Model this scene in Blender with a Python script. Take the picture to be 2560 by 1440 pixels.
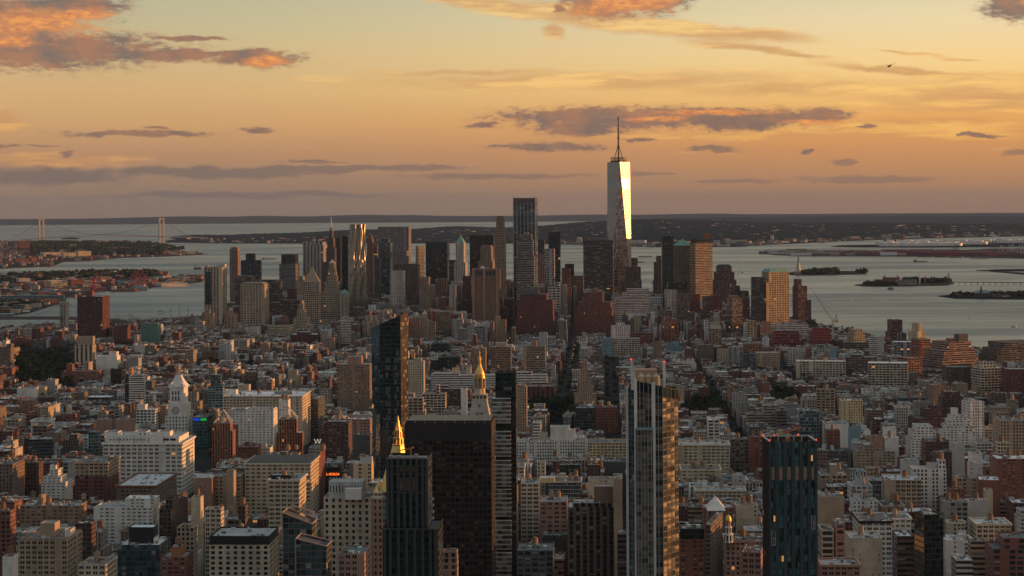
import bpy, math, random
from mathutils import Vector, Matrix
for _o in list(bpy.data.objects): bpy.data.objects.remove(_o)
scene = bpy.context.scene
R = math.radians
random.seed(11)
# ---------------------------------------------------------------- camera
F, CX, CY, H, ROLL = 4930.0, 1280.0, 505.6, 308.0, R(0.35)
RE = 7.43e6                      # effective earth radius: ground falls away by d^2/2RE
cr, sr = math.cos(ROLL), math.sin(ROLL)
cam_d = bpy.data.cameras.new('camera'); cam = bpy.data.objects.new('camera', cam_d)
scene.collection.objects.link(cam); scene.camera = cam
cam_d.sensor_width = 36.0; cam_d.lens = 36.0*F/2560
cam_d.shift_y = -(720-CY)/2560
cam_d.clip_start = 5; cam_d.clip_end = 200000
cam.location = (0, 0, H); cam.rotation_euler = (R(90), ROLL, 0)
scene.render.resolution_x = 1024; scene.render.resolution_y = 576
# ---------------------------------------------------------------- light
SUN_AZ, SUN_EL = R(79.9), R(3.8)      # azimuth to the right of the view direction
def lin(c):
    return tuple((x/255/12.92 if x/255 <= .04045 else ((x/255+.055)/1.055)**2.4) for x in c)
sun_d = bpy.data.lights.new('sun', 'SUN'); sun_d.energy = 5.0; sun_d.angle = R(0.6); sun_d.color = (1.0, 0.42, 0.13)
sun = bpy.data.objects.new('sun', sun_d); scene.collection.objects.link(sun)
sdir = Vector((math.sin(SUN_AZ)*math.cos(SUN_EL), math.cos(SUN_AZ)*math.cos(SUN_EL), math.sin(SUN_EL)))
sun.rotation_euler = sdir.to_track_quat('Z', 'Y').to_euler()
sun.location = sdir*3000
scene.view_settings.view_transform = 'Standard'
scene.view_settings.look = 'None'
scene.view_settings.exposure = 0.0
scene.view_settings.gamma = 1.0

# ---------------------------------------------------------------- node helper
class NT:
    def __init__(s, tree): s.t = tree; s.n = tree.nodes; s.l = tree.links
    def new(s, typ, **kw):
        nd = s.n.new(typ)
        for k, v in kw.items(): setattr(nd, k, v)
        return nd
    def _in(s, nd, i, v):
        if v is None: return
        if isinstance(v, bpy.types.NodeSocket): s.l.new(v, nd.inputs[i])
        else: nd.inputs[i].default_value = v
    def math(s, op, a, b=None, c=None, clamp=False):
        nd = s.new('ShaderNodeMath', operation=op, use_clamp=clamp)
        s._in(nd, 0, a); s._in(nd, 1, b); s._in(nd, 2, c); return nd.outputs[0]
    def vec(s, op, a, b=None, c=None, scale=None):
        nd = s.new('ShaderNodeVectorMath', operation=op)
        s._in(nd, 0, a); s._in(nd, 1, b); s._in(nd, 2, c)
        if scale is not None: s._in(nd, 3, scale)
        return nd.outputs['Value'] if op in ('LENGTH', 'DOT_PRODUCT') else nd.outputs[0]
    def mix(s, f, a, b, blend='MIX'):
        nd = s.new('ShaderNodeMix', data_type='RGBA', blend_type=blend, clamp_factor=True)
        s._in(nd, 0, f)
        s._in(nd, 6, a if isinstance(a, bpy.types.NodeSocket) else (*a[:3], 1))
        s._in(nd, 7, b if isinstance(b, bpy.types.NodeSocket) else (*b[:3], 1))
        return nd.outputs[2]
    def smooth(s, x, a, b, c=0.0, d=1.0, typ='SMOOTHSTEP'):
        nd = s.new('ShaderNodeMapRange', interpolation_type=typ)
        s._in(nd, 0, x); s._in(nd, 1, a); s._in(nd, 2, b); s._in(nd, 3, c); s._in(nd, 4, d); return nd.outputs[0]
    def noise(s, v, scale, detail=4, rough=.55, dim='3D', dist=0.0):
        nd = s.new('ShaderNodeTexNoise', noise_dimensions=dim)
        s._in(nd, 'Vector', v) if v is not None else None
        nd.inputs['Scale'].default_value = scale; nd.inputs['Detail'].default_value = detail
        nd.inputs['Roughness'].default_value = rough; nd.inputs['Distortion'].default_value = dist
        return nd
    def ramp(s, x, stops, interp='LINEAR'):
        nd = s.new('ShaderNodeValToRGB'); nd.color_ramp.interpolation = interp
        e = nd.color_ramp.elements
        while len(e) < len(stops): e.new(1.0)
        for i, (p, c) in enumerate(stops): e[i].position = p; e[i].color = (*c[:3], 1)
        s._in(nd, 0, x); return nd.outputs[0]

# ---------------------------------------------------------------- world sky
world = bpy.data.worlds.new('World'); scene.world = world; world.use_nodes = True
def build_world():
    w = NT(world.node_tree); w.n.clear()
    out = w.new('ShaderNodeOutputWorld'); bg = w.new('ShaderNodeBackground')
    tc = w.new('ShaderNodeTexCoord'); sep = w.new('ShaderNodeSeparateXYZ'); w.l.new(tc.outputs['Generated'], sep.inputs[0])
    x, y, z = sep.outputs
    az = w.math('MULTIPLY', w.math('ARCTAN2', x, y), 57.29578)
    el = w.math('MULTIPLY', w.math('ARCSINE', z), 57.29578)
    g = lambda *rows: [(p, lin(c)) for p, c in rows]
    # elevation in degrees / 8 -> colour, sampled on the left and on the right of the view
    t = w.math('DIVIDE', w.math('ADD', el, 1.0), 8.0, clamp=True)
    E = lambda px: ((CY-px)/86.04+1)/8
    left = w.ramp(t, g((0, (62, 62, 62)), (E(552), (126, 107, 94)), (E(535), (145, 121, 103)), (E(450), (158, 129, 106)), (E(380), (186, 142, 107)), (E(310), (208, 162, 112)),
                       (E(230), (215, 175, 122)), (E(130), (210, 184, 136)), (E(60), (198, 185, 145)), (E(-10), (188, 182, 150)), (1.0, (180, 180, 155))))
    right = w.ramp(t, g((0, (66, 60, 58)), (E(552), (156, 118, 94)), (E(530), (172, 129, 98)), (E(450), (190, 138, 97)), (E(380), (212, 149, 94)), (E(310), (236, 168, 94)),
                        (E(230), (250, 202, 124)), (E(150), (250, 214, 150)), (E(60), (240, 218, 172)), (E(-10), (226, 212, 172)), (1.0, (215, 208, 180))))
    base = w.mix(w.smooth(az, -13.0, 15.0), left, right)
    # pixel-degree coordinates of the sky for the clouds
    P = w.new('ShaderNodeCombineXYZ'); w.l.new(w.math('MULTIPLY', az, 86.04), P.inputs[0]); w.l.new(w.math('MULTIPLY', el, 86.04), P.inputs[1])
    Pv = P.outputs[0]
    n1 = w.noise(w.vec('MULTIPLY', Pv, (1, 2.6, 1)), 0.0075, 8, .62)
    warp = w.vec('SCALE', w.vec('SUBTRACT', n1.outputs['Color'], (.5, .5, .5)), scale=1.0)
    Pw = w.vec('MULTIPLY_ADD', warp, (110, 42, 0), Pv)
    n2 = w.noise(w.vec('MULTIPLY', Pv, (1, 2.6, 1)), 0.028, 9, .70).outputs[0]
    n3 = w.noise(w.vec('MULTIPLY', w.vec('MULTIPLY_ADD', warp, (60, 20, 0), Pv), (.25, 2.2, 1)), 0.012, 7, .6).outputs[0]
    n4 = w.noise(w.vec('MULTIPLY', Pv, (1, 1.7, 1)), 0.011, 7, .6).outputs[0]
    def field(lst, k=0.0):
        f = None; PP_ = Pw
        if k:
            sp_ = w.new('ShaderNodeSeparateXYZ'); w.l.new(Pw, sp_.inputs[0]); cb = w.new('ShaderNodeCombineXYZ'); w.l.new(sp_.outputs[0], cb.inputs[0])
            w.l.new(w.math('MULTIPLY_ADD', sp_.outputs[0], k, sp_.outputs[1]), cb.inputs[1]); PP_ = cb.outputs[0]
        for px, py, rx, ry in lst:
            s = (1/rx, 1/ry, 0); c = ((px-CX), (CY-py)+(px-CX)*(.0061+k))
            d = w.vec('LENGTH', w.vec('MULTIPLY_ADD', PP_, s, (-c[0]*s[0], -c[1]*s[1], 0)))
            f = d if f is None else w.math('SMOOTH_MIN', f, d, .3)
        return w.math('SUBTRACT', 1.0, f)
    def dens(f, n, k, a, b): return w.smooth(w.math('ADD', f, w.math('MULTIPLY', w.math('SUBTRACT', n, .5), k)), a, b)
    streak = field([(1230, 12, 190, 20), (1420, 40, 260, 30), (1640, 75, 300, 26), (1860, 92, 190, 18), (1880, 132, 170, 13), (1392, 80, 30, 22), (1990, 150, 90, 8), (2300, 158, 130, 5), (2260, 200, 220, 12)], .13)
    cirrus = field([(1500, 206, 620, 26), (1950, 232, 330, 24), (2440, 262, 340, 52), (2300, 335, 230, 30), (2060, 332, 260, 16), (25, 292, 70, 30), (170, 392, 190, 20), (1180, 182, 260, 10), (1850, 345, 330, 12), (2480, 215, 160, 14)])
    haze_c = field([(120, 430, 260, 26), (560, 424, 300, 17), (900, 417, 330, 11), (640, 478, 420, 9), (1250, 442, 260, 10), (2150, 458, 220, 10), (1640, 441, 70, 6), (2100, 413, 34, 9), (1840, 463, 120, 6), (2520, 400, 50, 10)])
    mauve = field([(120, 120, 330, 52), (60, 50, 200, 66), (420, 133, 150, 22), (470, 94, 110, 6), (640, 142, 130, 22), (590, 130, 120, 12), (360, 325, 190, 9), (655, 315, 48, 8),
                   (25, 355, 70, 4), (130, 354, 42, 3), (190, 374, 14, 7), (400, 311, 30, 4), (1500, 296, 280, 30), (1440, 322, 120, 22), (1840, 314, 160, 24), (1740, 296, 270, 24), (1950, 308, 140, 20), (2055, 302, 66, 22), (1372, 366, 140, 13),
                   (1600, 354, 42, 6), (1776, 380, 60, 9), (1210, 312, 44, 8), (2435, 357, 50, 5), (2150, 332, 18, 6), (2520, 44, 84, 38), (1396, 27, 18, 13), (1520, 14, 120, 42), (1630, 12, 95, 36),
                   (200, 20, 130, 40), (2020, 388, 16, 6), (790, 398, 70, 4), (1250, 362, 30, 5)])
    litf = field([(110, 60, 210, 44), (230, 40, 110, 24), (670, 150, 80, 18), (1560, 12, 200, 60), (2545, 34, 40, 22), (60, 100, 100, 26), (1800, 288, 200, 12), (320, 72, 120, 14), (1640, 300, 120, 8), (2030, 320, 120, 10)])
    c = base
    dc = dens(cirrus, n3, 2.2, -.3, .65)
    ds = dens(streak, n3, 1.5, -.25, .5); dc = w.math('MAXIMUM', w.math('MULTIPLY', dc, .8), ds)
    circ = w.mix(w.smooth(n3, .42, .66), w.mix(w.smooth(el, 1.5, 5.0), lin((204, 146, 98)), lin((212, 162, 108))), w.mix(w.smooth(el, 1.0, 4.5), lin((255, 192, 98)), lin((255, 208, 130))))
    c = w.mix(w.math('MULTIPLY', dc, .85), c, circ)
    dh = dens(haze_c, n4, 1.3, -.1, .45)
    c = w.mix(w.math('MULTIPLY', dh, .72), c, w.mix(w.smooth(az, -13, 8), lin((110, 101, 98)), lin((146, 114, 98))))
    dm = dens(mauve, n2, 1.9, -.38, .42)
    lit = w.smooth(w.math('ADD', litf, w.math('MULTIPLY', w.math('SUBTRACT', n4, .5), 1.6)), -.05, .85)
    edge = w.smooth(dm, .25, 1.0)
    dark = w.mix(w.smooth(n4, .35, .65), lin((122, 104, 96)), lin((154, 120, 98)))
    dark = w.mix(w.smooth(el, 1.2, 3.0), dark, w.mix(w.smooth(n4, .35, .62), lin((124, 106, 100)), lin((166, 118, 94))))
    litc = w.mix(w.smooth(n2, .36, .66), lin((198, 122, 84)), lin((250, 164, 88)))
    cc = w.mix(lit, dark, litc)
    cc = w.mix(edge, w.mix(.5, c, cc), cc)
    c = w.mix(w.math('MULTIPLY', dm, .92), c, cc)
    # small wisps everywhere low in the sky
    wisp = w.math('MULTIPLY', w.smooth(n3, .6, .78), w.smooth(el, -.5, 1.0))
    c = w.mix(w.math('MULTIPLY', wisp, .38), c, w.mix(w.smooth(az, -10, 10), lin((214, 168, 118)), lin((255, 208, 130))))
    # higher than the frame: towards the zenith the physical sky takes over
    sky = w.new('ShaderNodeTexSky', sky_type='NISHITA'); sky.sun_disc = False
    sky.sun_elevation = SUN_EL; sky.sun_rotation = SUN_AZ; sky.air_density = 1.2; sky.dust_density = 1.5; sky.ozone_density = 2.0
    phys = w.mix(1.0, sky.outputs[0], (.085, .085, .085), 'MULTIPLY')
    dome = w.mix(w.smooth(el, 6, 45), lin((196, 186, 158)), (.42, .56, .70))
    dome = w.mix(.22, dome, phys)
    awaysun = w.smooth(w.vec('DOT_PRODUCT', tc.outputs['Generated'], tuple(sdir)), -1, 1)
    dome = w.mix(1.0, dome, w.mix(awaysun, (.60, .68, .76), (1.25, 1.08, .90)), 'MULTIPLY')
    allsky = w.mix(w.smooth(el, 6.5, 16.0), c, dome)
    # away from the view the low sky is plainer and dimmer (east) or brighter (west)
    back = w.ramp(w.smooth(el, -1.5, 20, typ='LINEAR'), [(0, lin((64, 66, 70))), (.08, lin((156, 144, 150))), (.35, lin((180, 174, 180))), (1, lin((150, 160, 162)))])
    back = w.mix(1.0, back, w.mix(awaysun, (.85, .92, 1.0), (1.5, 1.1, .75)), 'MULTIPLY')
    away = w.smooth(w.math('ABSOLUTE', az), 24, 60)
    allsky = w.mix(w.math('MULTIPLY', away, w.smooth(el, 22, 12)), allsky, back)
    allsky = w.mix(w.smooth(el, -.9, -2.0), allsky, (.05, .05, .048))
    w.l.new(allsky, bg.inputs[0]); bg.inputs[1].default_value = 1.0
    w.l.new(bg.outputs[0], out.inputs[0])
    world.cycles.sampling_method = 'MANUAL'; world.cycles.sample_map_resolution = 512
build_world()

# ---------------------------------------------------------------- geometry of the view
def drop(Y): return -Y*Y/(2*RE)
def ray(px, py):
    a, b = (px-CX)/F, (CY-py)/F
    return cr*a+sr*b, -sr*a+cr*b
def at(px, py, Y):
    a, b = ray(px, py); return Vector((a*Y, Y, H+b*Y))
def zat(px, py, Y): return at(px, py, Y).z
def ground(px, py, z=0.0):
    a, b = ray(px, py); s = -b; h = H-z
    disc = max(s*s-2*h/RE, 0); Y = RE*(s-math.sqrt(disc))
    return Vector((a*Y, Y, z+drop(Y)))
def proj(p):
    a, b = p[0]/p[1], (p[2]-H)/p[1]
    return CX+F*(cr*a-sr*b), CY-F*(sr*a+cr*b)
# ---------------------------------------------------------------- palette (real base colours)
COL = dict(W=(.58,.53,.46), C=(.50,.41,.29), T=(.36,.26,.175), S=(.25,.165,.105), R=(.20,.075,.052), D=(.10,.052,.042), M=(.13,.045,.04),
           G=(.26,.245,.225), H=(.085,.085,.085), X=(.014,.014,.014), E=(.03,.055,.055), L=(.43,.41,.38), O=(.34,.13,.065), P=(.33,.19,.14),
           B=(.16,.115,.085), Y=(.55,.42,.24), U=(.20,.30,.33), V=(.10,.22,.19), Z=(.17,.035,.035), Q=(.05,.06,.065), K=(.66,.61,.54))
def shade(c, f): return tuple(max(0.0, min(1.0, x*f)) for x in c)
MATS = {}
def principled(m):
    nt = NT(m.node_tree); nt.n.clear()
    o = nt.new('ShaderNodeOutputMaterial'); p = nt.new('ShaderNodeBsdfPrincipled'); nt.l.new(p.outputs[0], o.inputs[0]); return nt, p
def newmat(name):
    m = bpy.data.materials.new(name); m.use_nodes = True; MATS[name] = m; return (m,)+principled(m)
def facade(name, wx=(.28,.72), wy=(.22,.74), glass=(.02,.025,.03), rough=.12, blind=.13, blindc=(.20,.18,.15), lit=.0022, spm=None, mull=(0,0), mullw=.08,
           mullc=None, sparse=0.0, spec=.55, metal=0.0, dirt=.35, litc=(1.0,.42,.12), litpow=.55, var=.85, arch=False, tilt=0.0):
    m, nt, p = newmat(name)
    uv = nt.new('ShaderNodeUVMap', uv_map='UVMap').outputs[0]
    sx = nt.new('ShaderNodeSeparateXYZ'); nt.l.new(uv, sx.inputs[0]); u, v = sx.outputs[0], sx.outputs[1]
    fu, fv = nt.math('FRACT', u), nt.math('FRACT', v)
    cell = nt.vec('FLOOR', uv)
    geo = nt.new('ShaderNodeObjectInfo')
    off = nt.new('ShaderNodeCombineXYZ'); nt.l.new(nt.math('MULTIPLY', geo.outputs['Random'], 900.0), off.inputs[2])
    col = nt.new('ShaderNodeAttribute', attribute_name='Col')
    colh = nt.math('MULTIPLY', nt.vec('DOT_PRODUCT', col.outputs['Color'], (311.7, 523.3, 177.1)), 1.0)
    offc = nt.new('ShaderNodeCombineXYZ'); nt.l.new(nt.math('ADD', nt.math('MULTIPLY', geo.outputs['Random'], 900.0), nt.math('FLOOR', nt.math('MULTIPLY', colh, 40))), offc.inputs[2])
    wn = nt.new('ShaderNodeTexWhiteNoise', noise_dimensions='3D'); nt.l.new(nt.vec('ADD', cell, offc.outputs[0]), wn.inputs[0])
    rnd = wn.outputs['Value']; rs = nt.new('ShaderNodeSeparateXYZ'); nt.l.new(wn.outputs['Color'], rs.inputs[0])
    hh = nt.math('SUBTRACT', nt.math('FRACT', nt.math('MULTIPLY', colh, 7.3)), .5)
    j = .14 if (wx[0] > .1 and wx[1] < 1) else 0
    inu = nt.math('MULTIPLY', nt.math('GREATER_THAN', fu, nt.math('MULTIPLY_ADD', hh, j, wx[0])), nt.math('LESS_THAN', fu, nt.math('MULTIPLY_ADD', hh, -j, wx[1])))
    inv = nt.math('MULTIPLY', nt.math('GREATER_THAN', fv, nt.math('MULTIPLY_ADD', hh, j*.8, wy[0])), nt.math('LESS_THAN', fv, wy[1]))
    win = nt.math('MULTIPLY', inu, inv)
    if wx[0] > .1 and wx[1] < 1 and spec < .6:
        cn = nt.new('ShaderNodeTexWhiteNoise', noise_dimensions='2D'); cc_ = nt.new('ShaderNodeCombineXYZ'); nt.l.new(nt.math('FLOOR', u), cc_.inputs[0]); nt.l.new(nt.math('FLOOR', nt.math('MULTIPLY', colh, 40)), cc_.inputs[1]); nt.l.new(cc_.outputs[0], cn.inputs[0])
        win = nt.math('MULTIPLY', win, nt.math('LESS_THAN', cn.outputs['Value'], .91))
    if sparse: win = nt.math('MULTIPLY', win, nt.math('GREATER_THAN', rs.outputs[1], sparse))
    gc = nt.vec('SCALE', glass, scale=nt.smooth(rs.outputs[0], 0, 1, 1-var, 1+var, 'LINEAR'))
    isb = nt.math('GREATER_THAN', rnd, 1-blind)
    # blinds drawn part of the way down
    bl = nt.math('MULTIPLY', isb, nt.math('GREATER_THAN', fv, nt.smooth(rs.outputs[2], 0, 1, wy[0], wy[1], 'LINEAR')))
    gcol = nt.mix(bl, gc, blindc)
    tcn = nt.new('ShaderNodeTexCoord').outputs['Object']
    nz = nt.noise(nt.vec('MULTIPLY', tcn, (1, 1, .35)), .09, 5, .65).outputs[0]
    nz2 = nt.noise(tcn, .9, 3, .7).outputs[0]
    dirtf = nt.math('MULTIPLY', nt.smooth(nz, .25, .75, 1-dirt, 1+dirt*.6, 'LINEAR'), nt.smooth(nz2, .2, .8, .88, 1.12, 'LINEAR'))
    wall = nt.vec('SCALE', col.outputs['Color'], scale=dirtf)
    if wy[1] < .9 and spec < .6:      # string courses every few storeys, darker piers between some bays
        fl = nt.math('MODULO', nt.math('FLOOR', v), nt.math('ADD', 3.0, nt.math('FLOOR', nt.math('MULTIPLY', nt.math('ADD', hh, .5), 5.0))))
        sc = nt.math('MULTIPLY', nt.math('LESS_THAN', fl, .5), nt.math('LESS_THAN', fv, .14)); wall = nt.vec('SCALE', wall, scale=nt.math('MULTIPLY_ADD', sc, .28, 1.0))
        flr = nt.new('ShaderNodeTexWhiteNoise', noise_dimensions='2D')
        wall = nt.vec('SCALE', wall, scale=nt.smooth(rs.outputs[2], 0, 1, .92, 1.07, 'LINEAR'))
    if spm is not None:
        sp = nt.math('SUBTRACT', inu, win)
        wall = nt.mix(sp, wall, nt.vec('SCALE', wall, scale=spm) if not isinstance(spm, tuple) else spm)
    if mull != (0, 0):
        msk = None
        for k, (ax, w) in enumerate(((fu, wx), (fv, wy))):
            if mull[k] > 1:
                q = nt.math('FRACT', nt.math('MULTIPLY', nt.math('DIVIDE', nt.math('SUBTRACT', ax, w[0]), w[1]-w[0]), mull[k]))
                mm = nt.math('GREATER_THAN', nt.math('ABSOLUTE', nt.math('SUBTRACT', q, .5)), .5-mullw)
                msk = mm if msk is None else nt.math('MAXIMUM', msk, mm)
        if msk is not None: win = nt.math('MULTIPLY', win, nt.math('SUBTRACT', 1, msk)) if mullc is None else win
        if msk is not None and mullc is not None: gcol = nt.mix(msk, gcol, mullc)
    c = nt.mix(win, wall, gcol)
    nt.l.new(c, p.inputs['Base Color'])
    glossy = nt.math('MULTIPLY', win, nt.math('SUBTRACT', 1, nt.math('MULTIPLY', bl, .6)))
    nt.l.new(nt.smooth(glossy, 0, 1, .88, rough, 'LINEAR'), p.inputs['Roughness'])
    p.inputs['Specular IOR Level'].default_value = spec
    if metal: nt.l.new(nt.math('MULTIPLY', glossy, metal), p.inputs['Metallic'])
    if tilt:
        g2 = nt.new('ShaderNodeNewGeometry')
        tl = nt.vec('SCALE', nt.vec('SUBTRACT', wn.outputs['Color'], (.5,.5,.5)), scale=tilt)
        wav = nt.vec('SCALE', nt.vec('SUBTRACT', nt.noise(tcn, .12, 3, .6).outputs['Color'], (.5,.5,.5)), scale=tilt*2)
        nt.l.new(nt.vec('NORMALIZE', nt.vec('ADD', g2.outputs['Normal'], nt.vec('SCALE', nt.vec('ADD', tl, wav), scale=win))), p.inputs['Normal'])
    if lit:
        l2 = nt.math('MULTIPLY', nt.math('GREATER_THAN', nt.math('FRACT', nt.math('MULTIPLY', rnd, 57.3)), 1-lit), win)
        p.inputs['Emission Color'].default_value = (*litc, 1)
        nt.l.new(nt.math('MULTIPLY', l2, litpow), p.inputs['Emission Strength'])
    return m
facade('punched_wall', (.25,.73), (.19,.78), blind=.1)
facade('paired_wall', (.14,.86), (.19,.76), mull=(2,0), mullw=.10)
facade('triple_wall', (.14,.86), (.20,.74), mull=(3,0), mullw=.09, blind=.3)
facade('pier_wall', (.30,.78), (.30,.96), spm=.38, blind=.15)
facade('band_wall', (-.1,1.1), (.34,.80), glass=(.02,.028,.03), blind=.25, mull=(3,0), mullw=.04, mullc=(.05,.05,.05))
facade('loft_wall', (.13,.87), (.18,.80), mull=(3,2), mullw=.05, mullc=(.09,.085,.08), blind=.3)
facade('apartment_wall', (.20,.80), (.28,.70), blind=.38, blindc=(.30,.27,.22), mull=(2,0), mullw=.07)
facade('side_wall', (.36,.60), (.28,.68), sparse=.78, blind=.2)
facade('blank_wall', (2,3), (2,3), lit=0)
facade('glass_wall', (.035,.965), (.05,.93), glass=(.03,.055,.06), rough=.06, blind=.10, spec=.8, metal=0, var=.7, tilt=.012)
facade('dark_glass_wall', (.05,.95), (.12,.92), glass=(.011,.020,.022), rough=.08, blind=.05, blindc=(.10,.11,.10), spec=.7, var=.7, lit=.002, tilt=.008)
facade('bronze_glass_wall', (.07,.93), (.38,.94), glass=(.020,.015,.013), rough=.12, blind=.3, blindc=(.07,.055,.045), spec=.25, var=.7, lit=.002, mull=(2,0), mullw=.04, mullc=(.035,.030,.028))
facade('mirror_wall', (.03,.97), (.05,.95), glass=(.60,.61,.60), rough=.10, blind=0, spec=.5, metal=.92, var=.12, lit=.0)
facade('metal_wall', (.30,.74), (.28,.76), glass=(.05,.05,.05), rough=.2, blind=.1, spec=.5, metal=.2)
facade('lattice_wall', (.24,.76), (.25,.80), glass=(.02,.022,.025), blind=0, lit=0)
facade('bay_glass_wall', (.03,.97), (.10,.93), glass=(.085,.085,.068), rough=.06, blind=.42, blindc=(.17,.145,.11), spec=.6, var=.8, mull=(2,0), mullw=.03, mullc=(.09,.09,.085), lit=.002, tilt=.01)
def plainmat(name, col=None, rough=.9, metal=0.0, spec=.3, nscale=.15, namp=.35, emit=0):
    m, nt, p = newmat(name)
    tcn = nt.new('ShaderNodeTexCoord').outputs['Object']
    nz = nt.noise(tcn, nscale, 5, .65).outputs[0]
    base = nt.new('ShaderNodeAttribute', attribute_name='Col').outputs['Color'] if col is None else nt.mix(0, col, col)
    nt.l.new(nt.vec('SCALE', base, scale=nt.smooth(nz, .25, .75, 1-namp, 1+namp*.7, 'LINEAR')), p.inputs['Base Color'])
    p.inputs['Roughness'].default_value = rough; p.inputs['Metallic'].default_value = metal; p.inputs['Specular IOR Level'].default_value = spec
    if emit:
        p.inputs['Emission Color'].default_value = (*col, 1); p.inputs['Emission Strength'].default_value = emit
    return m
plainmat('roofing', nscale=.22, namp=.45)
plainmat('stonework', nscale=.12, namp=.22)
plainmat('timber', nscale=1.2, namp=.3, rough=.8)
plainmat('painted_metal', nscale=.5, namp=.18, rough=.45, spec=.5)
plainmat('steel', (.35,.34,.33), rough=.35, metal=.9)
plainmat('gold_leaf', (.72,.46,.15), rough=.40, metal=1.0, nscale=.5, namp=.34)
plainmat('copper_green', (.16,.30,.24), rough=.7, nscale=.2)
plainmat('red_lamp', (1.0,.06,.02), emit=1.3); plainmat('warm_lamp', (1.0,.50,.18), emit=4); plainmat('white_lamp', (1.0,.9,.75), emit=5)
plainmat('blue_lamp', (.02,.10,1.0), emit=.28); plainmat('green_lamp', (.02,.75,.12), emit=.2); plainmat('amber_digits', (1.0,.16,.02), emit=2.6)
# foliage
def foliage():
    m, nt, p = newmat('foliage')
    oi = nt.new('ShaderNodeObjectInfo'); g = nt.new('ShaderNodeNewGeometry')
    wn = nt.noise(g.outputs['Position'], .18, 3, .7).outputs[0]
    c = nt.mix(nt.smooth(wn, .3, .7), (.008,.020,.015), (.026,.044,.022))
    c = nt.mix(nt.math('MULTIPLY', oi.outputs['Random'], .5), c, (.018,.028,.014))
    nt.l.new(c, p.inputs['Base Color']); p.inputs['Roughness'].default_value = .8; p.inputs['Specular IOR Level'].default_value = .15
foliage()

# ---------------------------------------------------------------- mesh builder
class MB:
    def __init__(s): s.v, s.f, s.uv, s.c, s.m = [], [], [], [], []
    def poly(s, pts, col, mat, uv=None):
        i = len(s.v); s.v.extend(pts); n = len(pts)
        s.f.append(tuple(range(i, i+n))); s.c.append(col); s.m.append(mat)
        s.uv.extend(uv if uv else [(.01, .01)]*n)
    def box(s, fr, u0, u1, v0, v1, z0, z1, col, mat='stonework', bottom=False):
        p = [fr(u0,v0), fr(u1,v0), fr(u1,v1), fr(u0,v1)]
        for k in range(4):
            a, b = p[k], p[(k+1) % 4]
            s.poly([(a[0],a[1],z0),(b[0],b[1],z0),(b[0],b[1],z1),(a[0],a[1],z1)], col, mat)
        s.poly([(q[0],q[1],z1) for q in p], col, mat)
        if bottom: s.poly([(q[0],q[1],z0) for q in reversed(p)], col, mat)
    def walls(s, poly, z0, z1, col, mat, bay=3.5, st=3.6, top=None, mats=None, ztop=None):
        n = len(poly); top = top or poly
        for k in range(n):
            a, b = poly[k], poly[(k+1) % n]; c, d = top[(k+1) % n], top[k]
            L = math.hypot(b[0]-a[0], b[1]-a[1]); nb = max(1, round(L/bay)); ns = max(1, round((z1-z0)/st))
            zc = ztop[(k+1) % n] if ztop else z1; zd = ztop[k] if ztop else z1
            ub = [(0,0), (nb,0), (nb, ns*(zc-z0)/(z1-z0)), (0, ns*(zd-z0)/(z1-z0))]
            s.poly([(a[0],a[1],z0),(b[0],b[1],z0),(c[0],c[1],zc),(d[0],d[1],zd)], col, mats[k] if mats else mat, ub)
    def cyl(s, c, r, z0, z1, col, mat, n=10, r1=None, cap=True, bay=None, st=3.6):
        r1 = r if r1 is None else r1
        a = [(c[0]+r*math.cos(2*math.pi*k/n), c[1]+r*math.sin(2*math.pi*k/n)) for k in range(n)]
        b = [(c[0]+r1*math.cos(2*math.pi*k/n), c[1]+r1*math.sin(2*math.pi*k/n)) for k in range(n)]
        if bay: s.walls(a, z0, z1, col, mat, bay, st, top=b)
        else:
            for k in range(n):
                j = (k+1) % n; s.poly([(*a[k],z0),(*a[j],z0),(*b[j],z1),(*b[k],z1)], col, mat)
        if cap and r1 > .01: s.poly([(*q,z1) for q in b], col, mat)
    def bar(s, p, q, w, col, mat='steel'):
        p, q = Vector(p), Vector(q); d = (q-p)
        if d.length < 1e-6: return
        d.normalize(); x = d.cross(Vector((0,0,1)));
        if x.length < .05: x = Vector((1,0,0))
        x.normalize(); y = d.cross(x)
        cs = [(x*i+y*j)*w/2 for i, j in ((-1,-1),(1,-1),(1,1),(-1,1))]
        for k in range(4):
            a, b = cs[k], cs[(k+1) % 4]; s.poly([tuple(p+a), tuple(p+b), tuple(q+b), tuple(q+a)], col, mat)
        s.poly([tuple(q+k) for k in cs], col, mat); s.poly([tuple(p+k) for k in cs], col, mat)
    def build(s, name, parent=None, org=(0,0,0), smooth=False):
        if not s.f: return None
        me = bpy.data.meshes.new(name); ox, oy, oz = org
        me.from_pydata([(x-ox, y-oy, z-oz) for x, y, z in s.v], [], s.f)
        keys = []
        for k in s.m:
            if k not in keys: keys.append(k)
        ix = {k: i for i, k in enumerate(keys)}
        for k in keys: me.materials.append(MATS[k])
        me.polygons.foreach_set('material_index', [ix[k] for k in s.m])
        uvl = me.uv_layers.new(name='UVMap'); uvl.data.foreach_set('uv', [q for t in s.uv for q in t])
        ca = me.color_attributes.new('Col', 'FLOAT_COLOR', 'CORNER')
        cc = []
        for f, c in zip(s.f, s.c): cc.extend((c[0], c[1], c[2], 1.0)*len(f))
        ca.data.foreach_set('color', cc)
        if smooth: me.polygons.foreach_set('use_smooth', [True]*len(me.polygons))
        me.update()
        o = bpy.data.objects.new(name, me); scene.collection.objects.link(o)
        if parent: o.parent = parent
        else: o.location = org
        return o
def frame(cx, cy, a):
    """local u = across, v = away from the camera; a = azimuth of v"""
    c, s = math.cos(a), math.sin(a)
    return lambda u, v: (cx+u*c+v*s, cy-u*s+v*c)
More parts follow.
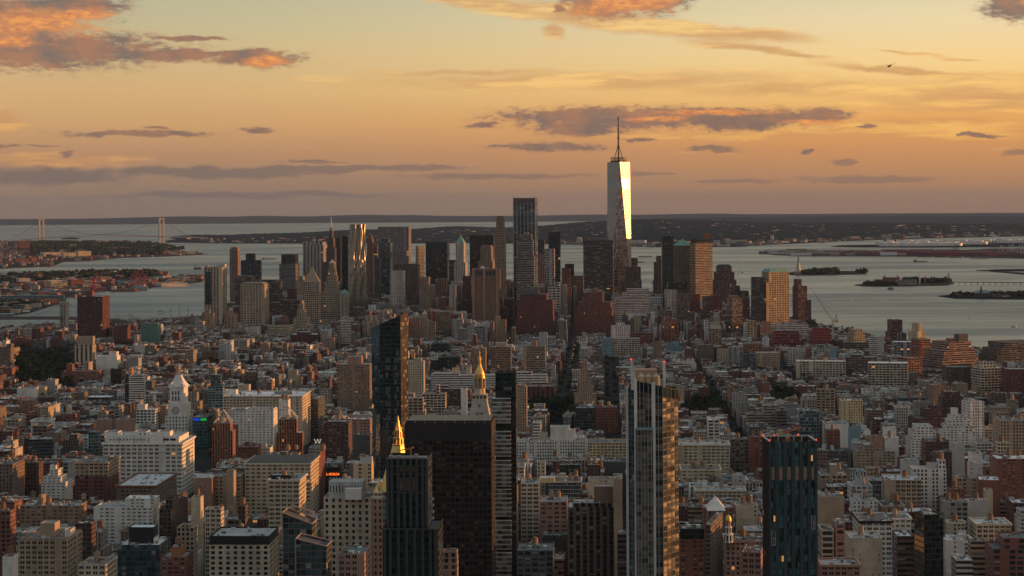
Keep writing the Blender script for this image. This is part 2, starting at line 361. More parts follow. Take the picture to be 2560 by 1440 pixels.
def tag(o, label=None, cat=None, group=None, kind=None):
    if label: o['label'] = label
    if cat: o['category'] = cat
    if group: o['group'] = group
    if kind: o['kind'] = kind
    return o
def thing(name, label, cat, loc, group=None):
    o = bpy.data.objects.new(name, None); scene.collection.objects.link(o); o.location = loc; o.empty_display_size = 2
    return tag(o, label, cat, group)
GRID = R(2.7)
def fit(x0, x1, Y, D, a, py, v0=0.0):
    """frame + width of a box whose outline spans pixels x0..x1 (front centre at depth Y)"""
    t0, t1 = ray(x0, py)[0], ray(x1, py)[0]; w = (t1-t0)*Y; cx = (t0+t1)/2*Y
    for _ in range(14):
        f = frame(cx, Y, a); q = [f(u, v) for u in (-w/2, w/2) for v in (0, D)]
        tt = [p[0]/p[1] for p in q]; lo, hi = min(tt), max(tt)
        w += ((t1-t0)-(hi-lo))*Y*.9; cx += ((t0+t1)/2-(lo+hi)/2)*Y
        w = max(w, .8)
    return frame(cx, Y, a), w, cx
def rect(f, u0, u1, v0, v1): return [f(u0,v0), f(u1,v0), f(u1,v1), f(u0,v1)]
ROOFC = [(.15,.155,.15), (.26,.265,.26), (.08,.085,.085), (.48,.49,.48), (.36,.36,.34), (.18,.14,.12), (.12,.16,.155), (.66,.67,.66), (.22,.25,.25)]
def block(wb, rb, f, w, D, z0, z1, col, mat, bay, st, roofc=None, sidemat=None, par=1.1, cornice=0.0, ccol=None, dv=0.0, du=0.0):
    """one prism: outer walls, parapet and sunken roof"""
    u0, u1, v0, v1 = -w/2+du, w/2+du, dv, D+dv
    mats = None if sidemat is None else [mat, sidemat, mat, sidemat]
    wb.walls(rect(f,u0,u1,v0,v1), z0, z1, col, mat, bay, st, mats=mats)
    t = min(.5, w*.1, D*.1)
    o, i = rect(f,u0,u1,v0,v1), rect(f,u0+t,u1-t,v0+t,v1-t); zr = z1-par
    for k in range(4):
        j = (k+1) % 4
        wb.poly([(*o[k],z1),(*o[j],z1),(*i[j],z1),(*i[k],z1)], col, 'stonework')
        wb.poly([(*i[j],zr),(*i[k],zr),(*i[k],z1),(*i[j],z1)], col, 'stonework')
    rb.poly([(*q,zr) for q in i], roofc or random.choice(ROOFC), 'roofing')
    if cornice:
        c = cornice; wb_c = ccol or shade(col, 1.1)
        for (a0,a1,b0,b1) in ((u0-c,u1+c,v0-c,v0-.003),(u0-c,u1+c,v1+.003,v1+c),(u0-c,u0-.003,v0,v1),(u1+.003,u1+c,v0,v1)):
            wb.box(f, a0, a1, b0, b1, z1-1.3, z1+.25, wb_c, 'stonework', True)
def tank(mb, x, y, z, s=1.0, legs=2.5, col=None, legmb=None):
    col = col or random.choice([(.22,.13,.08), (.28,.18,.11), (.17,.12,.09), (.33,.24,.17), (.20,.11,.06)])
    r, h = 2.1*s, 4.0*s; lm = legmb or mb
    for dx, dy in ((-1,-1),(1,-1),(1,1),(-1,1)):
        lm.bar((x+dx*r*.66, y+dy*r*.66, z), (x+dx*r*.6, y+dy*r*.6, z+legs), .32*s, (.05,.045,.04), 'painted_metal')
    lm.bar((x-r*.66,y-r*.66,z+legs*.5),(x+r*.66,y-r*.66,z+legs*.5),.2*s,(.05,.045,.04),'painted_metal')
    mb.cyl((x,y), r*1.06, z+legs-.15, z+legs+.1, (.08,.06,.05), 'painted_metal', 12)
    mb.cyl((x,y), r, z+legs+.1, z+legs+h, col, 'timber', 12, cap=False)
    mb.cyl((x,y), r*1.08, z+legs+h, z+legs+h*1.36, shade(col,.7), 'roofing', 12, r1=.05, cap=False)
def clutter(f, w, D, z, rb, n, col):
    """low mechanical boxes, ducts and pipes"""
    for _ in range(n):
        a, b = random.uniform(1, 3.2), random.uniform(1, 3.2); u = random.uniform(-w/2+2, w/2-2) if w > 5 else 0; v = random.uniform(1.5, max(1.6, D-2))
        g = random.choice([(.35,.35,.34), (.18,.18,.18), (.5,.5,.48), (.12,.10,.09), (.26,.22,.19)])
        rb.box(f, u-a/2, u+a/2, v-b/2, v+b/2, z, z+random.uniform(.8, 2.2), g, 'painted_metal')
STY = dict(P=('punched_wall',3.2,3.5), PP=('paired_wall',4.2,3.5), T3=('triple_wall',5.2,3.7), V=('pier_wall',3.0,3.6), B=('band_wall',5.0,3.8), K=('loft_wall',5.5,3.9), A=('apartment_wall',4.4,3.0),
           S=('side_wall',4.2,3.4), N=('blank_wall',4,4), G=('glass_wall',3.0,3.9), GD=('dark_glass_wall',3.0,3.9), GB=('bronze_glass_wall',3.2,3.8), MM=('metal_wall',2.9,3.4), X=('lattice_wall',3.2,3.4), BG=('bay_glass_wall',3.6,3.5))
PROT = []      # (x0, x1, ytop, ybottom, Y) outlines that nearer filler must not cover
FOOT = []      # footprints already built on: (cx, cy, radius, Y0, Y1, x0, x1)
# ---------------------------------------------------------------- one building from a row of the table
def building(name, label, sty, colk, Y, tiers, o, group=None):
    a = R(o.get('a', 2.7 if Y < 4380 or Y > 7000 else (9.0 if tiers[0][0] < 1285 else (5.5 if tiers[0][0] < 1480 else 0.5)))); zb = drop(Y)
    cat = o.get('cat', name.replace('_', ' '))
    D = o.get('D'); x0, x1 = tiers[0][0], tiers[0][1]
    wpx = (x1-x0)*Y/F
    D = float(D) if D else max(12.0, min(45.0, wpx*.8))
    f0, w0, c0 = fit(x0, x1, Y, D, a, tiers[0][2]); cen = f0(0, D/2)
    root = thing(name, label, cat, (cen[0], cen[1], zb), group); org = root.location
    zp = zb; info = []; coplanar = .0
    for i, t in enumerate(tiers):
        s_, ck = (t[3] if len(t) > 3 and t[3] else sty), (t[4] if len(t) > 4 and t[4] else colk)
        mat, bay, st = STY[s_]; bay = o.get('bay', bay); st = o.get('st', st)
        col = COL[ck] if isinstance(ck, str) else ck
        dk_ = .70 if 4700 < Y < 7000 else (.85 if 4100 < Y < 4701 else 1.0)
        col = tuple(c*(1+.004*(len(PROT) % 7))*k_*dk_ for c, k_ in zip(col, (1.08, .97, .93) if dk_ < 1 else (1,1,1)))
        if Y > 4050 and s_ not in ('N', 'X') : bay, st = bay*(1.8 if Y > 4600 else 1.4), st*(1.15 if s_ == 'B' else (1.6 if Y > 4600 else 1.3))
        Yi_D = D*min(1.0, ((t[1]-t[0])/(x1-x0))**.5) if i else D
        if i: Yi_D -= .05*i
        Yf = cen[1]-math.cos(a)*Yi_D/2
        f, w, cx = fit(t[0], t[1], Yf, Yi_D, a, t[2]); z1 = zat((t[0]+t[1])/2, t[2], Yf)
        sm = o.get('sm'); smat = STY[sm][0] if sm else None
        wb, rb = MB(), MB()
        rc = ROOFC[int(o['roof'])] if 'roof' in o else None
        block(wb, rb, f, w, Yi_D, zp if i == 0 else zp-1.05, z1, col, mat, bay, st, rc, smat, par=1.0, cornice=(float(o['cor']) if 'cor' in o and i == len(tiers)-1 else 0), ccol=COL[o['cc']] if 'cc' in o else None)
        if i == len(tiers)-1 and 'pyr' not in o: clutter(f, w, Yi_D, z1-1.0, rb, int(o.get('cl', min(18, 2+w*Yi_D/80) if Y < 2700 else 3)), col)
        nm = 'wall' if i == 0 else 'upper_wall'
        wb.build(nm, root, org); rb.build('roof', root, org)
        info.append((f, w, Yi_D, z1)); zp = z1
    f, w, Di, z1 = info[-1]
    for q in str(o.get('pent', '')).split('/'):
        if q:
            q = q.split(':'); px0, px1, py = map(float, q[:3]); pc = COL[q[3]] if len(q) > 3 else shade(COL[colk] if isinstance(colk,str) else colk, .85)
            pst = STY[q[4]] if len(q) > 4 else STY['N']
            Dp = min(Di*.55, 14); Yp = f(0, Di*.5)[1]-math.cos(a)*Dp/2
            fp, wp, _ = fit(px0, px1, Yp, Dp, a, py); zt = zat((px0+px1)/2, py, Yp); b, rb = MB(), MB()
            zlo = max(z for g_, w_, d_, z in info if 1) if zt > info[-1][3] else info[0][3]
            block(b, rb, fp, wp, Dp, min(zlo, zt-1.5)-1.0, zt, pc, pst[0], pst[1], pst[2], par=.4)
            p_ = b.build('penthouse', root, org); rb.build('roof', p_, (org[0],org[1],org[2]))
            if p_: [setattr(ch, 'location', (0,0,0)) for ch in p_.children]
    if 'truss' in o:
        zt = zat((tiers[-1][0]+tiers[-1][1])/2, float(o['truss']), f(0,Di/2)[1]); b = MB(); ap = (*f(0,Di/2), zt); q = [(*p_, z1+.2) for p_ in rect(f,-w/2,w/2,0,Di)]
        for k in range(4):
            A_, B_ = Vector(q[k]), Vector(q[(k+1)%4]); P0 = Vector(ap); b.bar(A_, P0, .55, COL['L'], 'painted_metal'); b.bar(A_, B_, .5, COL['L'], 'painted_metal'); b.bar((A_+B_)/2, P0, .3, COL['L'], 'painted_metal'); b.bar((A_+P0)/2, (B_+P0)/2, .35, COL['L'], 'painted_metal'); b.bar((A_+P0)/2, (A_+B_)/2, .3, COL['L'], 'painted_metal'); b.bar((B_+P0)/2, (A_+B_)/2, .3, COL['L'], 'painted_metal')
        b.build('pyramid_frame', root, org); b = MB(); b.cyl(ap[:2], w*.16, z1-1, z1+(zt-z1)*.35, COL['Y'], 'roofing', 10); b.build('water_tank', root, org)
    if 'pyr' in o:
        py, ck, pm = o['pyr'].split(':'); zt = zat((tiers[-1][0]+tiers[-1][1])/2, float(py), f(0,Di/2)[1]); b = MB()
        ov = .4; base = rect(f, -w/2-ov, w/2+ov, -ov, Di+ov); ap = f(0, Di/2); k_ = float(o.get('pyt', .0))
        top = [(ap[0]+(q[0]-ap[0])*k_, ap[1]+(q[1]-ap[1])*k_) for q in base]
        for k in range(4):
            j = (k+1) % 4; pts = [(*base[k],z1+.02),(*base[j],z1+.02),(*top[j],zt),(*top[k],zt)]
            b.poly(pts if k_ > 0 else pts[:2]+[(*ap, zt)], COL[ck], pm)
        if k_ > 0: b.poly([(*q,zt) for q in top], COL[ck], pm)
        b.poly([(*q,z1+.02) for q in base], COL[ck], pm)
        b.build('pyramid_roof', root, org); zp = zt
    if 'spire' in o:
        zt = zat((tiers[-1][0]+tiers[-1][1])/2, float(o['spire']), f(0,Di/2)[1]); c = f(0,Di/2); b = MB(); r = float(o.get('sr', 1.0))
        b.cyl(c, r, zp-1, zt, COL[o.get('sc','C')], o.get('smat','painted_metal'), 6, r1=.15); b.build('spire', root, org)
    if 't' not in o and 'pyr' not in o and 1250 < Y < 2500 and sty in ('P','PP','K','T3','S','A') and random.random() < .45: o['t'] = random.choice([1, 1, 2])
    for k in range(int(o.get('t', 0))):
        tb, lb = MB(), MB(); u = (k-(int(o['t'])-1)/2)*5.2+random.uniform(-w*.12, w*.12); c = f(max(-w/2+2.5, min(w/2-2.5, u)), random.uniform(.3,.6)*Di)
        tank(tb, c[0], c[1], z1-1.0, float(o.get('ts', 1)), legs=2.4, legmb=lb)
        tk = tb.build('water_tank', root, org); lg = lb.build('tank_legs', tk, org); lg.location = (0,0,0)
    yt = min(t[2] for t in tiers); yb = float(o.get('b', 0)) or None
    if yb and 4600 < Y < 7000: yb -= 22
    PROT.append((x0, x1, yt, yb if yb else tiers[0][2]+(proj((cen[0],cen[1],zb))[1]-tiers[0][2])*.62, Y, tiers))
    FOOT.append((cen[0], cen[1], w0, D, a))
    return root, info
def parse(table, group=None):
    for ln in table.strip().splitlines():
        ln = ln.strip()
        if not ln or ln[0] == '#': continue
        p = [q.strip() for q in ln.split('|')]
        tiers = []
        for t in p[5].split(';'):
            q = [s.strip() for s in t.split(',')]; tiers.append([float(q[0]), float(q[1]), float(q[2])]+q[3:])
        o = {}
        for kv in (p[6].split() if len(p) > 6 else []):
            k, v = kv.split('='); o[k] = v if (':' in v or not v.replace('.','').replace('-','').isdigit()) else float(v)
        if 'cat' in o: o['cat'] = o['cat'].replace('_', ' ')
        LM[p[1]] = building(p[0], p[1], p[2], p[3], float(p[4]), tiers, o, group)
LM = {}
parse('''
# ---- lower Manhattan skyline, left to right
apartment_tower|ribbed dark red brick tower with a box on top, far left beside the river|V|M|4400|193,274,741|pent=215:236:727:M b=850 bay=4 D=45
apartment_tower|low maroon brick tower beside the ribbed dark red one|P|M|4250|284,327,816;303,327,812|b=870
office_tower|tall slab with pale stone piers and a dark glass strip down its left side|V|C|5000|510,567,668|b=850 D=40 pent=512:522:663:C/545:566:660:C bay=4.5
apartment_tower|thin pale residential tower behind the pier-striped slab|P|P|5600|574,600,622;577,598,618|b=760 D=22
office_tower|squat black glass tower with a raised block on its roof|GD|X|6300|602,654,651;614,639,634|b=720
office_tower|brown tower with dark horizontal stripes behind the tan courthouse slab|B|B|5300|587,640,690|b=760
courthouse_tower|broad tan concrete slab with tiny windows and a flat top|P|C|4900|601,673,709;606,668,706|b=840 bay=4.2 D=42 cat=courthouse
apartment_tower|stepped tan apartment tower in front of the pier-striped slab|A|T|4650|509,541,784;513,530,776|b=850
apartment_tower|stepped tan apartment tower between two taller tan slabs|A|T|4680|560,594,786;566,585,777|b=852
apartment_block|long dark striped apartment slab right of the tan courthouse slab|B|H|5250|632,706,704;640,700,700|b=760
apartment_block|wide dark apartment block with fine stripes behind the arched civic building|B|B|5050|672,760,756;700,758,750|b=815 D=30
office_tower|trapezoid dark glass tower with pale stepped bands near the water|B|G|6450|698,748,660;703,746,636,GD,X|b=745
office_tower|brick and glass midrise before the trapezoid dark tower|K|D|5500|704,760,748|b=790
office_tower|maroon midrise beside the white stepped one|P|M|5450|718,742,722|b=770
office_tower|wide dark tower with thin white vertical piers and flat top|V|L|6500|757,817,612;757,815,605|b=720 bay=7
office_tower|tan block with an ornate top below the white piered tower|P|C|5900|738,766,700;745,762,690|b=740
skyscraper|slender stepped art deco tower ending in a lit needle spire|P|B|6200|812,844,680;815,841,620;818,838,596;822,834,578|spire=538 sr=2.2 sc=Y b=660 pyr=566:B:stonework
office_tower|dark teal glass tower right of the needle spire|GD|E|6300|832,855,593|b=700
office_tower|black glass tower behind the rippled metal tower|GD|X|6350|853,874,590|b=760
courthouse_tower|tan courthouse tower under a steep pointed pyramid roof|P|C|4950|742,823,800;757,803,730;759,801,705|pyr=666:T:stonework b=850 D=34 cat=courthouse bay=3
office_building|stepped tan building with a lantern top left of the courthouse tower|P|C|4800|722,786,812;733,776,795;742,768,775;746,764,760;750,760,752|b=850
municipal_building|broad pale civic building with colonnaded top storeys|PP|C|5150|802,872,735;805,870,727|b=830 D=36 cat=civic_building
civic_tower|tiered round wedding-cake tower rising behind the civic building|P|C|5260|812,849,705;816,845,690;820,841,672;823,838,658|pyr=648:C:stonework b=727 cat=civic_tower
office_tower|beige block behind the tiered civic tower|P|B|5600|806,832,655|b=700
civic_building|small turret-roofed pavilion at the right end of the civic building|P|C|5100|849,873,735|pyr=722:V:copper_green D=18 b=830
office_tower|pink granite tower with a stepped gothic crown|V|P|6200|915,936,640;917,934,596;920,931,587|b=680
office_tower|narrow orange banded tower beside the pink gothic crown|B|O|6250|934,945,610|b=680
office_tower|tall wide tower with a fine white window lattice|P|G|6100|944,1028,567|b=660 D=38 bay=4.5
office_tower|teal glass tower in front of the white lattice tower|G|E|5900|949,981,608;953,975,597|b=750
office_tower|slim steel grey tower left of the teal glass one|V|H|5800|936,952,645|b=740
office_tower|office tower with a round arched top behind the honeycomb slab|P|G|5800|991,1028,640;995,1022,627|b=670
office_tower|honeycomb white concrete slab with small square windows|X|K|5080|975,1013,677|b=785 D=20
office_tower|dark bronze tower with closely set vertical fins|V|B|5200|984,1050,660|b=790 bay=2.2 D=30
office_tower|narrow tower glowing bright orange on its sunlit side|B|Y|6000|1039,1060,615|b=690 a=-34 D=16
office_tower|broad black glass slab left of the gothic tower|GD|X|5750|1064,1124,605|b=740 D=34
office_tower|stepped beige tower with a sunlit right edge|P|T|4980|1048,1087,718;1050,1077,693|b=800
office_tower|smooth pink slab beside the stepped beige tower|V|P|5100|1088,1120,697|b=770
apartment_tower|brown brick tower with lit balconies under the black glass slab|A|S|4600|1087,1128,778|b=850
office_tower|grey tower wedged between black slab and gothic tower|B|H|5550|1122,1142,650|b=720
gothic_skyscraper|white gothic tower with a pointed green copper crown|V|K|5300|1130,1174,720;1135,1169,656;1139,1164,607|pyr=590:V:copper_green pyt=.12 spire=582 sc=V sr=1.2 b=730 cat=skyscraper bay=2.6
office_tower|flat topped black tower left of the slim beige skyscraper|GD|X|6250|1174,1238,588|b=660 D=34
office_tower|stepped tan tower in front of the flat topped black one|P|T|5950|1195,1237,652;1201,1233,618;1203,1231,614|b=672
office_tower|dark brown brick tower left of the windowless brown slab|P|D|4860|1156,1182,690|b=800
telephone_tower|windowless brown slab with dark vents under its roof and above its base|N|S|4800|1180,1251,672|b=830 D=34 cat=office_tower
skyscraper|slim beige stone skyscraper with a stepped crown, left of the tall dark tower|P|T|5250|1236,1266,700;1237,1265,570;1240,1262,545;1242,1260,540|b=770 D=24 bay=2.6 st=3.8
skyscraper|tallest dark boxy tower with white vertical stripes|G|E|5450|1283,1344,495|b=590 D=48 bay=9 
apartment_tower|tower of stacked staggered white balconies before the tall dark one|B|G|4800|1291,1337,640;1294,1334,600;1297,1331,586|b=730 D=26 st=5 pent=1308:1322:581:G
office_tower|grey tower edge just right of the tall dark boxy one|V|H|5650|1340,1362,600|b=640
office_tower|tan stepped tower right of the white balcony tower|P|P|5150|1344,1368,650;1346,1364,635|b=720
apartment_tower|curved dark glass tower with a sunlit orange right edge|GD|E|5300|1371,1402,580|b=690 D=26
apartment_tower|white framed tower in front of the curved glass one|K|L|5050|1360,1387,622|b=730 D=20 bay=3.5
apartment_building|small white stepped building below the white framed tower|K|K|4800|1370,1402,718;1385,1400,706|b=740
apartment_tower|pair of brown brick slabs left of the grey banded tower|A|R|4950|1404,1426,670|b=730
office_tower|dark sloped-top midrise behind the brown brick slabs|GD|X|5700|1412,1436,660|b=690
office_tower|brown stepped midrise beside the grey banded tower|P|B|5050|1426,1460,690|b=735
office_tower|broad grey banded glass tower left of the tallest skyscraper|B|H|5180|1458,1534,601|b=745 D=40 st=3.6 pent=1470:1524:598:H
office_tower|brown art deco stepped tower right at the foot of the tallest skyscraper|V|B|4980|1548,1604,700;1562,1602,668;1578,1594,645|b=730
telephone_building|massive stepped dark brick building right of the slim beige skyscraper|P|M|4500|1290,1387,790;1292,1386,750;1300,1370,735|pent=1308:1348:724:H b=880 D=50 cat=office_building
telephone_building|red brick ziggurat office building with a narrow raised centre|P|R|4560|1436,1538,790;1440,1532,770;1444,1529,755;1458,1509,731|pent=1483:1492:722:R b=860 D=50 cat=office_building
office_building|white stepped terrace building with long horizontal bands|B|K|4650|1518,1624,760;1538,1624,744;1555,1622,732;1566,1622,722|b=810 D=40
office_tower|brown ziggurat tower on the river side, left of the dark slanted one|P|B|5550|1632,1662,700;1634,1660,655;1640,1656,640|b=720
office_tower|dark curved glass tower with slanted sharp top|GD|E|5300|1653,1684,590|b=710 D=30
office_tower|brown tower under a low green pyramid roof|P|B|5500|1683,1730,614|pyr=597:V:copper_green b=720 D=36 bay=2.6
office_tower|tall tower with bright cream bands and dark top floors|B|Y|5350|1724,1781,607;1726,1780,598,GD,X|b=720 a=-26 D=30 st=3.9
office_tower|small orange lit block rising behind the cream banded tower|N|O|5700|1759,1780,584|b=600
office_tower|brown domed tower with stepped shoulders by the river|P|B|5600|1779,1841,700;1784,1836,680;1790,1829,667|pyr=661:Q:roofing pyt=.7 b=735 D=40 bay=2.6
apartment_tower|white tower with a wavy lattice of windows|X|K|4800|1661,1692,724;1668,1718,706,GD,X|b=790
apartment_tower|brown brick apartment slab right of the white lattice tower|A|B|4700|1690,1726,735|b=830
apartment_tower|brick apartment slab with one sunlit orange side|A|R|4720|1727,1750,736|b=800
apartment_tower|grey brown brick slab with balconies behind the sunlit crane yard|A|D|4660|1756,1783,742|b=800
apartment_tower|red brick slab directly left of the mirrored glass tower|P|R|4680|1776,1804,738|b=800
office_tower|patchy mirrored glass tower reflecting the orange sky|BG|P|4500|1817,1856,745;1820,1850,740|b=850 D=26 a=-20
office_tower|grey office block with set back top behind the mirrored glass tower|B|H|4900|1822,1872,728;1824,1850,715|b=745
apartment_tower|dark red slab right of the mirrored glass tower|P|M|4800|1855,1874,744|b=800
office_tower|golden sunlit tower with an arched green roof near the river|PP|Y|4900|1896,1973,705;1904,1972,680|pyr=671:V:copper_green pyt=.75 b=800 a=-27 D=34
office_tower|dark banded glass wing attached left of the golden tower|B|H|4870|1877,1909,693|b=800 D=26
apartment_tower|brown and white riverside tower with curved balconies|A|D|5000|1981,2018,715;1984,2004,698|b=790 a=-20
apartment_tower|lower brown wing stepping down right of the riverside tower|P|B|4950|2012,2028,750|b=800
# ---- tribeca and soho, in front of the skyline
office_tower|slim white tower with a sunlit right side left of the long dark slanted tower|B|K|4300|851,878,797;855,872,792|b=875 D=18 a=-4 st=3.2
courthouse|white vaulted courthouse end wall with nine square openings|X|K|4500|612,652,818|b=840 
office_building|brown office building with a curved classical front|PP|C|4550|663,735,826;672,730,815|b=860
office_building|dark red ziggurat building below the courthouse tower|P|M|4300|726,800,836;742,780,830|b=865
office_building|beige block left of the slim white tower|P|T|4150|808,838,845|b=880
office_building|ornate beige block with arched roof openings right of the slim white tower|PP|C|4500|906,950,802;912,945,790|b=850
office_building|beige office block behind the slim white tower|P|B|4750|880,914,768|b=820
office_building|grey block at the foot of the bronze finned tower|P|G|4750|940,980,760|b=800
apartment_building|dark glass apartment box above the black one|GD|E|4000|1077,1126,862;1080,1122,858|b=900
office_building|clocktower shaped white building with small cupola|P|C|4450|1052,1071,800;1055,1068,785|pyr=775:C:stonework b=860
office_building|pink brick block under the honeycomb slab|P|P|4400|1020,1054,795|b=850
office_building|tan building with a sunlit right face before the pier slabs|P|T|4350|1072,1090,805|b=860
office_building|pale stepped block with narrow tower in front of the windowless slab|P|T|4250|1236,1266,800;1236,1250,790|b=860
loft_building|narrow white loft rising before the massive dark brick building|P|L|4050|1347,1369,832|b=870
apartment_building|tall orange brick building with a deep window grid|K|O|4250|1653,1694,797;1665,1680,793|b=890 a=-10 
office_building|teal grey set-back block right of the orange brick building|P|U|3950|1671,1705,866;1678,1698,855|b=900
office_building|brown narrow tower with a dark tank on top|P|S|3800|1632,1654,852|pent=1637:1648:846:X b=905
loft_building|large beige loft building with a dense window grid|K|C|3900|1529,1600,847|b=920 D=35
loft_building|white loft with punched windows above the dense beige grid|P|K|4200|1527,1575,815;1540,1562,808|b=845
loft_building|long brick building with a dull skylit roof|P|R|4200|1576,1632,832|b=875
apartment_building|teal grey block left of the large beige loft|P|U|3900|1505,1531,845|b=880
apartment_building|pale block tucked between tree lined streets|P|L|3850|1450,1473,872|b=910
apartment_building|brown block with stripes beside the tree lined street|P|B|3700|1478,1509,888|b=930
loft_building|white corner loft left of the red ziggurat building|P|K|4250|1444,1470,842;1455,1466,832|b=860
apartment_tower|brown apartment tower with a white banded left edge|P|B|3750|1744,1784,862|b=930
loft_building|dark brick loft behind the brown apartment tower|P|D|3800|1776,1806,868|b=930
loft_building|white topped loft right of the dark brick loft|K|C|3720|1792,1820,873|b=900
loft_building|grey green loft block with big windows|K|G|3650|1820,1856,868|b=930
loft_building|charcoal loft block with a regular window grid|K|H|3550|1856,1890,885|b=930
office_building|broad tan block with a blank centre wall|P|T|3600|1888,1950,882|b=935
office_building|narrow beige frame with tall dark openings, under the yellow crane|K|Y|4250|1866,1891,802|b=850
office_building|long white banded building behind the red netted site|B|K|4400|1900,2021,815|b=840 D=25
office_building|brown block on the left of the long white banded building|N|P|4350|1904,1928,804|b=830
loft_building|brown loft with a sunlit roof house left of the mirrored tower|K|S|4100|1770,1804,822;1776,1803,815,N,C|b=870
loft_building|orange brick midrise at the foot of the mirrored tower|K|O|3900|1857,1903,860|b=890
# ---- greenwich village and the west side
loft_building|white slanted-side grid building left of the three roof tanks|K|K|3650|1967,2011,872|b=935 a=10
loft_building|long cream loft with bold piers and three roof tanks|K|C|3400|1990,2114,903|b=958 a=9 D=30 t=3 sm=N
loft_building|brown loft block right of the long cream loft|K|B|3450|2113,2192,893;2126,2160,886|b=950 D=40 a=8
loft_building|weathered beige loft with rusty ribbing and bold window bays|K|C|3150|2170,2270,908|b=970 a=12 D=40 t=1
loft_building|orange lit loft beside the weathered beige loft|K|O|3350|2246,2306,895|b=935 a=-20
office_building|huge brown building of stacked dark horizontal bands by the river|B|P|3500|2305,2446,896;2312,2438,875;2330,2428,854|b=955 a=-24 D=60 pent=2385:2420:835:H/2365:2395:846:O st=4.4
office_building|dark banded office block at the far right edge by the river|B|B|3550|2446,2600,886;2455,2600,870;2470,2590,855|b=910 a=-20 D=60
office_building|cream factory-like building with an arched roof house|K|C|3000|2427,2512,920|b=968 a=-12 D=35 pent=2440:2490:905:C:K
office_building|long low brick block left of the cream factory building|P|D|3050|2356,2428,918|b=960 D=40
office_building|maroon brick block at the right edge below the dark banded one|P|M|2950|2503,2600,923|b=970 D=40
apartment_tower|dark striped tower standing alone against the river|B|D|4000|2207,2262,862;2213,2258,830;2218,2256,800|b=870 a=-8
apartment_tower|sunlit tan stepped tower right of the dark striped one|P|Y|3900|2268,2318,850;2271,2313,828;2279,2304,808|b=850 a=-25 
loft_building|terraced grey loft with arched windows under the tan stepped tower|K|G|3700|2228,2290,855|b=890
loft_building|orange brick loft stepping down right of the terraced grey one|K|O|3600|2278,2326,848|b=900 a=-22
office_building|slanted dark glass cube among the river lofts|G|E|3850|2243,2266,833|b=850
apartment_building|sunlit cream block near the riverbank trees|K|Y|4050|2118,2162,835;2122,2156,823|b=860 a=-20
apartment_building|white ribbed building near the riverbank|B|K|3900|2172,2202,842|b=860
office_building|flat grey teal blank wall building right of the glass attic house|N|U|3750|2073,2091,868|b=900
office_building|grey blank wall block left of the dark striped tower|N|L|3850|2195,2210,842|b=890
office_building|pale building with a glazed attic roof|K|L|3800|2040,2062,870;2044,2059,862,G,L|b=890
loft_building|wide brown shed-like block in front of the red netted sites|B|B|4000|2105,2170,857|b=880 D=30
# ---- washington square and union square
apartment_tower|left brown concrete tower of the three in a row|A|S|3300|1179,1216,870|pent=1198:1206:863:S b=935 D=26
apartment_tower|middle brown concrete tower of the three in a row|K|S|3350|1226,1279,867|pent=1238:1268:857:T b=930 D=26 bay=3
apartment_tower|right brown concrete tower of the three in a row|K|T|3400|1308,1364,866|pent=1328:1342:852:P b=932 D=26 bay=3
office_building|long white building with ribbon windows in front of the brown towers|B|K|3150|1078,1240,938;1082,1150,933|b=965 D=25 pent=1130:1148:920:Y/1165:1178:918:C
office_building|long white low building right of the long dark tower top|B|K|3200|1290,1368,937;1292,1330,930|b=965 D=25
library_building|massive dark red library block with tall vertical window slots|V|M|3050|1316,1388,966|b=1015 D=45 bay=7 cat=library st=8
apartment_tower|tan apartment tower directly right of the white banded tower|P|T|2500|1288,1318,968;1290,1314,963|b=1085 D=20
apartment_tower|stepped art deco apartment tower with an octagonal lantern|P|T|2850|1436,1491,985;1444,1480,945;1450,1472,925;1455,1467,903|b=1015 a=1
apartment_building|dark fronted building with a big plain red brick side|GD|Q|2600|1440,1487,1020|b=1098 D=28 cl=6
apartment_building|plain red brick wall building with two roof tanks|P|R|2610|1485,1544,1018|b=1085 D=28 t=2 sm=N
black_office_building|small black glass office box behind the long white building|GD|X|3450|1076,1152,900;1095,1152,893|b=932 D=30 cat=office_building
office_building|dark grey blank sided block beside the long dark slanted tower|N|H|3000|1020,1045,920|b=985
apartment_building|beige apartment house with sunlit edge right of the slanted tower|P|C|2950|1021,1062,903;1035,1055,897|b=965
loft_building|low beige warehouse with a glazed green front|K|T|2550|1020,1060,995|b=1040
office_building|beige building with arched parapet and sunlit dome corner|K|C|2750|1055,1117,985;1090,1100,962|b=1010
office_building|brick building with three big dark square openings|K|D|2800|1104,1166,972|b=1012
loft_building|narrow white loft tower with black side wall|S|K|2500|1152,1168,972|b=1055 D=14
apartment_tower|big brown brick apartment slab left of the long slanted tower|A|S|2900|843,931,911|pent=869:907:891:P b=1040 D=35 sm=P
office_building|cream corner office block with rows of arched windows, sunlit right side|PP|C|2480|558,776,990|b=1080 D=70 pent=562:595:975:K/685:735:978:G cor=.9
apartment_building|white apartment complex below the cream corner office block|A|K|2330|570,694,1026;612,692,1022|b=1120 D=30
apartment_tower|white tower house rising in front of the cream corner block|S|K|2380|697,726,1000|b=1045 D=16
apartment_building|tan block with two slit windows, behind the cream corner block|S|C|2750|594,627,962|b=990
office_building|dark green loft right of the cream corner office block|PP|H|2550|776,812,998|b=1055 D=60
office_building|greenish gridded tower block with a dark glass cube on top|K|U|2850|520,564,965;527,557,937,G,V|b=1030
apartment_building|brick terrace building with white banded shelves left of the clock tower|A|R|3400|153,253,928;166,186,910|b=975 D=30
apartment_tower|cream tower of dark window strips with a blank tan top box|V|C|3700|187,240,862|pent=191:237:841:T b=910 D=24 bay=8
office_building|plain white windowless building right of the cream strip tower|N|K|3600|240,301,890;272,297,880|b=932 D=25
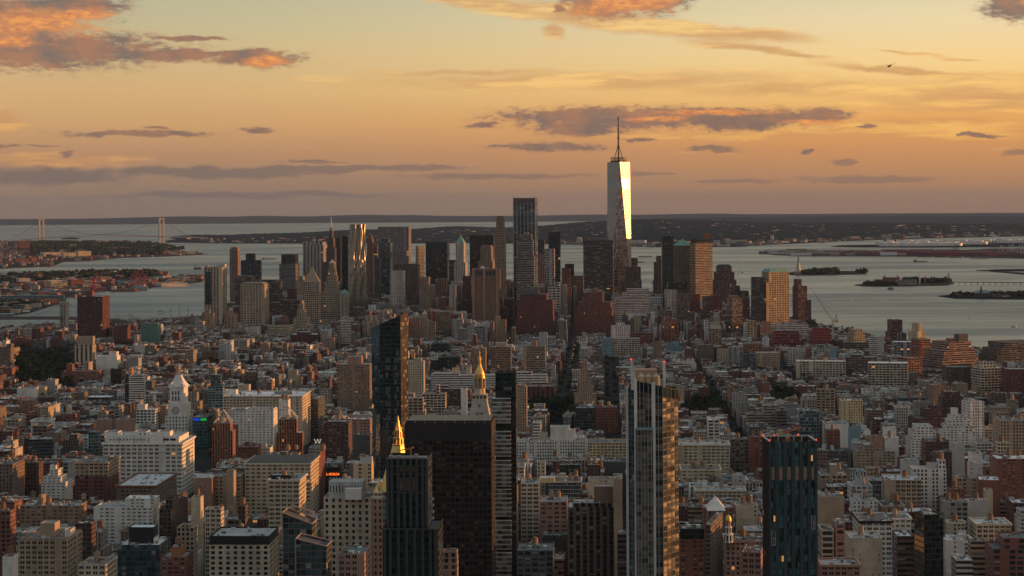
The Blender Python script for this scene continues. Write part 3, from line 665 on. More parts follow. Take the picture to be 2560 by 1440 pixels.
office_building|black glass cube in front of the white windowless building|GD|X|3300|276,310,922|b=950
apartment_building|dark red brick block at the left under the river bridge tower|P|R|4250|36,74,844|b=875
apartment_tower|dark windowed beige tower at the left edge|A|B|3600|0,35,868;16,34,860|b=920
apartment_tower|curved white glass apartment building with a sunlit side|B|K|2850|322,364,948;326,360,938|b=1008 a=-6 st=3.3
apartment_tower|dark gridded slab attached left of the curved white glass building|K|H|2880|312,327,936|b=1008
apartment_building|thin brick chimney-like stair tower left of the curved white building|N|O|2920|327,334,918|b=940
apartment_building|white building with blank upper front by the park|N|K|3100|42,96,970|b=1002 D=22
apartment_building|white side building with balconies, right of the blank white front|A|C|3130|95,118,968|b=1000
apartment_building|dark brick block with orange sunlit end|P|D|3000|92,140,993|b=1015 a=-8
apartment_building|brick slab split by a tall cream centre strip|A|R|2700|148,200,1035|pent=165:180:1014:C b=1065
apartment_building|dark flat-roofed theatre block in front of the brick terrace|B|D|3000|213,290,993|b=1010
apartment_building|white stepped apartment house left of the clock tower|K|K|2600|340,398,1024;342,370,1012,N,K|b=1070
apartment_building|beige apartment tower just left of the clock tower|P|T|2620|400,420,1014|b=1060
apartment_building|grey brown brick block left of the great white office building|P|B|2350|157,206,1100;173,200,1086|b=1140
office_building|teal glass building at the left end of the great white office building|G|U|2300|221,252,1080|b=1150
office_building|long grey green striped block on the left|B|Q|2300|70,136,1098|b=1160 a=-8
office_building|brown roofed plain box behind the great white office building|N|P|2450|237,280,1050|b=1078
office_building|second plain brown box with a sunlit right end|N|P|2430|288,338,1050|b=1085 a=-8
office_building|dark teal glass building with a coloured light strip, right of the clock tower|G|V|2480|481,531,1043|b=1190 D=35
brick_tower|brick apartment tower under a steel-framed glass pyramid, left of the pair|V|O|2250|530,589,1078;535,582,1058|truss=1023 b=1160 D=24 a=0 cat=apartment_tower
brick_tower|brick apartment tower with a steel pyramid right beside the first one|V|O|2330|563,602,1062;572,598,1042|truss=1019 b=1120 D=24 a=0 cat=apartment_tower
brick_tower|brick apartment tower under a glass pyramid, below the cream corner block|V|O|2200|691,760,1082;697,745,1048|truss=1017 b=1140 D=26 a=-2 cat=apartment_tower
apartment_building|dark brick slab scattered with pale window blinds|A|D|2150|801,880,1058;815,880,1054|b=1160 D=30 t=1
office_building|pale brown office block with a cornice, left of the slanted tower|PP|P|2350|866,931,1048|b=1090 cor=.8
office_building|dark square box with few windows left of the slanted tower|S|H|2100|882,930,1087|b=1148
''')
parse('''
# ---- nearer rows, left of the black towers
apartment_building|brown brick hotel block at the far left edge with ornate corner|P|B|1900|-30,62,1160|b=1255 D=40
apartment_building|dark red brick apartment block between the hotel and the white stepped one|P|D|1960|60,108,1157|b=1245 t=1
apartment_building|white stepped apartment building with a tall white bulkhead|A|K|1900|103,182,1205;107,168,1192;124,157,1174|pent=125:146:1163:K b=1263 D=26
office_building|two-tone brown office building, tan upper storeys over maroon brick|PP|M|1850|187,299,1190;187.5,299.5,1156,PP,T|pent=270:292:1142:S b=1263 D=45 cor=.7
office_building|long brown building with green copper roof sheds below the great white one|PP|B|1800|290,442,1214|b=1262 D=85 cor=1.0 a=3 cc=R
apartment_building|long brown brick apartment house with a striped roof chimney house|A|S|1650|50,217,1264|pent=96:115:1238:S b=1335 D=24 t=1
apartment_building|white gridded apartment building, taller at its right end|A|K|1640|234,400,1268;313,399,1246|b=1330 D=26 cl=4
arts_building|tan palazzo building with a row of round arched windows and a roof loggia|PP|T|1400|48,206,1350;52,204,1346|pent=100:150:1308:T/162:188:1325:K b=1420 D=40 cat=club_building
office_building|dark glass building with a white roof house and a black box|G|Q|1420|294,426,1362|pent=325:397:1345:K/322:395:1318:X b=1440 D=35
apartment_building|red orange brick tower with many roof antennas|A|R|1350|402,482,1392;428,463,1368,N,O|b=1440 D=24
loft_building|white topped tan loft with a swimming-pool like roof|PP|C|1300|195,292,1412|b=1440 D=30
loft_building|brick loft in the lower left with pale stone corners|P|R|1500|-20,40,1278|b=1350 t=1
loft_building|white boxy loft with a small orange tank|S|K|1330|6,46,1392|b=1420 t=1
loft_building|dark green topped brick loft with trees on its terrace|PP|D|1500|187,240,1308|b=1370
loft_building|brown brick setback block right of the white gridded building|P|D|1620|398,448,1272;414,447,1248|b=1345 D=30
loft_building|dark brick block with a tall bare orange side wall|S|D|1600|447,470,1248|b=1310
loft_building|light tan billboard-topped block in the middle left|S|C|1600|478,509,1243|b=1305
loft_building|tan block with small pyramid skylight and plain left wall|S|P|1800|485,538,1195|b=1250 pyr=1186:L:roofing pyt=.6
loft_building|cream blank gabled stair block between office lofts|N|T|1790|566,590,1178|b=1285
loft_building|brown loft with paired window rows left of the mansard roof|PP|T|1810|536,612,1190|b=1290
church|small sandstone church gable among the lofts|S|C|1560|516,537,1298|pyr=1285:T:roofing D=30 b=1335
apartment_building|beige stepped house left of the black roofed white building|P|T|1480|442,494,1318;452,480,1312|b=1370
loft_building|pale corner loft with a terrace and planted roof|PP|C|1500|512,560,1272|b=1330
apartment_building|dark narrow brick tower left of the mansard building|P|D|1560|596,620,1265|b=1320
office_building|stone office building under a long dark green mansard roof|T3|C|1820|612,798,1158|pyr=1146:Q:roofing pyt=.92 b=1300 D=55 cor=1.0
office_building|cream office block with giant grey glazed bays and a cluttered roof|T3|C|1640|671,766,1200|pent=675:735:1188:X b=1330 D=40 cor=1.2 cl=14
office_building|dark red party wall building right of the mansard roof|S|M|1950|798,812,1130|b=1300 D=40
office_building|dark glass block that carries the red digital number sign|GD|Q|2000|811,855,1168|b=1210 D=14 roof=2
office_building|cream gridded block left of the slanted tower base|PP|Y|1780|883,934,1158|b=1205 pent=900:932:1143:L
office_building|white office building with a black top floor and recessed tall windows|P|C|1350|523,698,1362;524,697,1340,N,X|b=1440 D=40 cl=10 bay=5.5
office_building|pale stone insurance building with regular dark windows|P|C|1370|809,960,1243|b=1440 D=45 bay=4.6 st=4.4
loft_building|beige building with twin round roof tanks in the lower centre|PP|P|1160|846,926,1384|b=1440 D=30 cl=8 bay=4
stone_tower|narrow tan stone tower with a tall white flagpole|P|P|1060|1107,1146,1393;1108,1145,1378|b=1440 D=9 cat=tower bay=4
# ---- between the black towers and the bay glass tower
apartment_building|very long white apartment house with small windows|P|K|2300|1291,1470,1104;1320,1465,1100|pent=1345:1369:1083:C/1376:1424:1066:K/1424:1438:1075:K b=1155 D=30 bay=3
office_building|tan office block with double windows right of the long white house|PP|Y|2250|1472,1566,1106|b=1152 D=35
office_building|tall tan loft with an arched gable roof house|T3|C|1700|1302,1350,1208|pent=1350:1387:1195:Y b=1345 D=30 t=1
office_building|brown loft under a triangular skylight roof|T3|P|1600|1350,1419,1254|b=1340 D=35 t=2
office_building|dark ribbed apartment slab of tall brown piers|V|B|1500|1419,1536,1268;1432,1532,1258|pent=1485:1533:1216:S b=1440 D=30 bay=5
office_building|blank tan slab wall directly left of the bay glass tower|N|T|1480|1534,1556,1196|b=1440 D=28
apartment_building|narrow brown building with stacked dark balcony bays|B|D|1400|1543,1566,1335|b=1440 D=20
loft_building|cream water-tank-topped chimney block near the blank slab|S|C|1720|1470,1535,1198|b=1265
loft_building|dark loft with a wide white window grid at lower centre|K|H|1350|1292,1386,1376|b=1440 D=35 cl=9
loft_building|black roofed dark block behind the lower centre loft|S|H|1550|1355,1405,1338|b=1385
loft_building|dark green low warehouse with a strip skylight|N|Q|2000|1500,1566,1155|b=1180 D=30
loft_building|dark teal lit warehouse block left of the thin glass loft|GD|E|1950|1398,1452,1162|b=1200
loft_building|small white fronted loft with a roof tank right of the black tower|P|C|1850|1342,1364,1155|b=1185
loft_building|brown loft facade with arched doors beneath the tan block|P|D|1900|1468,1502,1162|b=1200 t=1
# ---- right of the bay glass tower
office_building|cream office building with a row of big round arches|T3|C|2150|1694,1824,1112|b=1200 D=40 cor=.9 t=1
office_building|cream cornice loft in front of the arched building|T3|C|1950|1700,1802,1174|b=1218 D=38 cor=1.0 t=3 cl=5
office_building|dark gridded block right of the arched cream building|K|B|2250|1824,1872,1098|b=1200
apartment_building|dark red balcony building touching the black glass tower|A|R|2200|1873,1907,1092|b=1180
loft_building|long low tan classical loft with a cornice|PP|C|1800|1736,1864,1226|b=1262 D=25 cor=.9 t=1
loft_building|brick loft with a white hipped pyramid roof|S|B|1550|1765,1813,1277|pyr=1240:K:stonework b=1310 D=26
loft_building|tan loft block with tanks left of the black glass tower|S|C|1600|1836,1895,1262|b=1330 t=2
loft_building|small tan block with blue roof canopy|S|L|1850|1830,1858,1188|b=1225
apartment_building|brick and cream balcony building with a glass crown|A|R|1300|1696,1760,1348;1696.5,1760.5,1322,GD,X|b=1440 D=26
office_building|grey building with long mansard roof and white dormers|P|P|1400|1808,1912,1352|b=1440 D=30 bay=3.4 cor=.8
loft_building|long shadowed side block running back to the white pyramid|PP|B|1480|1762,1809,1312|b=1420 D=70 a=14
office_building|curved stone building with tall arches at lower right centre|PP|P|1230|1855,1912,1380|b=1440 D=30 a=12
# ---- lower right quarter
office_building|white building with a black cornice and tall triple windows|T3|K|1500|2131,2230,1303|b=1420 D=45 cor=1.1 cc=X t=1
office_building|dark slab with a white grid on its left side|GD|X|1350|2286,2358,1286|b=1440 D=16 a=-12 cl=8
apartment_building|bare narrow white loft with a raised centre wall|P|K|1750|2273,2366,1172;2341,2364,1150|pent=2316:2341:1157:L b=1250 D=22
theatre_building|tan building with a curved gable and arched windows|PP|T|1700|2203,2304,1200|b=1245 D=40 a=6 cat=theatre t=1
loft_building|white ornate loft with rows of triple windows|T3|K|1760|2118,2181,1214|pent=2137:2156:1195:L b=1255 D=28
apartment_building|large beige brick apartment house with banded upper floors|A|T|2050|2132,2238,1128;2152,2230,1112|b=1180 D=35 t=1
apartment_building|stepped beige brick building in front of the large beige one|P|T|1850|2163,2200,1170|b=1192
loft_building|tan gabled loft of square windows right of the black glass tower|K|T|1850|2043,2118,1188|pent=2072:2094:1162:T b=1220 D=30 t=1
office_building|blank grey block with three tiny windows above the theatre gable|N|L|1850|2250,2298,1152|b=1182
apartment_building|smooth light grey tower with glass balconies|N|L|1950|2372,2412,1110;2376,2410,1108|b=1190 a=-6 D=18
apartment_building|white party wall house right of the smooth grey tower|S|K|1850|2420,2456,1134|b=1185
loft_building|cream corner building with small roof garden at the right|P|C|1950|2488,2524,1107|b=1145 t=1
apartment_building|wide brick building with beige bands at the right edge|A|R|1800|2474,2600,1147|b=1190 D=35
apartment_building|tall sandy apartment block at the right edge|P|T|2150|2483,2600,1052|b=1140 D=40
apartment_building|dark brown brick block beside the smooth grey tower|P|D|2000|2303,2374,1104|b=1150 D=30
apartment_building|white terraced apartment ziggurat with roof gardens|A|K|2150|2264,2346,1100;2270,2340,1080;2280,2332,1066|b=1150 D=40
apartment_building|white stepped apartment building with tall chimney block|A|K|2250|2346,2440,1078;2356,2432,1064;2362,2426,1050;2368,2418,1040|pent=2376:2395:1021:K b=1120 D=30
apartment_tower|pale tower with sunlit right half behind the white stepped building|P|K|2350|2404,2460,1004|b=1070 a=-12 D=24
apartment_tower|tan apartment house with a blue edged roof terrace|P|Y|2500|2097,2157,1001|b=1062 D=25
apartment_tower|tan slab tower with dark left side, right of the park trees|K|T|2700|2041,2087,974|b=1045 a=10 D=20 t=1
office_building|light blue glass building with pale panels|G|U|2300|1996,2048,1027|b=1085 D=20
apartment_building|brick apartment group with many sunlit chimneys|P|D|2600|2345,2408,992;2352,2400,980|b=1040 D=30 t=2
apartment_building|dark tower block with glowing orange right corner|P|D|2380|2270,2348,1045;2300,2346,1022;2320,2344,1015|b=1085 a=-14
apartment_building|dark grey mid block with pale stripes behind the orange corner|A|G|2650|2282,2332,1005|b=1035
apartment_building|brick building with dark roof and orange end wall|P|S|2800|2314,2364,962|b=1000 a=-14
loft_building|white blank cube house below the brick clock tower|S|K|2150|2206,2241,1068|b=1092
loft_building|white low house with one big dark window|S|K|2050|2207,2247,1094|b=1115
apartment_building|tan sided block next to the clock tower and the white cube|S|P|2050|2174,2208,1090|b=1120
apartment_building|brick tower with arched top near the black glass tower|P|R|2150|2063,2100,1076|b=1130 t=1
loft_building|long white flat roofed building left of the grey blue box|N|K|2300|2056,2122,1060|b=1085 D=30
loft_building|grey blue flat roofed box in the right middle|N|U|2250|2120,2152,1070|b=1095
apartment_building|tan block with a small annex at the right middle|P|T|2550|2473,2522,1032|b=1075
apartment_building|light grey painted loft with stacked windows, right part|S|L|1750|2418,2456,1158|b=1185
loft_building|red brick low block below the smooth grey tower|P|R|1650|2368,2412,1222|b=1255
loft_building|red brown plain block with a fire-stair side|N|R|1700|2442,2500,1200|b=1250 a=10 D=30
loft_building|cream blank elevator tower in the right middle|N|C|1650|2458,2482,1225|b=1258
loft_building|white arch-windowed loft with black roof railings|PP|C|1500|2424,2528,1310|b=1345 D=30 cor=.9 cl=7
loft_building|dark corniced small loft left of the arch-windowed one|P|C|1520|2366,2412,1306|b=1345 cor=.8 t=1
loft_building|brown brick loft with broad glass bays right of the white triple windows|B|D|1420|2230,2284,1340|b=1400 D=25
office_building|cream classical building with square windows next to the black tower|K|C|1280|2044,2084,1325|b=1440 D=24
office_building|orange lit narrow tan tower beside the cream classical building|K|P|1290|2080,2112,1308|b=1400 D=20
loft_building|beaux arts facade with rounded roof gable at the bottom|PP|P|1230|2044,2150,1412|b=1440 D=24 cor=.9
loft_building|white stepped gable house above the rounded bay|S|C|1380|2112,2206,1345|b=1380 D=30
loft_building|white narrow party wall loft in the lower right|S|K|1420|2358,2410,1350|b=1385 
loft_building|tan low loft with ribbon windows among the garden trees|B|T|1450|2420,2468,1352|b=1385
apartment_building|stacked terrace building with brick walls and plants, bottom right|K|R|1400|2462,2600,1372;2490,2600,1345|b=1420 D=30
loft_building|white fronted house with long terrace at the bottom right|B|L|1350|2378,2432,1400|b=1440 D=20
loft_building|grey glazed shed roof block in the right bottom|K|G|1600|2350,2420,1255|b=1290 t=2
loft_building|pale skylight roofed block with tanks on the right|N|L|1620|2412,2470,1252|b=1275 t=1
apartment_building|red maroon apartment block right of the dark brown one|P|D|1900|2330,2380,1130|b=1170
apartment_building|striped grey apartment block near the right edge|A|L|1450|2540,2600,1275|b=1340
apartment_building|beige building with arched openings left of the brick plain block|PP|T|1750|2385,2442,1195|b=1215
loft_building|low tan block with a long horizontal white roof|N|T|1560|2044,2110,1242|b=1285
''')
# coloured light strip on the teal glass building, glass box, W sign, digits
def sub(root_label, name, mb, label=None):
    root = LM[root_label][0]; o = mb.build(name, root, root.location)
    if label and o: o['label'] = label
    return o
L_ = 'dark teal glass building with a coloured light strip, right of the clock tower'
root, info = LM[L_]; f, w, D_, z1 = info[0]
for k, (m, c) in enumerate((('blue_lamp', (0,.1,1)), ('green_lamp', (0,.7,.1)))):
    b = MB(); u0 = -w/2+1+k*w*.5; b.box(f, u0, u0+w*.5-1.5, -.5, -.05, z1-4.5, z1-1.2, c, m, True); sub(L_, 'light_strip', b, ('blue' if k == 0 else 'green')+' light strip')
def text_on(body, name, f, u, v, z, size, mat, parent, depth=.25):
    cu = bpy.data.curves.new(name, 'FONT'); cu.body = body; cu.size = size; cu.extrude = depth; cu.align_x = 'CENTER'
    tmp = bpy.data.objects.new('t', cu); scene.collection.objects.link(tmp)
    bpy.context.view_layer.update()
    me = bpy.data.meshes.new_from_object(tmp.evaluated_get(bpy.context.evaluated_depsgraph_get())); bpy.data.objects.remove(tmp)
    p = f(u, v); q = f(u+1, v); ang = math.atan2(q[1]-p[1], q[0]-p[0])
    me.transform(Matrix.Translation(Vector((p[0], p[1], z))-parent.location) @ Matrix.Rotation(ang, 4, 'Z') @ Matrix.Rotation(R(90), 4, 'X'))
    me.materials.clear(); me.materials.append(MATS[mat]); me.name = name
    o = bpy.data.objects.new(name, me); scene.collection.objects.link(o); o.parent = parent; return o
L_ = 'dark glass block that carries the red digital number sign'
root, info = LM[L_]; f, w, D_, z1 = info[0]
text_on('L.10:32:24', 'number_sign', f, .5, -.6, z1-8.0, 3.2, 'amber_digits', root)
# big windowless tower: vents and shafts
L_ = 'windowless brown slab with dark vents under its roof and above its base'
root, info = LM[L_]; f, w, D_, z1 = info[0]
for (a0, a1) in ((-.36, -.10), (.03, .40)):
    for k in range(3):
        b = MB(); s = (a1-a0)/3*w; u0 = a0*w+k*s; b.box(f, u0+.8, u0+s-.8, -.4, -.02, z1-16, z1-6, COL['X'], 'painted_metal', True); sub(L_, 'vent', b)
for u0 in (-.46, -.055, .44):
    b = MB(); b.box(f, u0*w-1.5, u0*w+4.0, -3, -.03, drop(4800), z1+.02, COL['P'], 'stonework'); sub(L_, 'shaft', b)
b = MB(); c = f(-w*.13, D_*.4); b.cyl(c, 5.5, z1-1, z1+3, COL['L'], 'painted_metal', 12); b.cyl(c, 5.5, z1+3, z1+6.5, COL['L'], 'painted_metal', 12, r1=1.5); sub(L_, 'dish', b)
# white stripes on the tall dark tower
L_ = 'tallest dark boxy tower with white vertical stripes'
root, info = LM[L_]; f, w, D_, z1 = info[0]
for k in range(7):
    u = -w/2+w*(k+.0)/6; b = MB(); b.box(f, u-.55, u+.55, -.8, -.02, drop(5450), z1+(0 if k in (0,6) else -14), COL['L'], 'stonework'); sub(L_, 'pier', b)
for s in (-1, 1):
    b = MB(); b.box(f, s*w/2-(0 if s < 0 else 2), s*w/2+(2 if s < 0 else 0), -.6, 3, z1-1, z1+3, COL['H'], 'painted_metal'); sub(L_, 'corner_mast', b)
b = MB(); b.box(f, -w/2+.1, w/2-.1, -.5, -.02, z1-14, z1-.5, COL['D'], 'painted_metal', True); sub(L_, 'louvre_band', b)
# pale bands at top and sides of the honeycomb neighbour, sunlit edge of pier-striped slab put in as a paler strip
L_ = 'tall slab with pale stone piers and a dark glass strip down its left side'
root, info = LM[L_]; f, w, D_, z1 = info[0]
b = MB(); b.walls(rect(f, -w/2+2.5, -w*.12, -.5, 0), z1-95, z1-12, COL['E'], 'dark_glass_wall', 3, 3.8); sub(L_, 'glass_strip', b)
b = MB(); b.box(f, w*.30, w/2-.1, -.6, -.02, drop(5000), z1+.03, COL['C'], 'stonework'); sub(L_, 'sunlit_edge', b)
# glass roof box of the insurance building
L_ = 'pale stone insurance building with regular dark windows'
root, info = LM[L_]; f, w, D_, z1 = info[0]
fp, wp, _ = fit(822, 914, 1375, 16, GRID, 1205); z2 = zat(868, 1205, 1375)
b = MB(); b.walls(rect(fp, -wp/2, wp/2, 0, 16), z1-1, z2, COL['L'], 'lattice_wall' if 0 else 'metal_wall', 2.2, 50)
b.poly([(*q, z2) for q in rect(fp, -wp/2, wp/2, 0, 16)], COL['L'], 'roofing'); sub(L_, 'roof_screen', b, 'tall pale metal roof screen')
b = MB()
for k in range(12): u = -wp/2+wp*k/11; b.bar((*fp(u,0),z2),(*fp(u,8),z2+2.2),.25,COL['L'],'painted_metal'); b.bar((*fp(u,8),z2+2.2),(*fp(u,16),z2),.25,COL['L'],'painted_metal')
sub(L_, 'roof_truss', b)
fp, wp, _ = fit(863, 906, 1365, 6, GRID, 1222); z3 = zat(880, 1222, 1365)
b = MB(); b.box(fp, -wp/2, wp/2, 0, 6, z1-1, z3, COL['K'], 'stonework'); sub(L_, 'roof_house', b)
# W letter sign over a roof behind the red wall building
def sign_W():
    Y = 2050; p = at(794, 1100, Y); root = thing('roof_sign', 'white letter W sign on a dark rooftop frame left of the flagpole building', 'sign', (p.x, p.y, p.z-8))
    f = frame(p.x, p.y, GRID); text_on('W', 'letter', f, 0, 0, p.z-4, 7.5, 'white_lamp', root, .15)
    b = MB()
    for u in (-5, 5): b.bar((*f(u,.6), p.z-14), (*f(u,.6), p.z-3.5), .5, COL['H'], 'painted_metal')
    b.bar((*f(-6,.6), p.z-4), (*f(6,.6), p.z-4), .5, COL['H'], 'painted_metal'); b.build('sign_frame', root, root.location)
MATS['white_lamp'].node_tree.nodes['Principled BSDF'].inputs['Emission Strength'].default_value = .25
sign_W()
# ---------------------------------------------------------------- hero buildings
facade('white_band_glass', (-.1,1.1), (.20,.90), glass=(.10,.125,.11), rough=.1, blind=.35, blindc=(.22,.23,.20), mull=(4,0), mullw=.05, mullc=(.05,.055,.05), spec=.6, var=.8)
def zpx(x, y, Y): return zat(x, y, Y)
def pxpoly(pts): return [(ray(x, y)[0]*Y, Y) for x, y, Y in pts]
def tallest():
    Y, a = 5315, R(-3.5); cx = ray(1547.5, 600)[0]*Y; f = frame(cx, Y, a); h = 30.5; zb = drop(Y)
    zt = zat(1548, 405.5, Y); z0 = zb+56
    root = thing('skyscraper', 'tallest glass tower with long triangular facets, one blazing in the sun, and a spire', 'skyscraper', (cx, Y, zb)); org = root.location
    base = [f(-h,-h), f(h,-h), f(h,h), f(-h,h)]; top = [f(0,-h), f(h,0), f(0,h), f(-h,0)]
    b = MB(); b.walls(base, zb, z0, COL['G'], 'blank_wall', 6, 8); b.build('base_block', root, org)
    for k in range(4):
        p, q, t, t2 = base[k], base[(k+1) % 4], top[k], top[(k+1) % 4]
        for pts, isup in (([(*p,z0),(*q,z0),(*t,zt)], 1), ([(*q,z0),(*t2,zt),(*t,zt)], 0)):
            b = MB(); W = 20; Hh = (zt-z0)/9.0
            uv = [(0,0),(W,0),(W/2,Hh)] if isup else [(W/2,0),(W,Hh),(0,Hh)]
            if isup: uv = [(0,0),(W,0),(W/2,Hh)]
            b.poly(pts, (.30,.31,.31), 'tower_glass_upright' if isup else 'tower_glass', uv)
            o = b.build('glass_facet', root, org)
            if k == 0 and isup: o['label'] = 'dark red central upright triangle facet'
            if k == 0 and not isup: o['label'] = 'blazing yellow white sunlit facet'
            if k == 3 and not isup: o['label'] = 'pale silvery left facet'
    b = MB(); b.poly([(*q,zt) for q in top], COL['H'], 'roofing'); b.build('roof', root, org)
    # paler mechanical louvres as a slightly proud band on both visible inverted facets
    for (pa, pb, qb) in ((top[0], top[1], base[1]), (top[3], top[0], base[0])):
        b = MB(); s0, s1 = .125, .20
        def P(s, t):   # s down from the top edge, t along
            x0 = pa[0]+(qb[0]-pa[0])*s; y0 = pa[1]+(qb[1]-pa[1])*s; x1 = pb[0]+(qb[0]-pb[0])*s; y1 = pb[1]+(qb[1]-pb[1])*s
            return (x0+(x1-x0)*t, y0+(y1-y0)*t, zt+(z0-zt)*s)
        n = Vector(P(.1,.9))-Vector(P(.1,.1)); m = Vector(P(.9,.5))-Vector(P(.1,.5)); nn = n.cross(m).normalized()
        if nn.y > 0: nn = -nn
        for k in range(5):
            t0, t1 = .07+k*.176, .07+k*.176+.15
            b.poly([tuple(Vector(P(s,t))+nn*.15) for s, t in ((s0,t0),(s0,t1),(s1,t1),(s1,t0))], (.30,.30,.28), 'louvre_metal')
        b.build('louvre_band', root, org)
    b = MB(); b.walls([f(-h*.72,-h*.0), f(0,-h*.72), f(h*.72,0), f(0,h*.72)], zt-.5, zt+4, COL['Q'], 'blank_wall'); b.poly([(*f(u,v), zt+4) for u, v in ((-h*.72,0),(0,-h*.72),(h*.72,0),(0,h*.72))], COL['H'], 'roofing'); b.build('parapet_block', root, org)
    sp = MB(); zs = zat(1546, 290, Y); c = f(0,0)
    for k, (rr, zz) in enumerate(((20, 6.0), (20.5, 9.5), (19.5, 12.5))):
        for j in range(24):
            a0, a1 = j/24*2*math.pi, (j+1)/24*2*math.pi
            sp.bar((c[0]+rr*math.cos(a0), c[1]+rr*math.sin(a0), zt+zz), (c[0]+rr*math.cos(a1), c[1]+rr*math.sin(a1), zt+zz), 1.1, (.10,.05,.04), 'painted_metal')
            if k == 0 and j % 2 == 0: sp.bar((c[0]+rr*math.cos(a0), c[1]+rr*math.sin(a0), zt+3), (c[0]+rr*math.cos(a0), c[1]+rr*math.sin(a0), zt+14), .7, (.10,.05,.04), 'painted_metal')
    sp.build('antenna_ring', root, org)
    sp = MB(); Ht = zs-zt
    prof = [(0,2.4),(.3,2.2),(.33,4.0),(.36,2.6),(.5,2.1),(.52,3.2),(.56,2.4),(.7,1.9),(.72,2.8),(.75,1.7),(.9,1.3),(.93,2.2),(.97,1.8),(1,.3)]
    for (s0, r0), (s1, r1) in zip(prof, prof[1:]): sp.cyl(c, r0, zt+s0*Ht, zt+s1*Ht, (.13,.07,.055), 'painted_metal', 8, r1=r1, cap=False)
    sp.build('spire', root, org)
    sp = MB()
    for j in range(6):
        an = j/6*2*math.pi+.3; sp.bar((c[0]+15*math.cos(an), c[1]+15*math.sin(an), zt+4), (c[0]+2*math.cos(an), c[1]+2*math.sin(an), zt+Ht*.34), .8, (.13,.07,.055), 'painted_metal')
    sp.build('stay_cable', root, org)
    FOOT.append((cx, Y-h, 75, 75, a)); PROT.append((1515, 1584, 290, 735, Y, []))
facade('tower_glass', (-.1,1.1), (.10,2), glass=(.37,.32,.25), rough=.44, blind=0, lit=0, spec=.5, metal=.95, var=.16, dirt=.1)
facade('tower_glass_upright', (.02,.98), (.07,2), glass=(.33,.27,.26), rough=.10, blind=0, lit=0, spec=.5, metal=.95, var=.5, dirt=.1, tilt=.02)
plainmat('louvre_metal', (.34,.33,.30), rough=.35, metal=.7, nscale=.1, namp=.1)
tallest()

def great_white():
    Y = 2050; L = 'great white office building with cornice and eighteen window bays below the clock tower'
    building('office_building', L, 'T3', 'K', Y, [[258,486,1108]], dict(D=62, b=1262, bay=5.8, st=4.4, cor=1.6))
    f, w, cx = fit(258, 486, Y, 62, GRID, 1108); root = [o for o in bpy.data.objects if o.get('label') == L][0]; org = root.location
    z1 = zat(370, 1108, Y)
    b, rb = MB(), MB(); fa, wa, _ = fit(260, 472, Y+5, 50, GRID, 1092); za = zat(366, 1093, Y+5)
    block(b, rb, fa, wa, 50, z1-1.2, za, COL['K'], 'blank_wall', 10, 9, ROOFC[4])
    p_ = b.build('attic_storey', root, org); q = rb.build('roof', p_, org); q.location = (0,0,0)
    b = MB()
    for k in range(6): b.box(fa, -wa/2+.3+k*wa/5.03-.3, -wa/2+.6+k*wa/5.03, -.3, -.02, z1, za+.02, COL['H'], 'stonework')
    for u0, u1 in ((.30,.37),(.39,.46)): b.box(fa, u0*wa, u1*wa, -.25, -.02, z1+2.2, z1+4.4, COL['X'], 'stonework', True)
    for k in range(11): b.box(fa, (-.42+k*.045)*wa, (-.405+k*.045)*wa, -.25, -.02, z1+2.4, z1+4, COL['X'], 'stonework', True)
    b.build('attic_openings', root, org)
    for x0, x1, y in ((260,304,1080),(336,376,1079),(392,433,1079)):
        b, rb = MB(), MB(); fp, wp, _ = fit(x0, x1, Y+22, 16, GRID, y); block(b, rb, fp, wp, 16, za-1, zat(x0, y, Y+22), COL['K'], 'side_wall', 5, 5, ROOFC[0], par=.5)
        p_ = b.build('penthouse', root, org); q = rb.build('roof', p_, org); q.location = (0,0,0)
    b = MB(); b.box(f, -w/2-.5, w/2+.5, -.8, -.1, zat(370,1212,Y)-.6, zat(370,1212,Y)+.2, COL['W'], 'stonework', True); b.build('string_course', root, org)
    b = MB(); b.box(f, -w/2-.5, w/2+.5, -.8, -.1, zat(370,1128,Y)-.5, zat(370,1128,Y)+.2, COL['W'], 'stonework', True); b.build('string_course', root, org)
great_white()

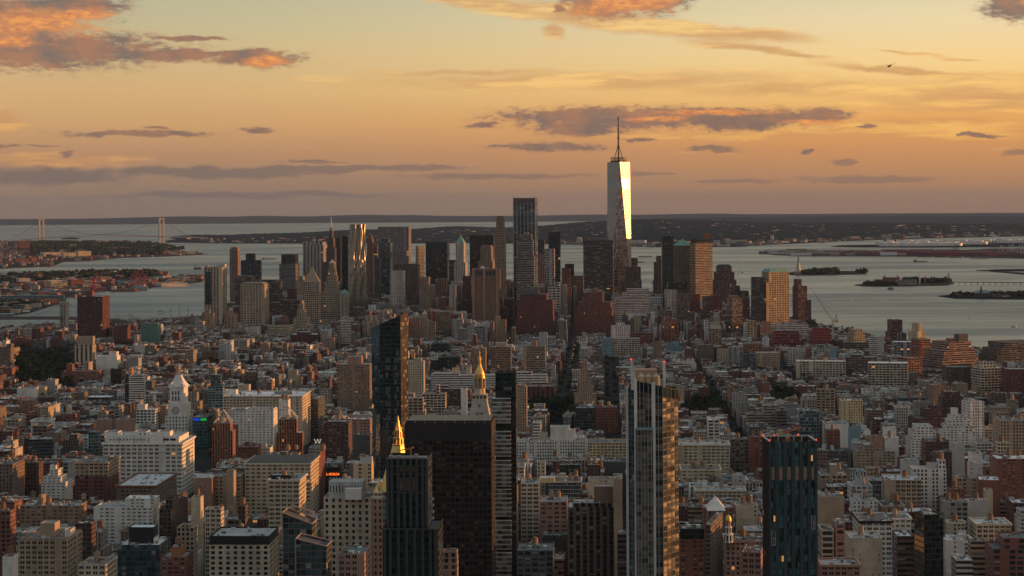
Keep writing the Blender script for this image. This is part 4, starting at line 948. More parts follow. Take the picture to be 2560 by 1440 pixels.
def clock_tower():
    Y = 2500; L = 'white stone clock tower with belfry openings and a curved pyramid roof, lit on its right'
    root, info = building('clock_tower', L, 'P', 'K', Y, [[413,483,1040],[420,477,1010,'N'],[424,470,966,'N']], dict(D=32, b=1090, bay=4.3, st=4.6, cor=1.0))
    org = root.location; f, w, D_, z1 = info[2]; c = f(0, D_/2)
    b = MB(); ys = [(966,23.5),(963,20.5),(958,16.8),(952,13),(945,9.5),(938,6.5)]
    pw = lambda hw: hw*Y/F
    for (y0,h0),(y1,h1) in zip(ys, ys[1:]):
        za, zb_ = zat(447,y0,Y+D_/2), zat(447,y1,Y+D_/2); g = frame(c[0], c[1], GRID)
        b.walls(rect(g,-pw(h0),pw(h0),-pw(h0),pw(h0)), za, zb_, COL['K'], 'blank_wall', top=rect(g,-pw(h1),pw(h1),-pw(h1),pw(h1)))
    b.poly([(*q, zat(447,939,Y+D_/2)) for q in rect(g,-pw(6.5),pw(6.5),-pw(6.5),pw(6.5))], COL['K'], 'stonework'); b.build('curved_roof', root, org)
    b = MB(); zl = zat(447,939,Y+D_/2)
    for an in range(6): b.bar((c[0]+1.6*math.cos(an*1.047), c[1]+1.6*math.sin(an*1.047), zl), (c[0]+1.4*math.cos(an*1.047), c[1]+1.4*math.sin(an*1.047), zat(447,925,Y)), .6, COL['Y'], 'stonework')
    b.cyl(c, 2.0, zat(447,925,Y), zat(447,921,Y), COL['Y'], 'stonework', 8); b.cyl(c, 1.4, zat(447,921,Y), zat(447,908,Y), COL['V'], 'copper_green', 8, r1=.15); b.build('lantern', root, org)
    for s in (-1, 1):
        b = MB(); u = s*(w/2-2.2); cc = f(u, 2.2); b.box(f, u-1.8, u+1.8, .4, 4, z1-.5, z1+3.2, COL['K'], 'stonework'); b.cyl(cc, 1.9, z1+3.2, z1+5.5, COL['K'], 'stonework', 8, r1=.5); b.build('corner_urn', root, org)
    cx_ = lambda px: (ray(px,1000)[0]-ray(447,1000)[0])*Y
    for r_, (ya, yb) in enumerate(((980,988),(991,1003))):
        for x_ in (437, 444.5, 452):
            b = MB(); u = cx_(x_); za, zb_ = zat(447,yb,Y), zat(447,ya,Y); b.box(f, u-1.05, u+1.05, -.15, -.01, za, zb_, (.05,.08,.11), 'painted_metal', True)
            if r_ == 0:
                n = 8; cc = [(*f(u+1.05*math.cos(math.pi*k/n), -.15), zb_+1.05*math.sin(math.pi*k/n)) for k in range(n+1)]; b.poly(cc, (.05,.08,.11), 'painted_metal')
            b.build('belfry_opening', root, org)
    f2, w2, D2, z2 = info[1]; u = cx_(443.5); zc = zat(443,1026.5,Y); b = MB(); n = 28
    ring = lambda r, d: [(*f2(u+r*math.cos(2*math.pi*k/n), d), zc+r*math.sin(2*math.pi*k/n)) for k in range(n)]
    b.poly(ring(4.6,-.35), (.10,.14,.15), 'painted_metal'); b.poly(ring(3.7,-.42), (.55,.52,.45), 'painted_metal')
    for k in range(12):
        a0 = k*math.pi/6; b.bar((*f2(u+2.7*math.cos(a0),-.55), zc+2.7*math.sin(a0)), (*f2(u+3.5*math.cos(a0),-.55), zc+3.5*math.sin(a0)), .42, (.06,.07,.08), 'painted_metal')
    for L_, an in ((2.9, 145), (2.0, -30)): b.bar((*f2(u,-.6), zc), (*f2(u+L_*math.cos(R(an)),-.6), zc+L_*math.sin(R(an))), .4, (.03,.03,.03), 'painted_metal')
    b.build('clock_face', root, org)
clock_tower()

def gold_cupola_tower():
    Y = 1500; cx, g = ray(1199, 1000)[0]*Y+.0, None; a = GRID; D = 23; L = 'pale stone campanile with a steep marble pyramid and gilded cupola, right of the black slab'
    cy = Y+D/2; zb = drop(Y); root = thing('campanile', L, 'tower', (cx, cy, zb)); org = root.location; g = frame(cx, cy, a)
    z = lambda y: zat(1199, y, Y+D/2); m = lambda px: px*(Y+D/2)/F
    def sq(h): return rect(g, -h, h, -h, h)
    b = MB(); b.walls(sq(m(45)), zb, z(1150), COL['P'], 'paired_wall', 4.2, 3.9); b.poly([(*q,z(1150)) for q in sq(m(45))], COL['C'], 'stonework'); b.build('lower_shaft', root, org)
    b = MB(); b.walls(sq(m(38)), z(1150)-.1, z(1095), COL['C'], 'pier_wall', 4.5, 8); b.poly([(*q,z(1095)) for q in sq(m(38))], COL['C'], 'stonework'); b.build('loggia', root, org)
    b = MB(); b.walls(sq(m(37)), z(1095)+.01, z(998), (.43,.37,.30), 'blank_wall', 4, 4, top=sq(m(17.5))); b.build('marble_pyramid', root, org)
    for dx, y in ((0,1011),(-5.5,1031),(6,1031),(-14,1051),(0,1051),(12,1051),(-22,1072),(-7,1072),(8,1072),(22,1072)):
        t = (y-998)/(1095-998); hh = m(17.5+(37-17.5)*t)+.15; b = MB(); u = m(dx)
        b.box(g, u-.95, u+.95, -hh-.7, -hh+.9, z(y)-1.2, z(y)+.9, (.46,.40,.33), 'stonework'); b.box(g, u-.55, u+.55, -hh-.74, -hh-.705, z(y)-1.0, z(y)+.5, COL['X'], 'painted_metal')
        b.poly([(*g(u-1.2,-hh-.8),z(y)+.9),(*g(u+1.2,-hh-.8),z(y)+.9),(*g(u,-hh-.8),z(y)+2.1)], (.46,.40,.33), 'stonework'); b.build('dormer', root, org)
    b = MB(); b.walls(sq(m(18.5)), z(998)-.05, z(985), COL['C'], 'paired_wall', 2.6, 4); b.poly([(*q,z(985)) for q in sq(m(18.5))], COL['C'], 'stonework')
    for s in range(-3, 4): b.box(g, m(s*5.4)-.3, m(s*5.4)+.3, -m(18.5)-.6, -m(18.5)+.2, z(987), z(983), COL['C'], 'stonework')
    b.build('balustrade', root, org)
    b = MB(); b.cyl((cx,cy), m(14), z(985), z(970), COL['C'], 'blank_wall', 8, bay=3); b.cyl((cx,cy), m(8.5), z(970), z(942), COL['C'], 'stonework', 8)
    for k in range(8):
        an = k*math.pi/4+.39; p = (cx+m(12)*math.cos(an), cy+m(12)*math.sin(an)); b.cyl(p, 1.0, z(970), z(945), COL['T'], 'stonework', 6)
    b.cyl((cx,cy), m(13.5), z(945), z(939.5), COL['Y'], 'gold_leaf', 16); b.build('arcade_drum', root, org)
    b = MB(); prev = None
    for k in range(8):
        t = k/7; hw = (12,12.2,11.4,10,8.3,6.6,5,3.8)[k]; y = 939.5-(939.5-911)*t
        if prev: b.cyl((cx,cy), m(prev[0]), z(prev[1]), z(y), COL['Y'], 'gold_leaf', 16, r1=m(hw), cap=False)
        prev = (hw, y)
    b.build('gold_dome', root, org)
    b = MB()
    for y0, h0, y1, h1 in ((911,4.6,909,4.6),(909,3.2,900,3.0),(900,5,898,5),(898,4.0,893,3.2),(893,3.2,889,1.2),(889,1.2,884,.9),(884,2.0,881,1.6),(881,.8,872,.15)):
        b.cyl((cx,cy), m(h0), z(y0), z(y1), COL['Y'], 'gold_leaf', 10, r1=m(h1))
    b.build('gold_lantern', root, org)
    FOOT.append((cx, cy, 30, 30, a)); PROT.append((1152, 1250, 872, 1440, Y, []))
gold_cupola_tower()

def gold_pyramid():
    Y = 1395; D = 26; cx = ray(993, 1150)[0]*Y; cy = Y+D/2; zb = drop(Y)
    root = thing('pyramid_tower', 'stone tower under a tall gilded pyramid spire, half hidden by the dark finned tower', 'tower', (cx, cy, zb)); org = root.location; g = frame(cx, cy, GRID)
    z = lambda y: zat(993, y, cy); m = lambda px: px*cy/F
    b = MB(); b.walls(rect(g,-m(48),m(48),-m(48),m(48)), zb, z(1224), COL['P'], 'punched_wall', 4.4, 4.2); b.poly([(*q,z(1224)) for q in rect(g,-m(48),m(48),-m(48),m(48))], COL['C'], 'roofing'); b.build('stone_shaft', root, org)
    oc = lambda r: [(cx+m(r)/math.cos(math.pi/8)*math.cos(math.pi/8+k*math.pi/4), cy+m(r)/math.cos(math.pi/8)*math.sin(math.pi/8+k*math.pi/4)) for k in range(8)]
    b = MB()
    for y0, r0, y1, r1 in ((1224,47,1143,21.5),(1143,21.5,1113,14.2)): b.walls(oc(r0), z(y0), z(y1), COL['Y'], 'gold_leaf', 50, 50, top=oc(r1))
    b.walls(oc(15), z(1113), z(1110.5), COL['Y'], 'gold_leaf'); b.poly([(*q,z(1110.5)) for q in oc(15)], COL['Y'], 'gold_leaf'); b.build('gold_pyramid', root, org)
    for y0, y1, r in ((1111,1094,12),(1094,1077,9)):
        b = MB(); b.walls(oc(r*.55), z(y0), z(y1), COL['B'], 'gold_leaf')
        for k in range(8):
            an = math.pi/8+k*math.pi/4; p = (cx+m(r)*math.cos(an), cy+m(r)*math.sin(an)); b.cyl(p, m(1.3), z(y0), z(y1), COL['Y'], 'gold_leaf', 5)
        b.walls(oc(r+.8), z(y1+2.5), z(y1), COL['Y'], 'gold_leaf'); b.poly([(*q,z(y1)) for q in oc(r+.8)], COL['Y'], 'gold_leaf'); b.poly([(*q,z(y1+2.5)) for q in oc(r+.8)], COL['Y'], 'gold_leaf'); b.build('gold_arcade', root, org)
    b = MB(); b.walls(oc(8), z(1077), z(1045), COL['Y'], 'gold_leaf', top=oc(1.0)); b.walls(oc(1.0), z(1045), z(1039), COL['Y'], 'gold_leaf', top=oc(.2))
    for k in range(8):
        an = math.pi/8+k*math.pi/4; p = (cx+m(8.6)*math.cos(an), cy+m(8.6)*math.sin(an)); b.cyl(p, m(.9), z(1077), z(1069), COL['Y'], 'gold_leaf', 4, r1=.05)
    b.build('gold_spire', root, org)
    FOOT.append((cx, cy, 32, 32, GRID)); PROT.append((940, 1045, 1040, 1440, Y, []))
    # corner turret with two small gilded roofs
    for px, y0, y1, hw, L in ((944, 1243, 1229, 17, 'octagonal stone corner turret with small gilded cone left of the dark finned tower'),):
        Y2 = 1345; c = (ray(px,1240)[0]*Y2, Y2+5); m2 = lambda q: q*Y2/F; z2 = lambda y: zat(px, y, Y2+5)
        t = thing('turret', L, 'turret', (c[0], c[1], drop(Y2)))
        b = MB(); b.cyl(c, m2(hw), drop(Y2), z2(1243), COL['P'], 'punched_wall', 8, bay=3.6, st=4.4); b.cyl(c, m2(hw+1.5), z2(1246), z2(1241), COL['C'], 'stonework', 8); b.cyl(c, m2(hw-4), z2(1241), z2(1229), COL['C'], 'paired_wall', 8, bay=2.0, st=4); b.build('stone_shaft', t, t.location)
        b = MB(); b.cyl((c[0]-m2(3.5), c[1]), m2(8), z2(1229), z2(1211), COL['Y'], 'gold_leaf', 8, r1=.1); b.build('gold_cone', t, t.location)
        b = MB(); b.cyl((c[0]+m2(2), c[1]+4), m2(6), z2(1216), z2(1194), COL['Y'], 'gold_leaf', 8, r1=.1); b.cyl((c[0]+m2(2), c[1]+4), m2(6), z2(1232), z2(1216), COL['C'], 'stonework', 8); b.build('gold_cone', t, t.location)
gold_pyramid()

def black_slab():
    Y = 1350; D = 48; f, w, cx = fit(1012, 1238, Y, D, GRID, 1063); zb = drop(Y); c = f(0, D/2)
    root = thing('office_slab', 'huge black slab office building with bronze window grid in the lower middle', 'office building', (c[0], c[1], zb)); org = root.location
    z1, zm = zat(1125,1058,Y), zat(1125,1102,Y)
    b = MB(); b.walls(rect(f,-w/2,w/2,0,D), zb, zm, (.034,.028,.026), 'bronze_glass_wall', 3.1, 3.9); b.build('wall', root, org)
    b, rb = MB(), MB(); block(b, rb, frame(f(0,0)[0], f(0,0)[1], GRID), w+.3, D, zm-.01, z1, (.020,.016,.015), 'blank_wall', 6, 12, ROOFC[2], par=1.4, dv=-.15); b.build('louvre_band', root, org); rb.build('roof', root, org)
    for k in range(27):
        if k % 3 == 0:
            b = MB(); u = -w/2+.1+k*(w-.2)/26; b.bar((*f(u,-.2), z1), (*f(u,-.2), z1+2.6), .22, COL['L'], 'painted_metal'); b.build('roof_post', root, org)
    b = MB(); b.box(f, -w/2+1, w/2-1, 6, D-6, z1-1.5, z1+1.2, COL['X'], 'painted_metal'); b.build('penthouse', root, org)
    for k in range(18):
        b = MB(); u = -w/2+3+k*(w-6)/17; b.box(f, u-.22, u+.22, -.35, -.02, zb, zm-.02, (.018,.016,.015), 'painted_metal'); b.build('mullion', root, org)
    FOOT.append((c[0], c[1], w, D, GRID)); PROT.append((1012, 1238, 1058, 1440, Y, []))
black_slab()

def finned_tower():
    Y = 1000; D = 24; a = GRID; f, w, cx = fit(966, 1080, Y, D, a, 1150); zb = drop(Y); c = f(0, D/2)
    root = thing('apartment_tower', 'black finned tower with three columns of tan blinds, in front of the gold pyramid', 'apartment tower', (c[0], c[1], zb)); org = root.location
    z = lambda y: zat(1020, y, Y)
    dk, dk2 = (.030,.042,.042), (.014,.015,.016)
    b, rb = MB(), MB(); block(b, rb, f, w, D, z(1325)-1, z(1147), dk2, 'dark_glass_wall', 3, 4.2, ROOFC[2]); b.build('wall', root, org); rb.build('roof', root, org)
    f2, w2, _ = fit(956, 1108, Y-4, D+8, a, 1325); b, rb = MB(), MB(); block(b, rb, f2, w2, D+8, zb, zat(1030,1321,Y-4), dk2, 'dark_glass_wall', 3.6, 3.9, ROOFC[2]); b.build('lower_wall', root, org); rb.build('roof', root, org)
    cols = [-.47,-.37,-.215,-.065,.085,.235,.375,.47]
    for u in cols:
        b = MB(); b.box(f, u*w-.75, u*w+.75, -1.0, -.02, zat(1030,1321,Y-4), z(1147)+.3, dk, 'painted_metal'); b.build('fin', root, org)
        b = MB(); uu = u*w2*.97; b.box(f2, uu-.7, uu+.7, -.9, -.02, zb, zat(1030,1321,Y-4)+.2, dk, 'painted_metal'); b.build('fin', root, org)
    for (ya, yb_) in ((1165,1180),(1193,1227)):
        for k in (2, 3, 4):
            u0, u1 = cols[k]*w+.95, cols[k+1]*w-.95; b = MB()
            for j in range(2):
                q0 = u0+(u1-u0)*j/2+.12; b.box(f, q0, u0+(u1-u0)*(j+1)/2-.12, -.25, -.03, z(yb_), z(ya), (.20,.14,.10), 'timber', True)
            o = b.build('window_blind', root, org)
        for k in (0, 5):
            pass
    for y in (1163, 1183, 1230, 1321):
        ff, ww = (f, w) if y < 1300 else (f2, w2)
        b = MB(); b.box(ff, -ww/2-.3, ww/2+.3, -1.3, -1.02, z(y)-.5 if y < 1300 else zat(1030,1322,Y-4)-.4, z(y) if y < 1300 else zat(1030,1322,Y-4)+.35, (.035,.045,.045), 'painted_metal', True); b.build('balcony_rail', root, org)
    for y in (1252, 1268, 1284, 1300):
        for s in (-1, 1):
            b = MB(); u = s*(w/2+1.3); b.box(f, u-1.2, u+1.2, 1, 7, z(y), z(y)+.35, (.16,.17,.17), 'painted_metal', True); b.box(f, u-1.2, u+1.2, 1, 1.15, z(y)+.35, z(y)+1.9, (.22,.24,.24), 'glass_wall'); b.build('balcony', root, org)
    b = MB()
    for k in range(9): u = -w/2+2+k*(w-4)/8; b.box(f, u-.9, u+.9, 2, 4, z(1147)-1, z(1147)+random.uniform(.6,2.2), COL['G'], 'painted_metal')
    b.build('roof_plant', root, org)
    FOOT.append((c[0], c[1], w2, D+8, a)); PROT.append((955, 1109, 1147, 1440, Y, []))
    # orange roof crane
    p = f(w*.02, D*.6); r2 = thing('roof_crane', 'small orange boom crane on the roof of the black finned tower', 'crane', (p[0], p[1], z(1147)-1)); zc = z(1147)-1
    b = MB(); b.bar((*p, zc), (*p, zc+4.6), .8, COL['O'], 'painted_metal'); b.build('mast', r2, r2.location)
    b = MB(); q = f(w*.02-5.5, D*.6); b.bar((*p, zc+4.4), (*q, zc+3.4), .5, COL['O'], 'painted_metal'); q2 = f(w*.02+1.5, D*.6); b.bar((*p, zc+4.4), (*q2, zc+5.0), .9, COL['O'], 'painted_metal')
    for k in range(5): b.bar((*f(w*.02-1*k, D*.6), zc+4.9-.2*k), (*f(w*.02-1*k-.8, D*.6), zc+4.1-.2*k), .16, COL['O'], 'painted_metal')
    b.build('boom', r2, r2.location)
finned_tower()

def white_banded_tower():
    Y = 1450; D = 18; f, w, cx = fit(1238, 1292, Y, D, GRID, 940); zb = drop(Y); c = f(0, D/2)
    root = thing('apartment_tower', 'thin black tower with white banded glass boxes on its left, right of the campanile', 'apartment tower', (c[0], c[1], zb)); org = root.location; z = lambda y: zat(1262, y, Y)
    b, rb = MB(), MB(); block(b, rb, f, w, D, zb, z(931), COL['X'], 'dark_glass_wall', 2.8, 3.5, ROOFC[2]); b.build('wall', root, org); rb.build('roof', root, org)
    segs = [(995, 1057), (1078, 1140), (1150, 1215), (1222, 1290), (1300, 1372), (1380, 1470)]
    fp, wp, _ = fit(1231, 1279, Y-3, D-4, GRID, 1100)
    fp = frame(fp(0,0)[0], fp(0,0)[1], GRID)
    for ya, yb_ in segs:
        b = MB(); z1, z0 = z(ya), max(z(yb_), zb); b.walls(rect(fp,-wp/2,wp/2,0,D-4), z0, z1, COL['L'], 'white_band_glass', 3.4, 3.3)
        b.poly([(*q,z1) for q in rect(fp,-wp/2,wp/2,0,D-4)], COL['K'], 'stonework'); b.poly([(*q,z0) for q in rect(fp,-wp/2,wp/2,0,D-4)], COL['K'], 'stonework'); b.build('glass_box', root, org)
    for u in (-.05, .25): b = MB(); b.bar((*f(u*w, 5), z(931)-1), (*f(u*w, 5), z(921)), .35, COL['O'], 'painted_metal'); b.build('mast', root, org)
    FOOT.append((c[0], c[1], w+6, D, GRID)); PROT.append((1230, 1293, 925, 1440, Y, []))
white_banded_tower()

facade('brown_glass_wall', (.04,.96), (.10,.94), glass=(.05,.036,.028), rough=.18, blind=.35, blindc=(.12,.085,.06), spec=.5, var=.6, lit=.001)
def slanted_tower():
    Y = 1900; zb = drop(Y)
    px = [(928,820,14),(949,811,0),(1001,788,0),(1021,779,12),(1019,781,34),(934,818,34)]
    bot = pxpoly([(932,1140,Y+14),(950,1140,Y),(1004,1140,Y),(1017,1140,Y+12),(1015,1140,Y+34),(937,1140,Y+34)]); top = pxpoly([(x,y,Y+d) for x,y,d in px])
    zt = [zat(x, y, Y+d) for x, y, d in px]; c = (sum(p[0] for p in bot)/6, Y+17)
    root = thing('apartment_tower', 'long dark slanted-top glass tower rising left of centre, highest at its right corner', 'apartment tower', (c[0], c[1], zb)); org = root.location
    z0 = zb; zmin = min(zt)
    for k, (mat, nm) in enumerate((('glass_wall','left_facet'),('dark_glass_wall','front_facet'),('brown_glass_wall','right_facet'),('dark_glass_wall','west_wall'),('dark_glass_wall','rear_wall'),('dark_glass_wall','east_wall'))):
        b = MB(); j = (k+1) % 6; L = math.hypot(bot[k][0]-bot[j][0], bot[k][1]-bot[j][1]); nb = max(2, round(L/3)); ns = (zmin-z0)/4.2
        b.poly([(*bot[k],z0),(*bot[j],z0),(*top[j],zt[j]),(*top[k],zt[k])], (.02,.032,.035), mat, [(0,0),(nb,0),(nb,ns*(zt[j]-z0)/(zmin-z0)),(0,ns*(zt[k]-z0)/(zmin-z0))]); b.build(nm, root, org)
    b = MB(); b.poly([(*top[k], zt[k]-2.0) for k in range(6)], COL['H'], 'roofing'); b.build('roof', root, org)
    # paler window stacks on the dark front
    f = frame(*bot[1], math.atan2(bot[2][1]-bot[1][1], bot[2][0]-bot[1][0])*-1)
    for col_ in (.34, .44, .74, .84):
        for y in range(880, 1185, 18):
            if random.random() < .35: continue
            x_ = (950+(1002-950)*col_); b = MB(); zz = zat(x_, y, Y); u = (bot[2][0]-bot[1][0])*col_
            b.box(f, u-1.3, u+1.3, -.35 if y > 900 else -.5, -.15, zz-3.6, zz+1.2, (.06,.085,.07), 'glass_wall', True); b.build('window', root, org)
    FOOT.append((c[0], c[1], 40, 36, 0)); PROT.append((927, 1022, 779, 1185, Y, []))
    p = at(1019, 781, Y+20); b = MB(); b.bar((p.x, p.y, p.z-1), (p.x, p.y, p.z+2), .5, COL['R'], 'painted_metal'); b.build('mast', root, org)
slanted_tower()

def bay_tower():
    Y = 1200; zb = drop(Y); D = 24
    X = lambda px, y=1100, d=0: ray(px, y)[0]*(Y+d)
    root = thing('apartment_tower', 'tall glass tower with white vertical fins and three roof tanks, centre right', 'apartment tower', (X(1630), Y+12, zb)); org = root.location
    g = lambda pts, name, mat, ztops, bay=2.9, st=3.6, col=(.10,.11,.10): None
    def face(p, q, zp, zq, mat, name, bay=2.9, st=3.55, col=(.13,.13,.12)):
        b = MB(); L = math.hypot(p[0]-q[0], p[1]-q[1]); nb = max(1, round(L/bay)); h = min(zp, zq)-zb; ns = round(h/st)
        b.poly([(*p,zb),(*q,zb),(*q,zq),(*p,zp)], col, mat, [(0,0),(nb,0),(nb,ns*(zq-zb)/h),(0,ns*(zp-zb)/h)]); return b.build(name, root, org)
    A, B_, C_, D_, E_, G_ = (X(1571,1000,10), Y+10), (X(1588,1000), Y+4), (X(1592), Y), (X(1657), Y), (X(1695,1000,16), Y+16), (X(1690,1000,34), Y+34)
    Hh = (X(1573,1000,34), Y+34)
    za = zat(1575,972,Y); zc, zd, ze = zat(1592,952,Y), zat(1657,966,Y), zat(1694,979,Y)
    face(A, B_, za, zat(1588,960,Y), 'glass_wall', 'left_facet'); face(B_, C_, zat(1588,955,Y), zc, 'blank_wall', 'return_wall')
    face(C_, D_, zc, zd, 'bay_glass_wall', 'front_glazing', bay=5.2); face(D_, E_, zd, ze, 'bay_glass_wall', 'right_glazing', bay=4.6, col=(.14,.11,.08)); face(E_, G_, ze, ze, 'bay_glass_wall', 'west_wall'); face(G_, Hh, ze, za, 'dark_glass_wall', 'rear_wall'); face(Hh, A, za, za, 'glass_wall', 'east_wall')
    b = MB(); zr = ze-4; b.poly([(*q, zr) for q in (A, B_, C_, D_, E_, G_, Hh)], COL['H'], 'roofing'); b.build('roof', root, org)
    # black crown glass
    def band(p, q, zp, zq, hgt, name):
        n = Vector((q[1]-p[1], -(q[0]-p[0]), 0)).normalized()*.12; b = MB()
        b.poly([(p[0]+n.x,p[1]+n.y,zp-hgt),(q[0]+n.x,q[1]+n.y,zq-hgt),(q[0]+n.x,q[1]+n.y,zq),(p[0]+n.x,p[1]+n.y,zp)], COL['X'], 'dark_glass_wall', [(0,0),(4,0),(4,1),(0,1)]); b.build(name, root, org)
    band(C_, D_, zc-.1, zd-.1, 6.2, 'crown_glass'); band(D_, E_, zd-.1, ze-.1, 7.0, 'crown_glass')
    def fin(px, y, w_, d=0, col=COL['K'], y2=None):
        b = MB(); f = frame(X(px, 1100, d), Y+d, 0); b.box(f, -w_/2, w_/2, -.9, .5, zb, zat(px, y, Y+d), col, 'stonework'); b.build('white_fin', root, org)
    fin(1568, 968, 1.5, 10); fin(1589.5, 950, 1.8, 0); fin(1634, 957, 2.2); 
    for px, y in ((1600,956),(1610,958),(1621,960),(1646,966),(1657,968)): fin(px, y, .22, -.3, COL['L'])
    for t in (.28, .56, .84):
        p = (D_[0]+(E_[0]-D_[0])*t, D_[1]+(E_[1]-D_[1])*t); b = MB(); b.bar((p[0]+.2,p[1]-.5,zb), (p[0]+.2,p[1]-.5, zd+(ze-zd)*t), .3, COL['C'], 'stonework'); b.build('white_fin', root, org)
    # left raking screen wall and right mast
    b = MB(); p0, p1 = (X(1577,930,6), Y+6), (X(1590,950), Y)
    b.poly([(*p0,zat(1577,975,Y+6)),(*p1,zat(1590,975,Y)),(*p1,zat(1590,950,Y)),(*p0,zat(1577,900,Y+6))], COL['K'], 'stonework')
    b.poly([(p0[0]+.5,p0[1]+.5,zat(1577,975,Y+6)),(p1[0]+.5,p1[1]+.5,zat(1590,975,Y)),(p1[0]+.5,p1[1]+.5,zat(1590,950,Y)),(p0[0]+.5,p0[1]+.5,zat(1577,900,Y+6))], COL['K'], 'stonework'); b.build('screen_wall', root, org)
    b = MB(); f = frame(X(1661,940,6), Y+6, 0); b.box(f, -.75, .75, 0, 3, zr, zat(1661,906,Y+6), COL['K'], 'stonework'); b.build('screen_wall', root, org)
    for px, y, d in ((1577,899,6),(1661,905,7)): b = MB(); p = at(px,y,Y+d); b.cyl((p.x,p.y), .45, p.z-.4, p.z+.6, (1,.05,.02), 'red_lamp', 6); b.build('warning_lamp', root, org)
    b = MB(); f = frame(X(1614,940,14), Y+14, 0); b.box(f, -7.2, 7.2, 0, 9, zr, zat(1614,924,Y+14), COL['T'], 'stonework'); b.build('penthouse', root, org)
    for px, hw in ((1603,10.2),(1621,9),(1640.5,10.6)):
        b = MB(); c = (X(px,940,7), Y+7); r = hw*(Y+7)/F; b.cyl(c, r, zr, zat(px,941,Y+7), (.42,.33,.22), 'timber', 20); b.cyl(c, r*1.03, zat(px,941,Y+7), zat(px,932.5,Y+7), (.44,.36,.25), 'roofing', 20, r1=.2)
        for y in (944, 950, 956): b.cyl(c, r*1.015, zat(px,y,Y+7)-.12, zat(px,y,Y+7)+.12, (.2,.18,.15), 'painted_metal', 20, cap=False)
        b.build('water_tank', root, org)
    # projecting bay from mid height, spandrels, balcony slabs
    f = frame(X(1610.5,1080), Y, 0); zt = zat(1610,1073,Y); hw = 21.5*Y/F
    b = MB(); b.walls(rect(f,-hw,hw,-1.6,0), zb, zt, (.14,.14,.13), 'bay_glass_wall', 3.4, 3.55); b.poly([(*q,zt) for q in rect(f,-hw,hw,-1.6,0)], COL['H'], 'stonework'); b.build('projecting_bay', root, org)
    b = MB(); b.box(f, -hw-.2, hw+.2, -1.9, -1.62, zt-.3, zt+1.1, COL['U'], 'painted_metal', True); b.build('balcony_rail', root, org)
    zz = zt-3.55
    while zz > zb+3:
        b = MB(); b.box(f, -hw-.1, hw+.1, -1.95, -1.61, zz-.25, zz+.25, (.12,.13,.12), 'painted_metal', True); b.build('floor_slab', root, org); zz -= 3.55
    for t in (.0,):
        pass
    for k in (-2,-1,0,1,2):
        b = MB(); u = k*hw/2.5; b.bar((*f(u,-2.05),zb), (*f(u,-2.05),zt), .2, COL['L'], 'stonework'); b.build('white_fin', root, org)
    FOOT.append((X(1630), Y+17, 40, 40, 0)); PROT.append((1560, 1697, 900, 1440, Y, []))
bay_tower()

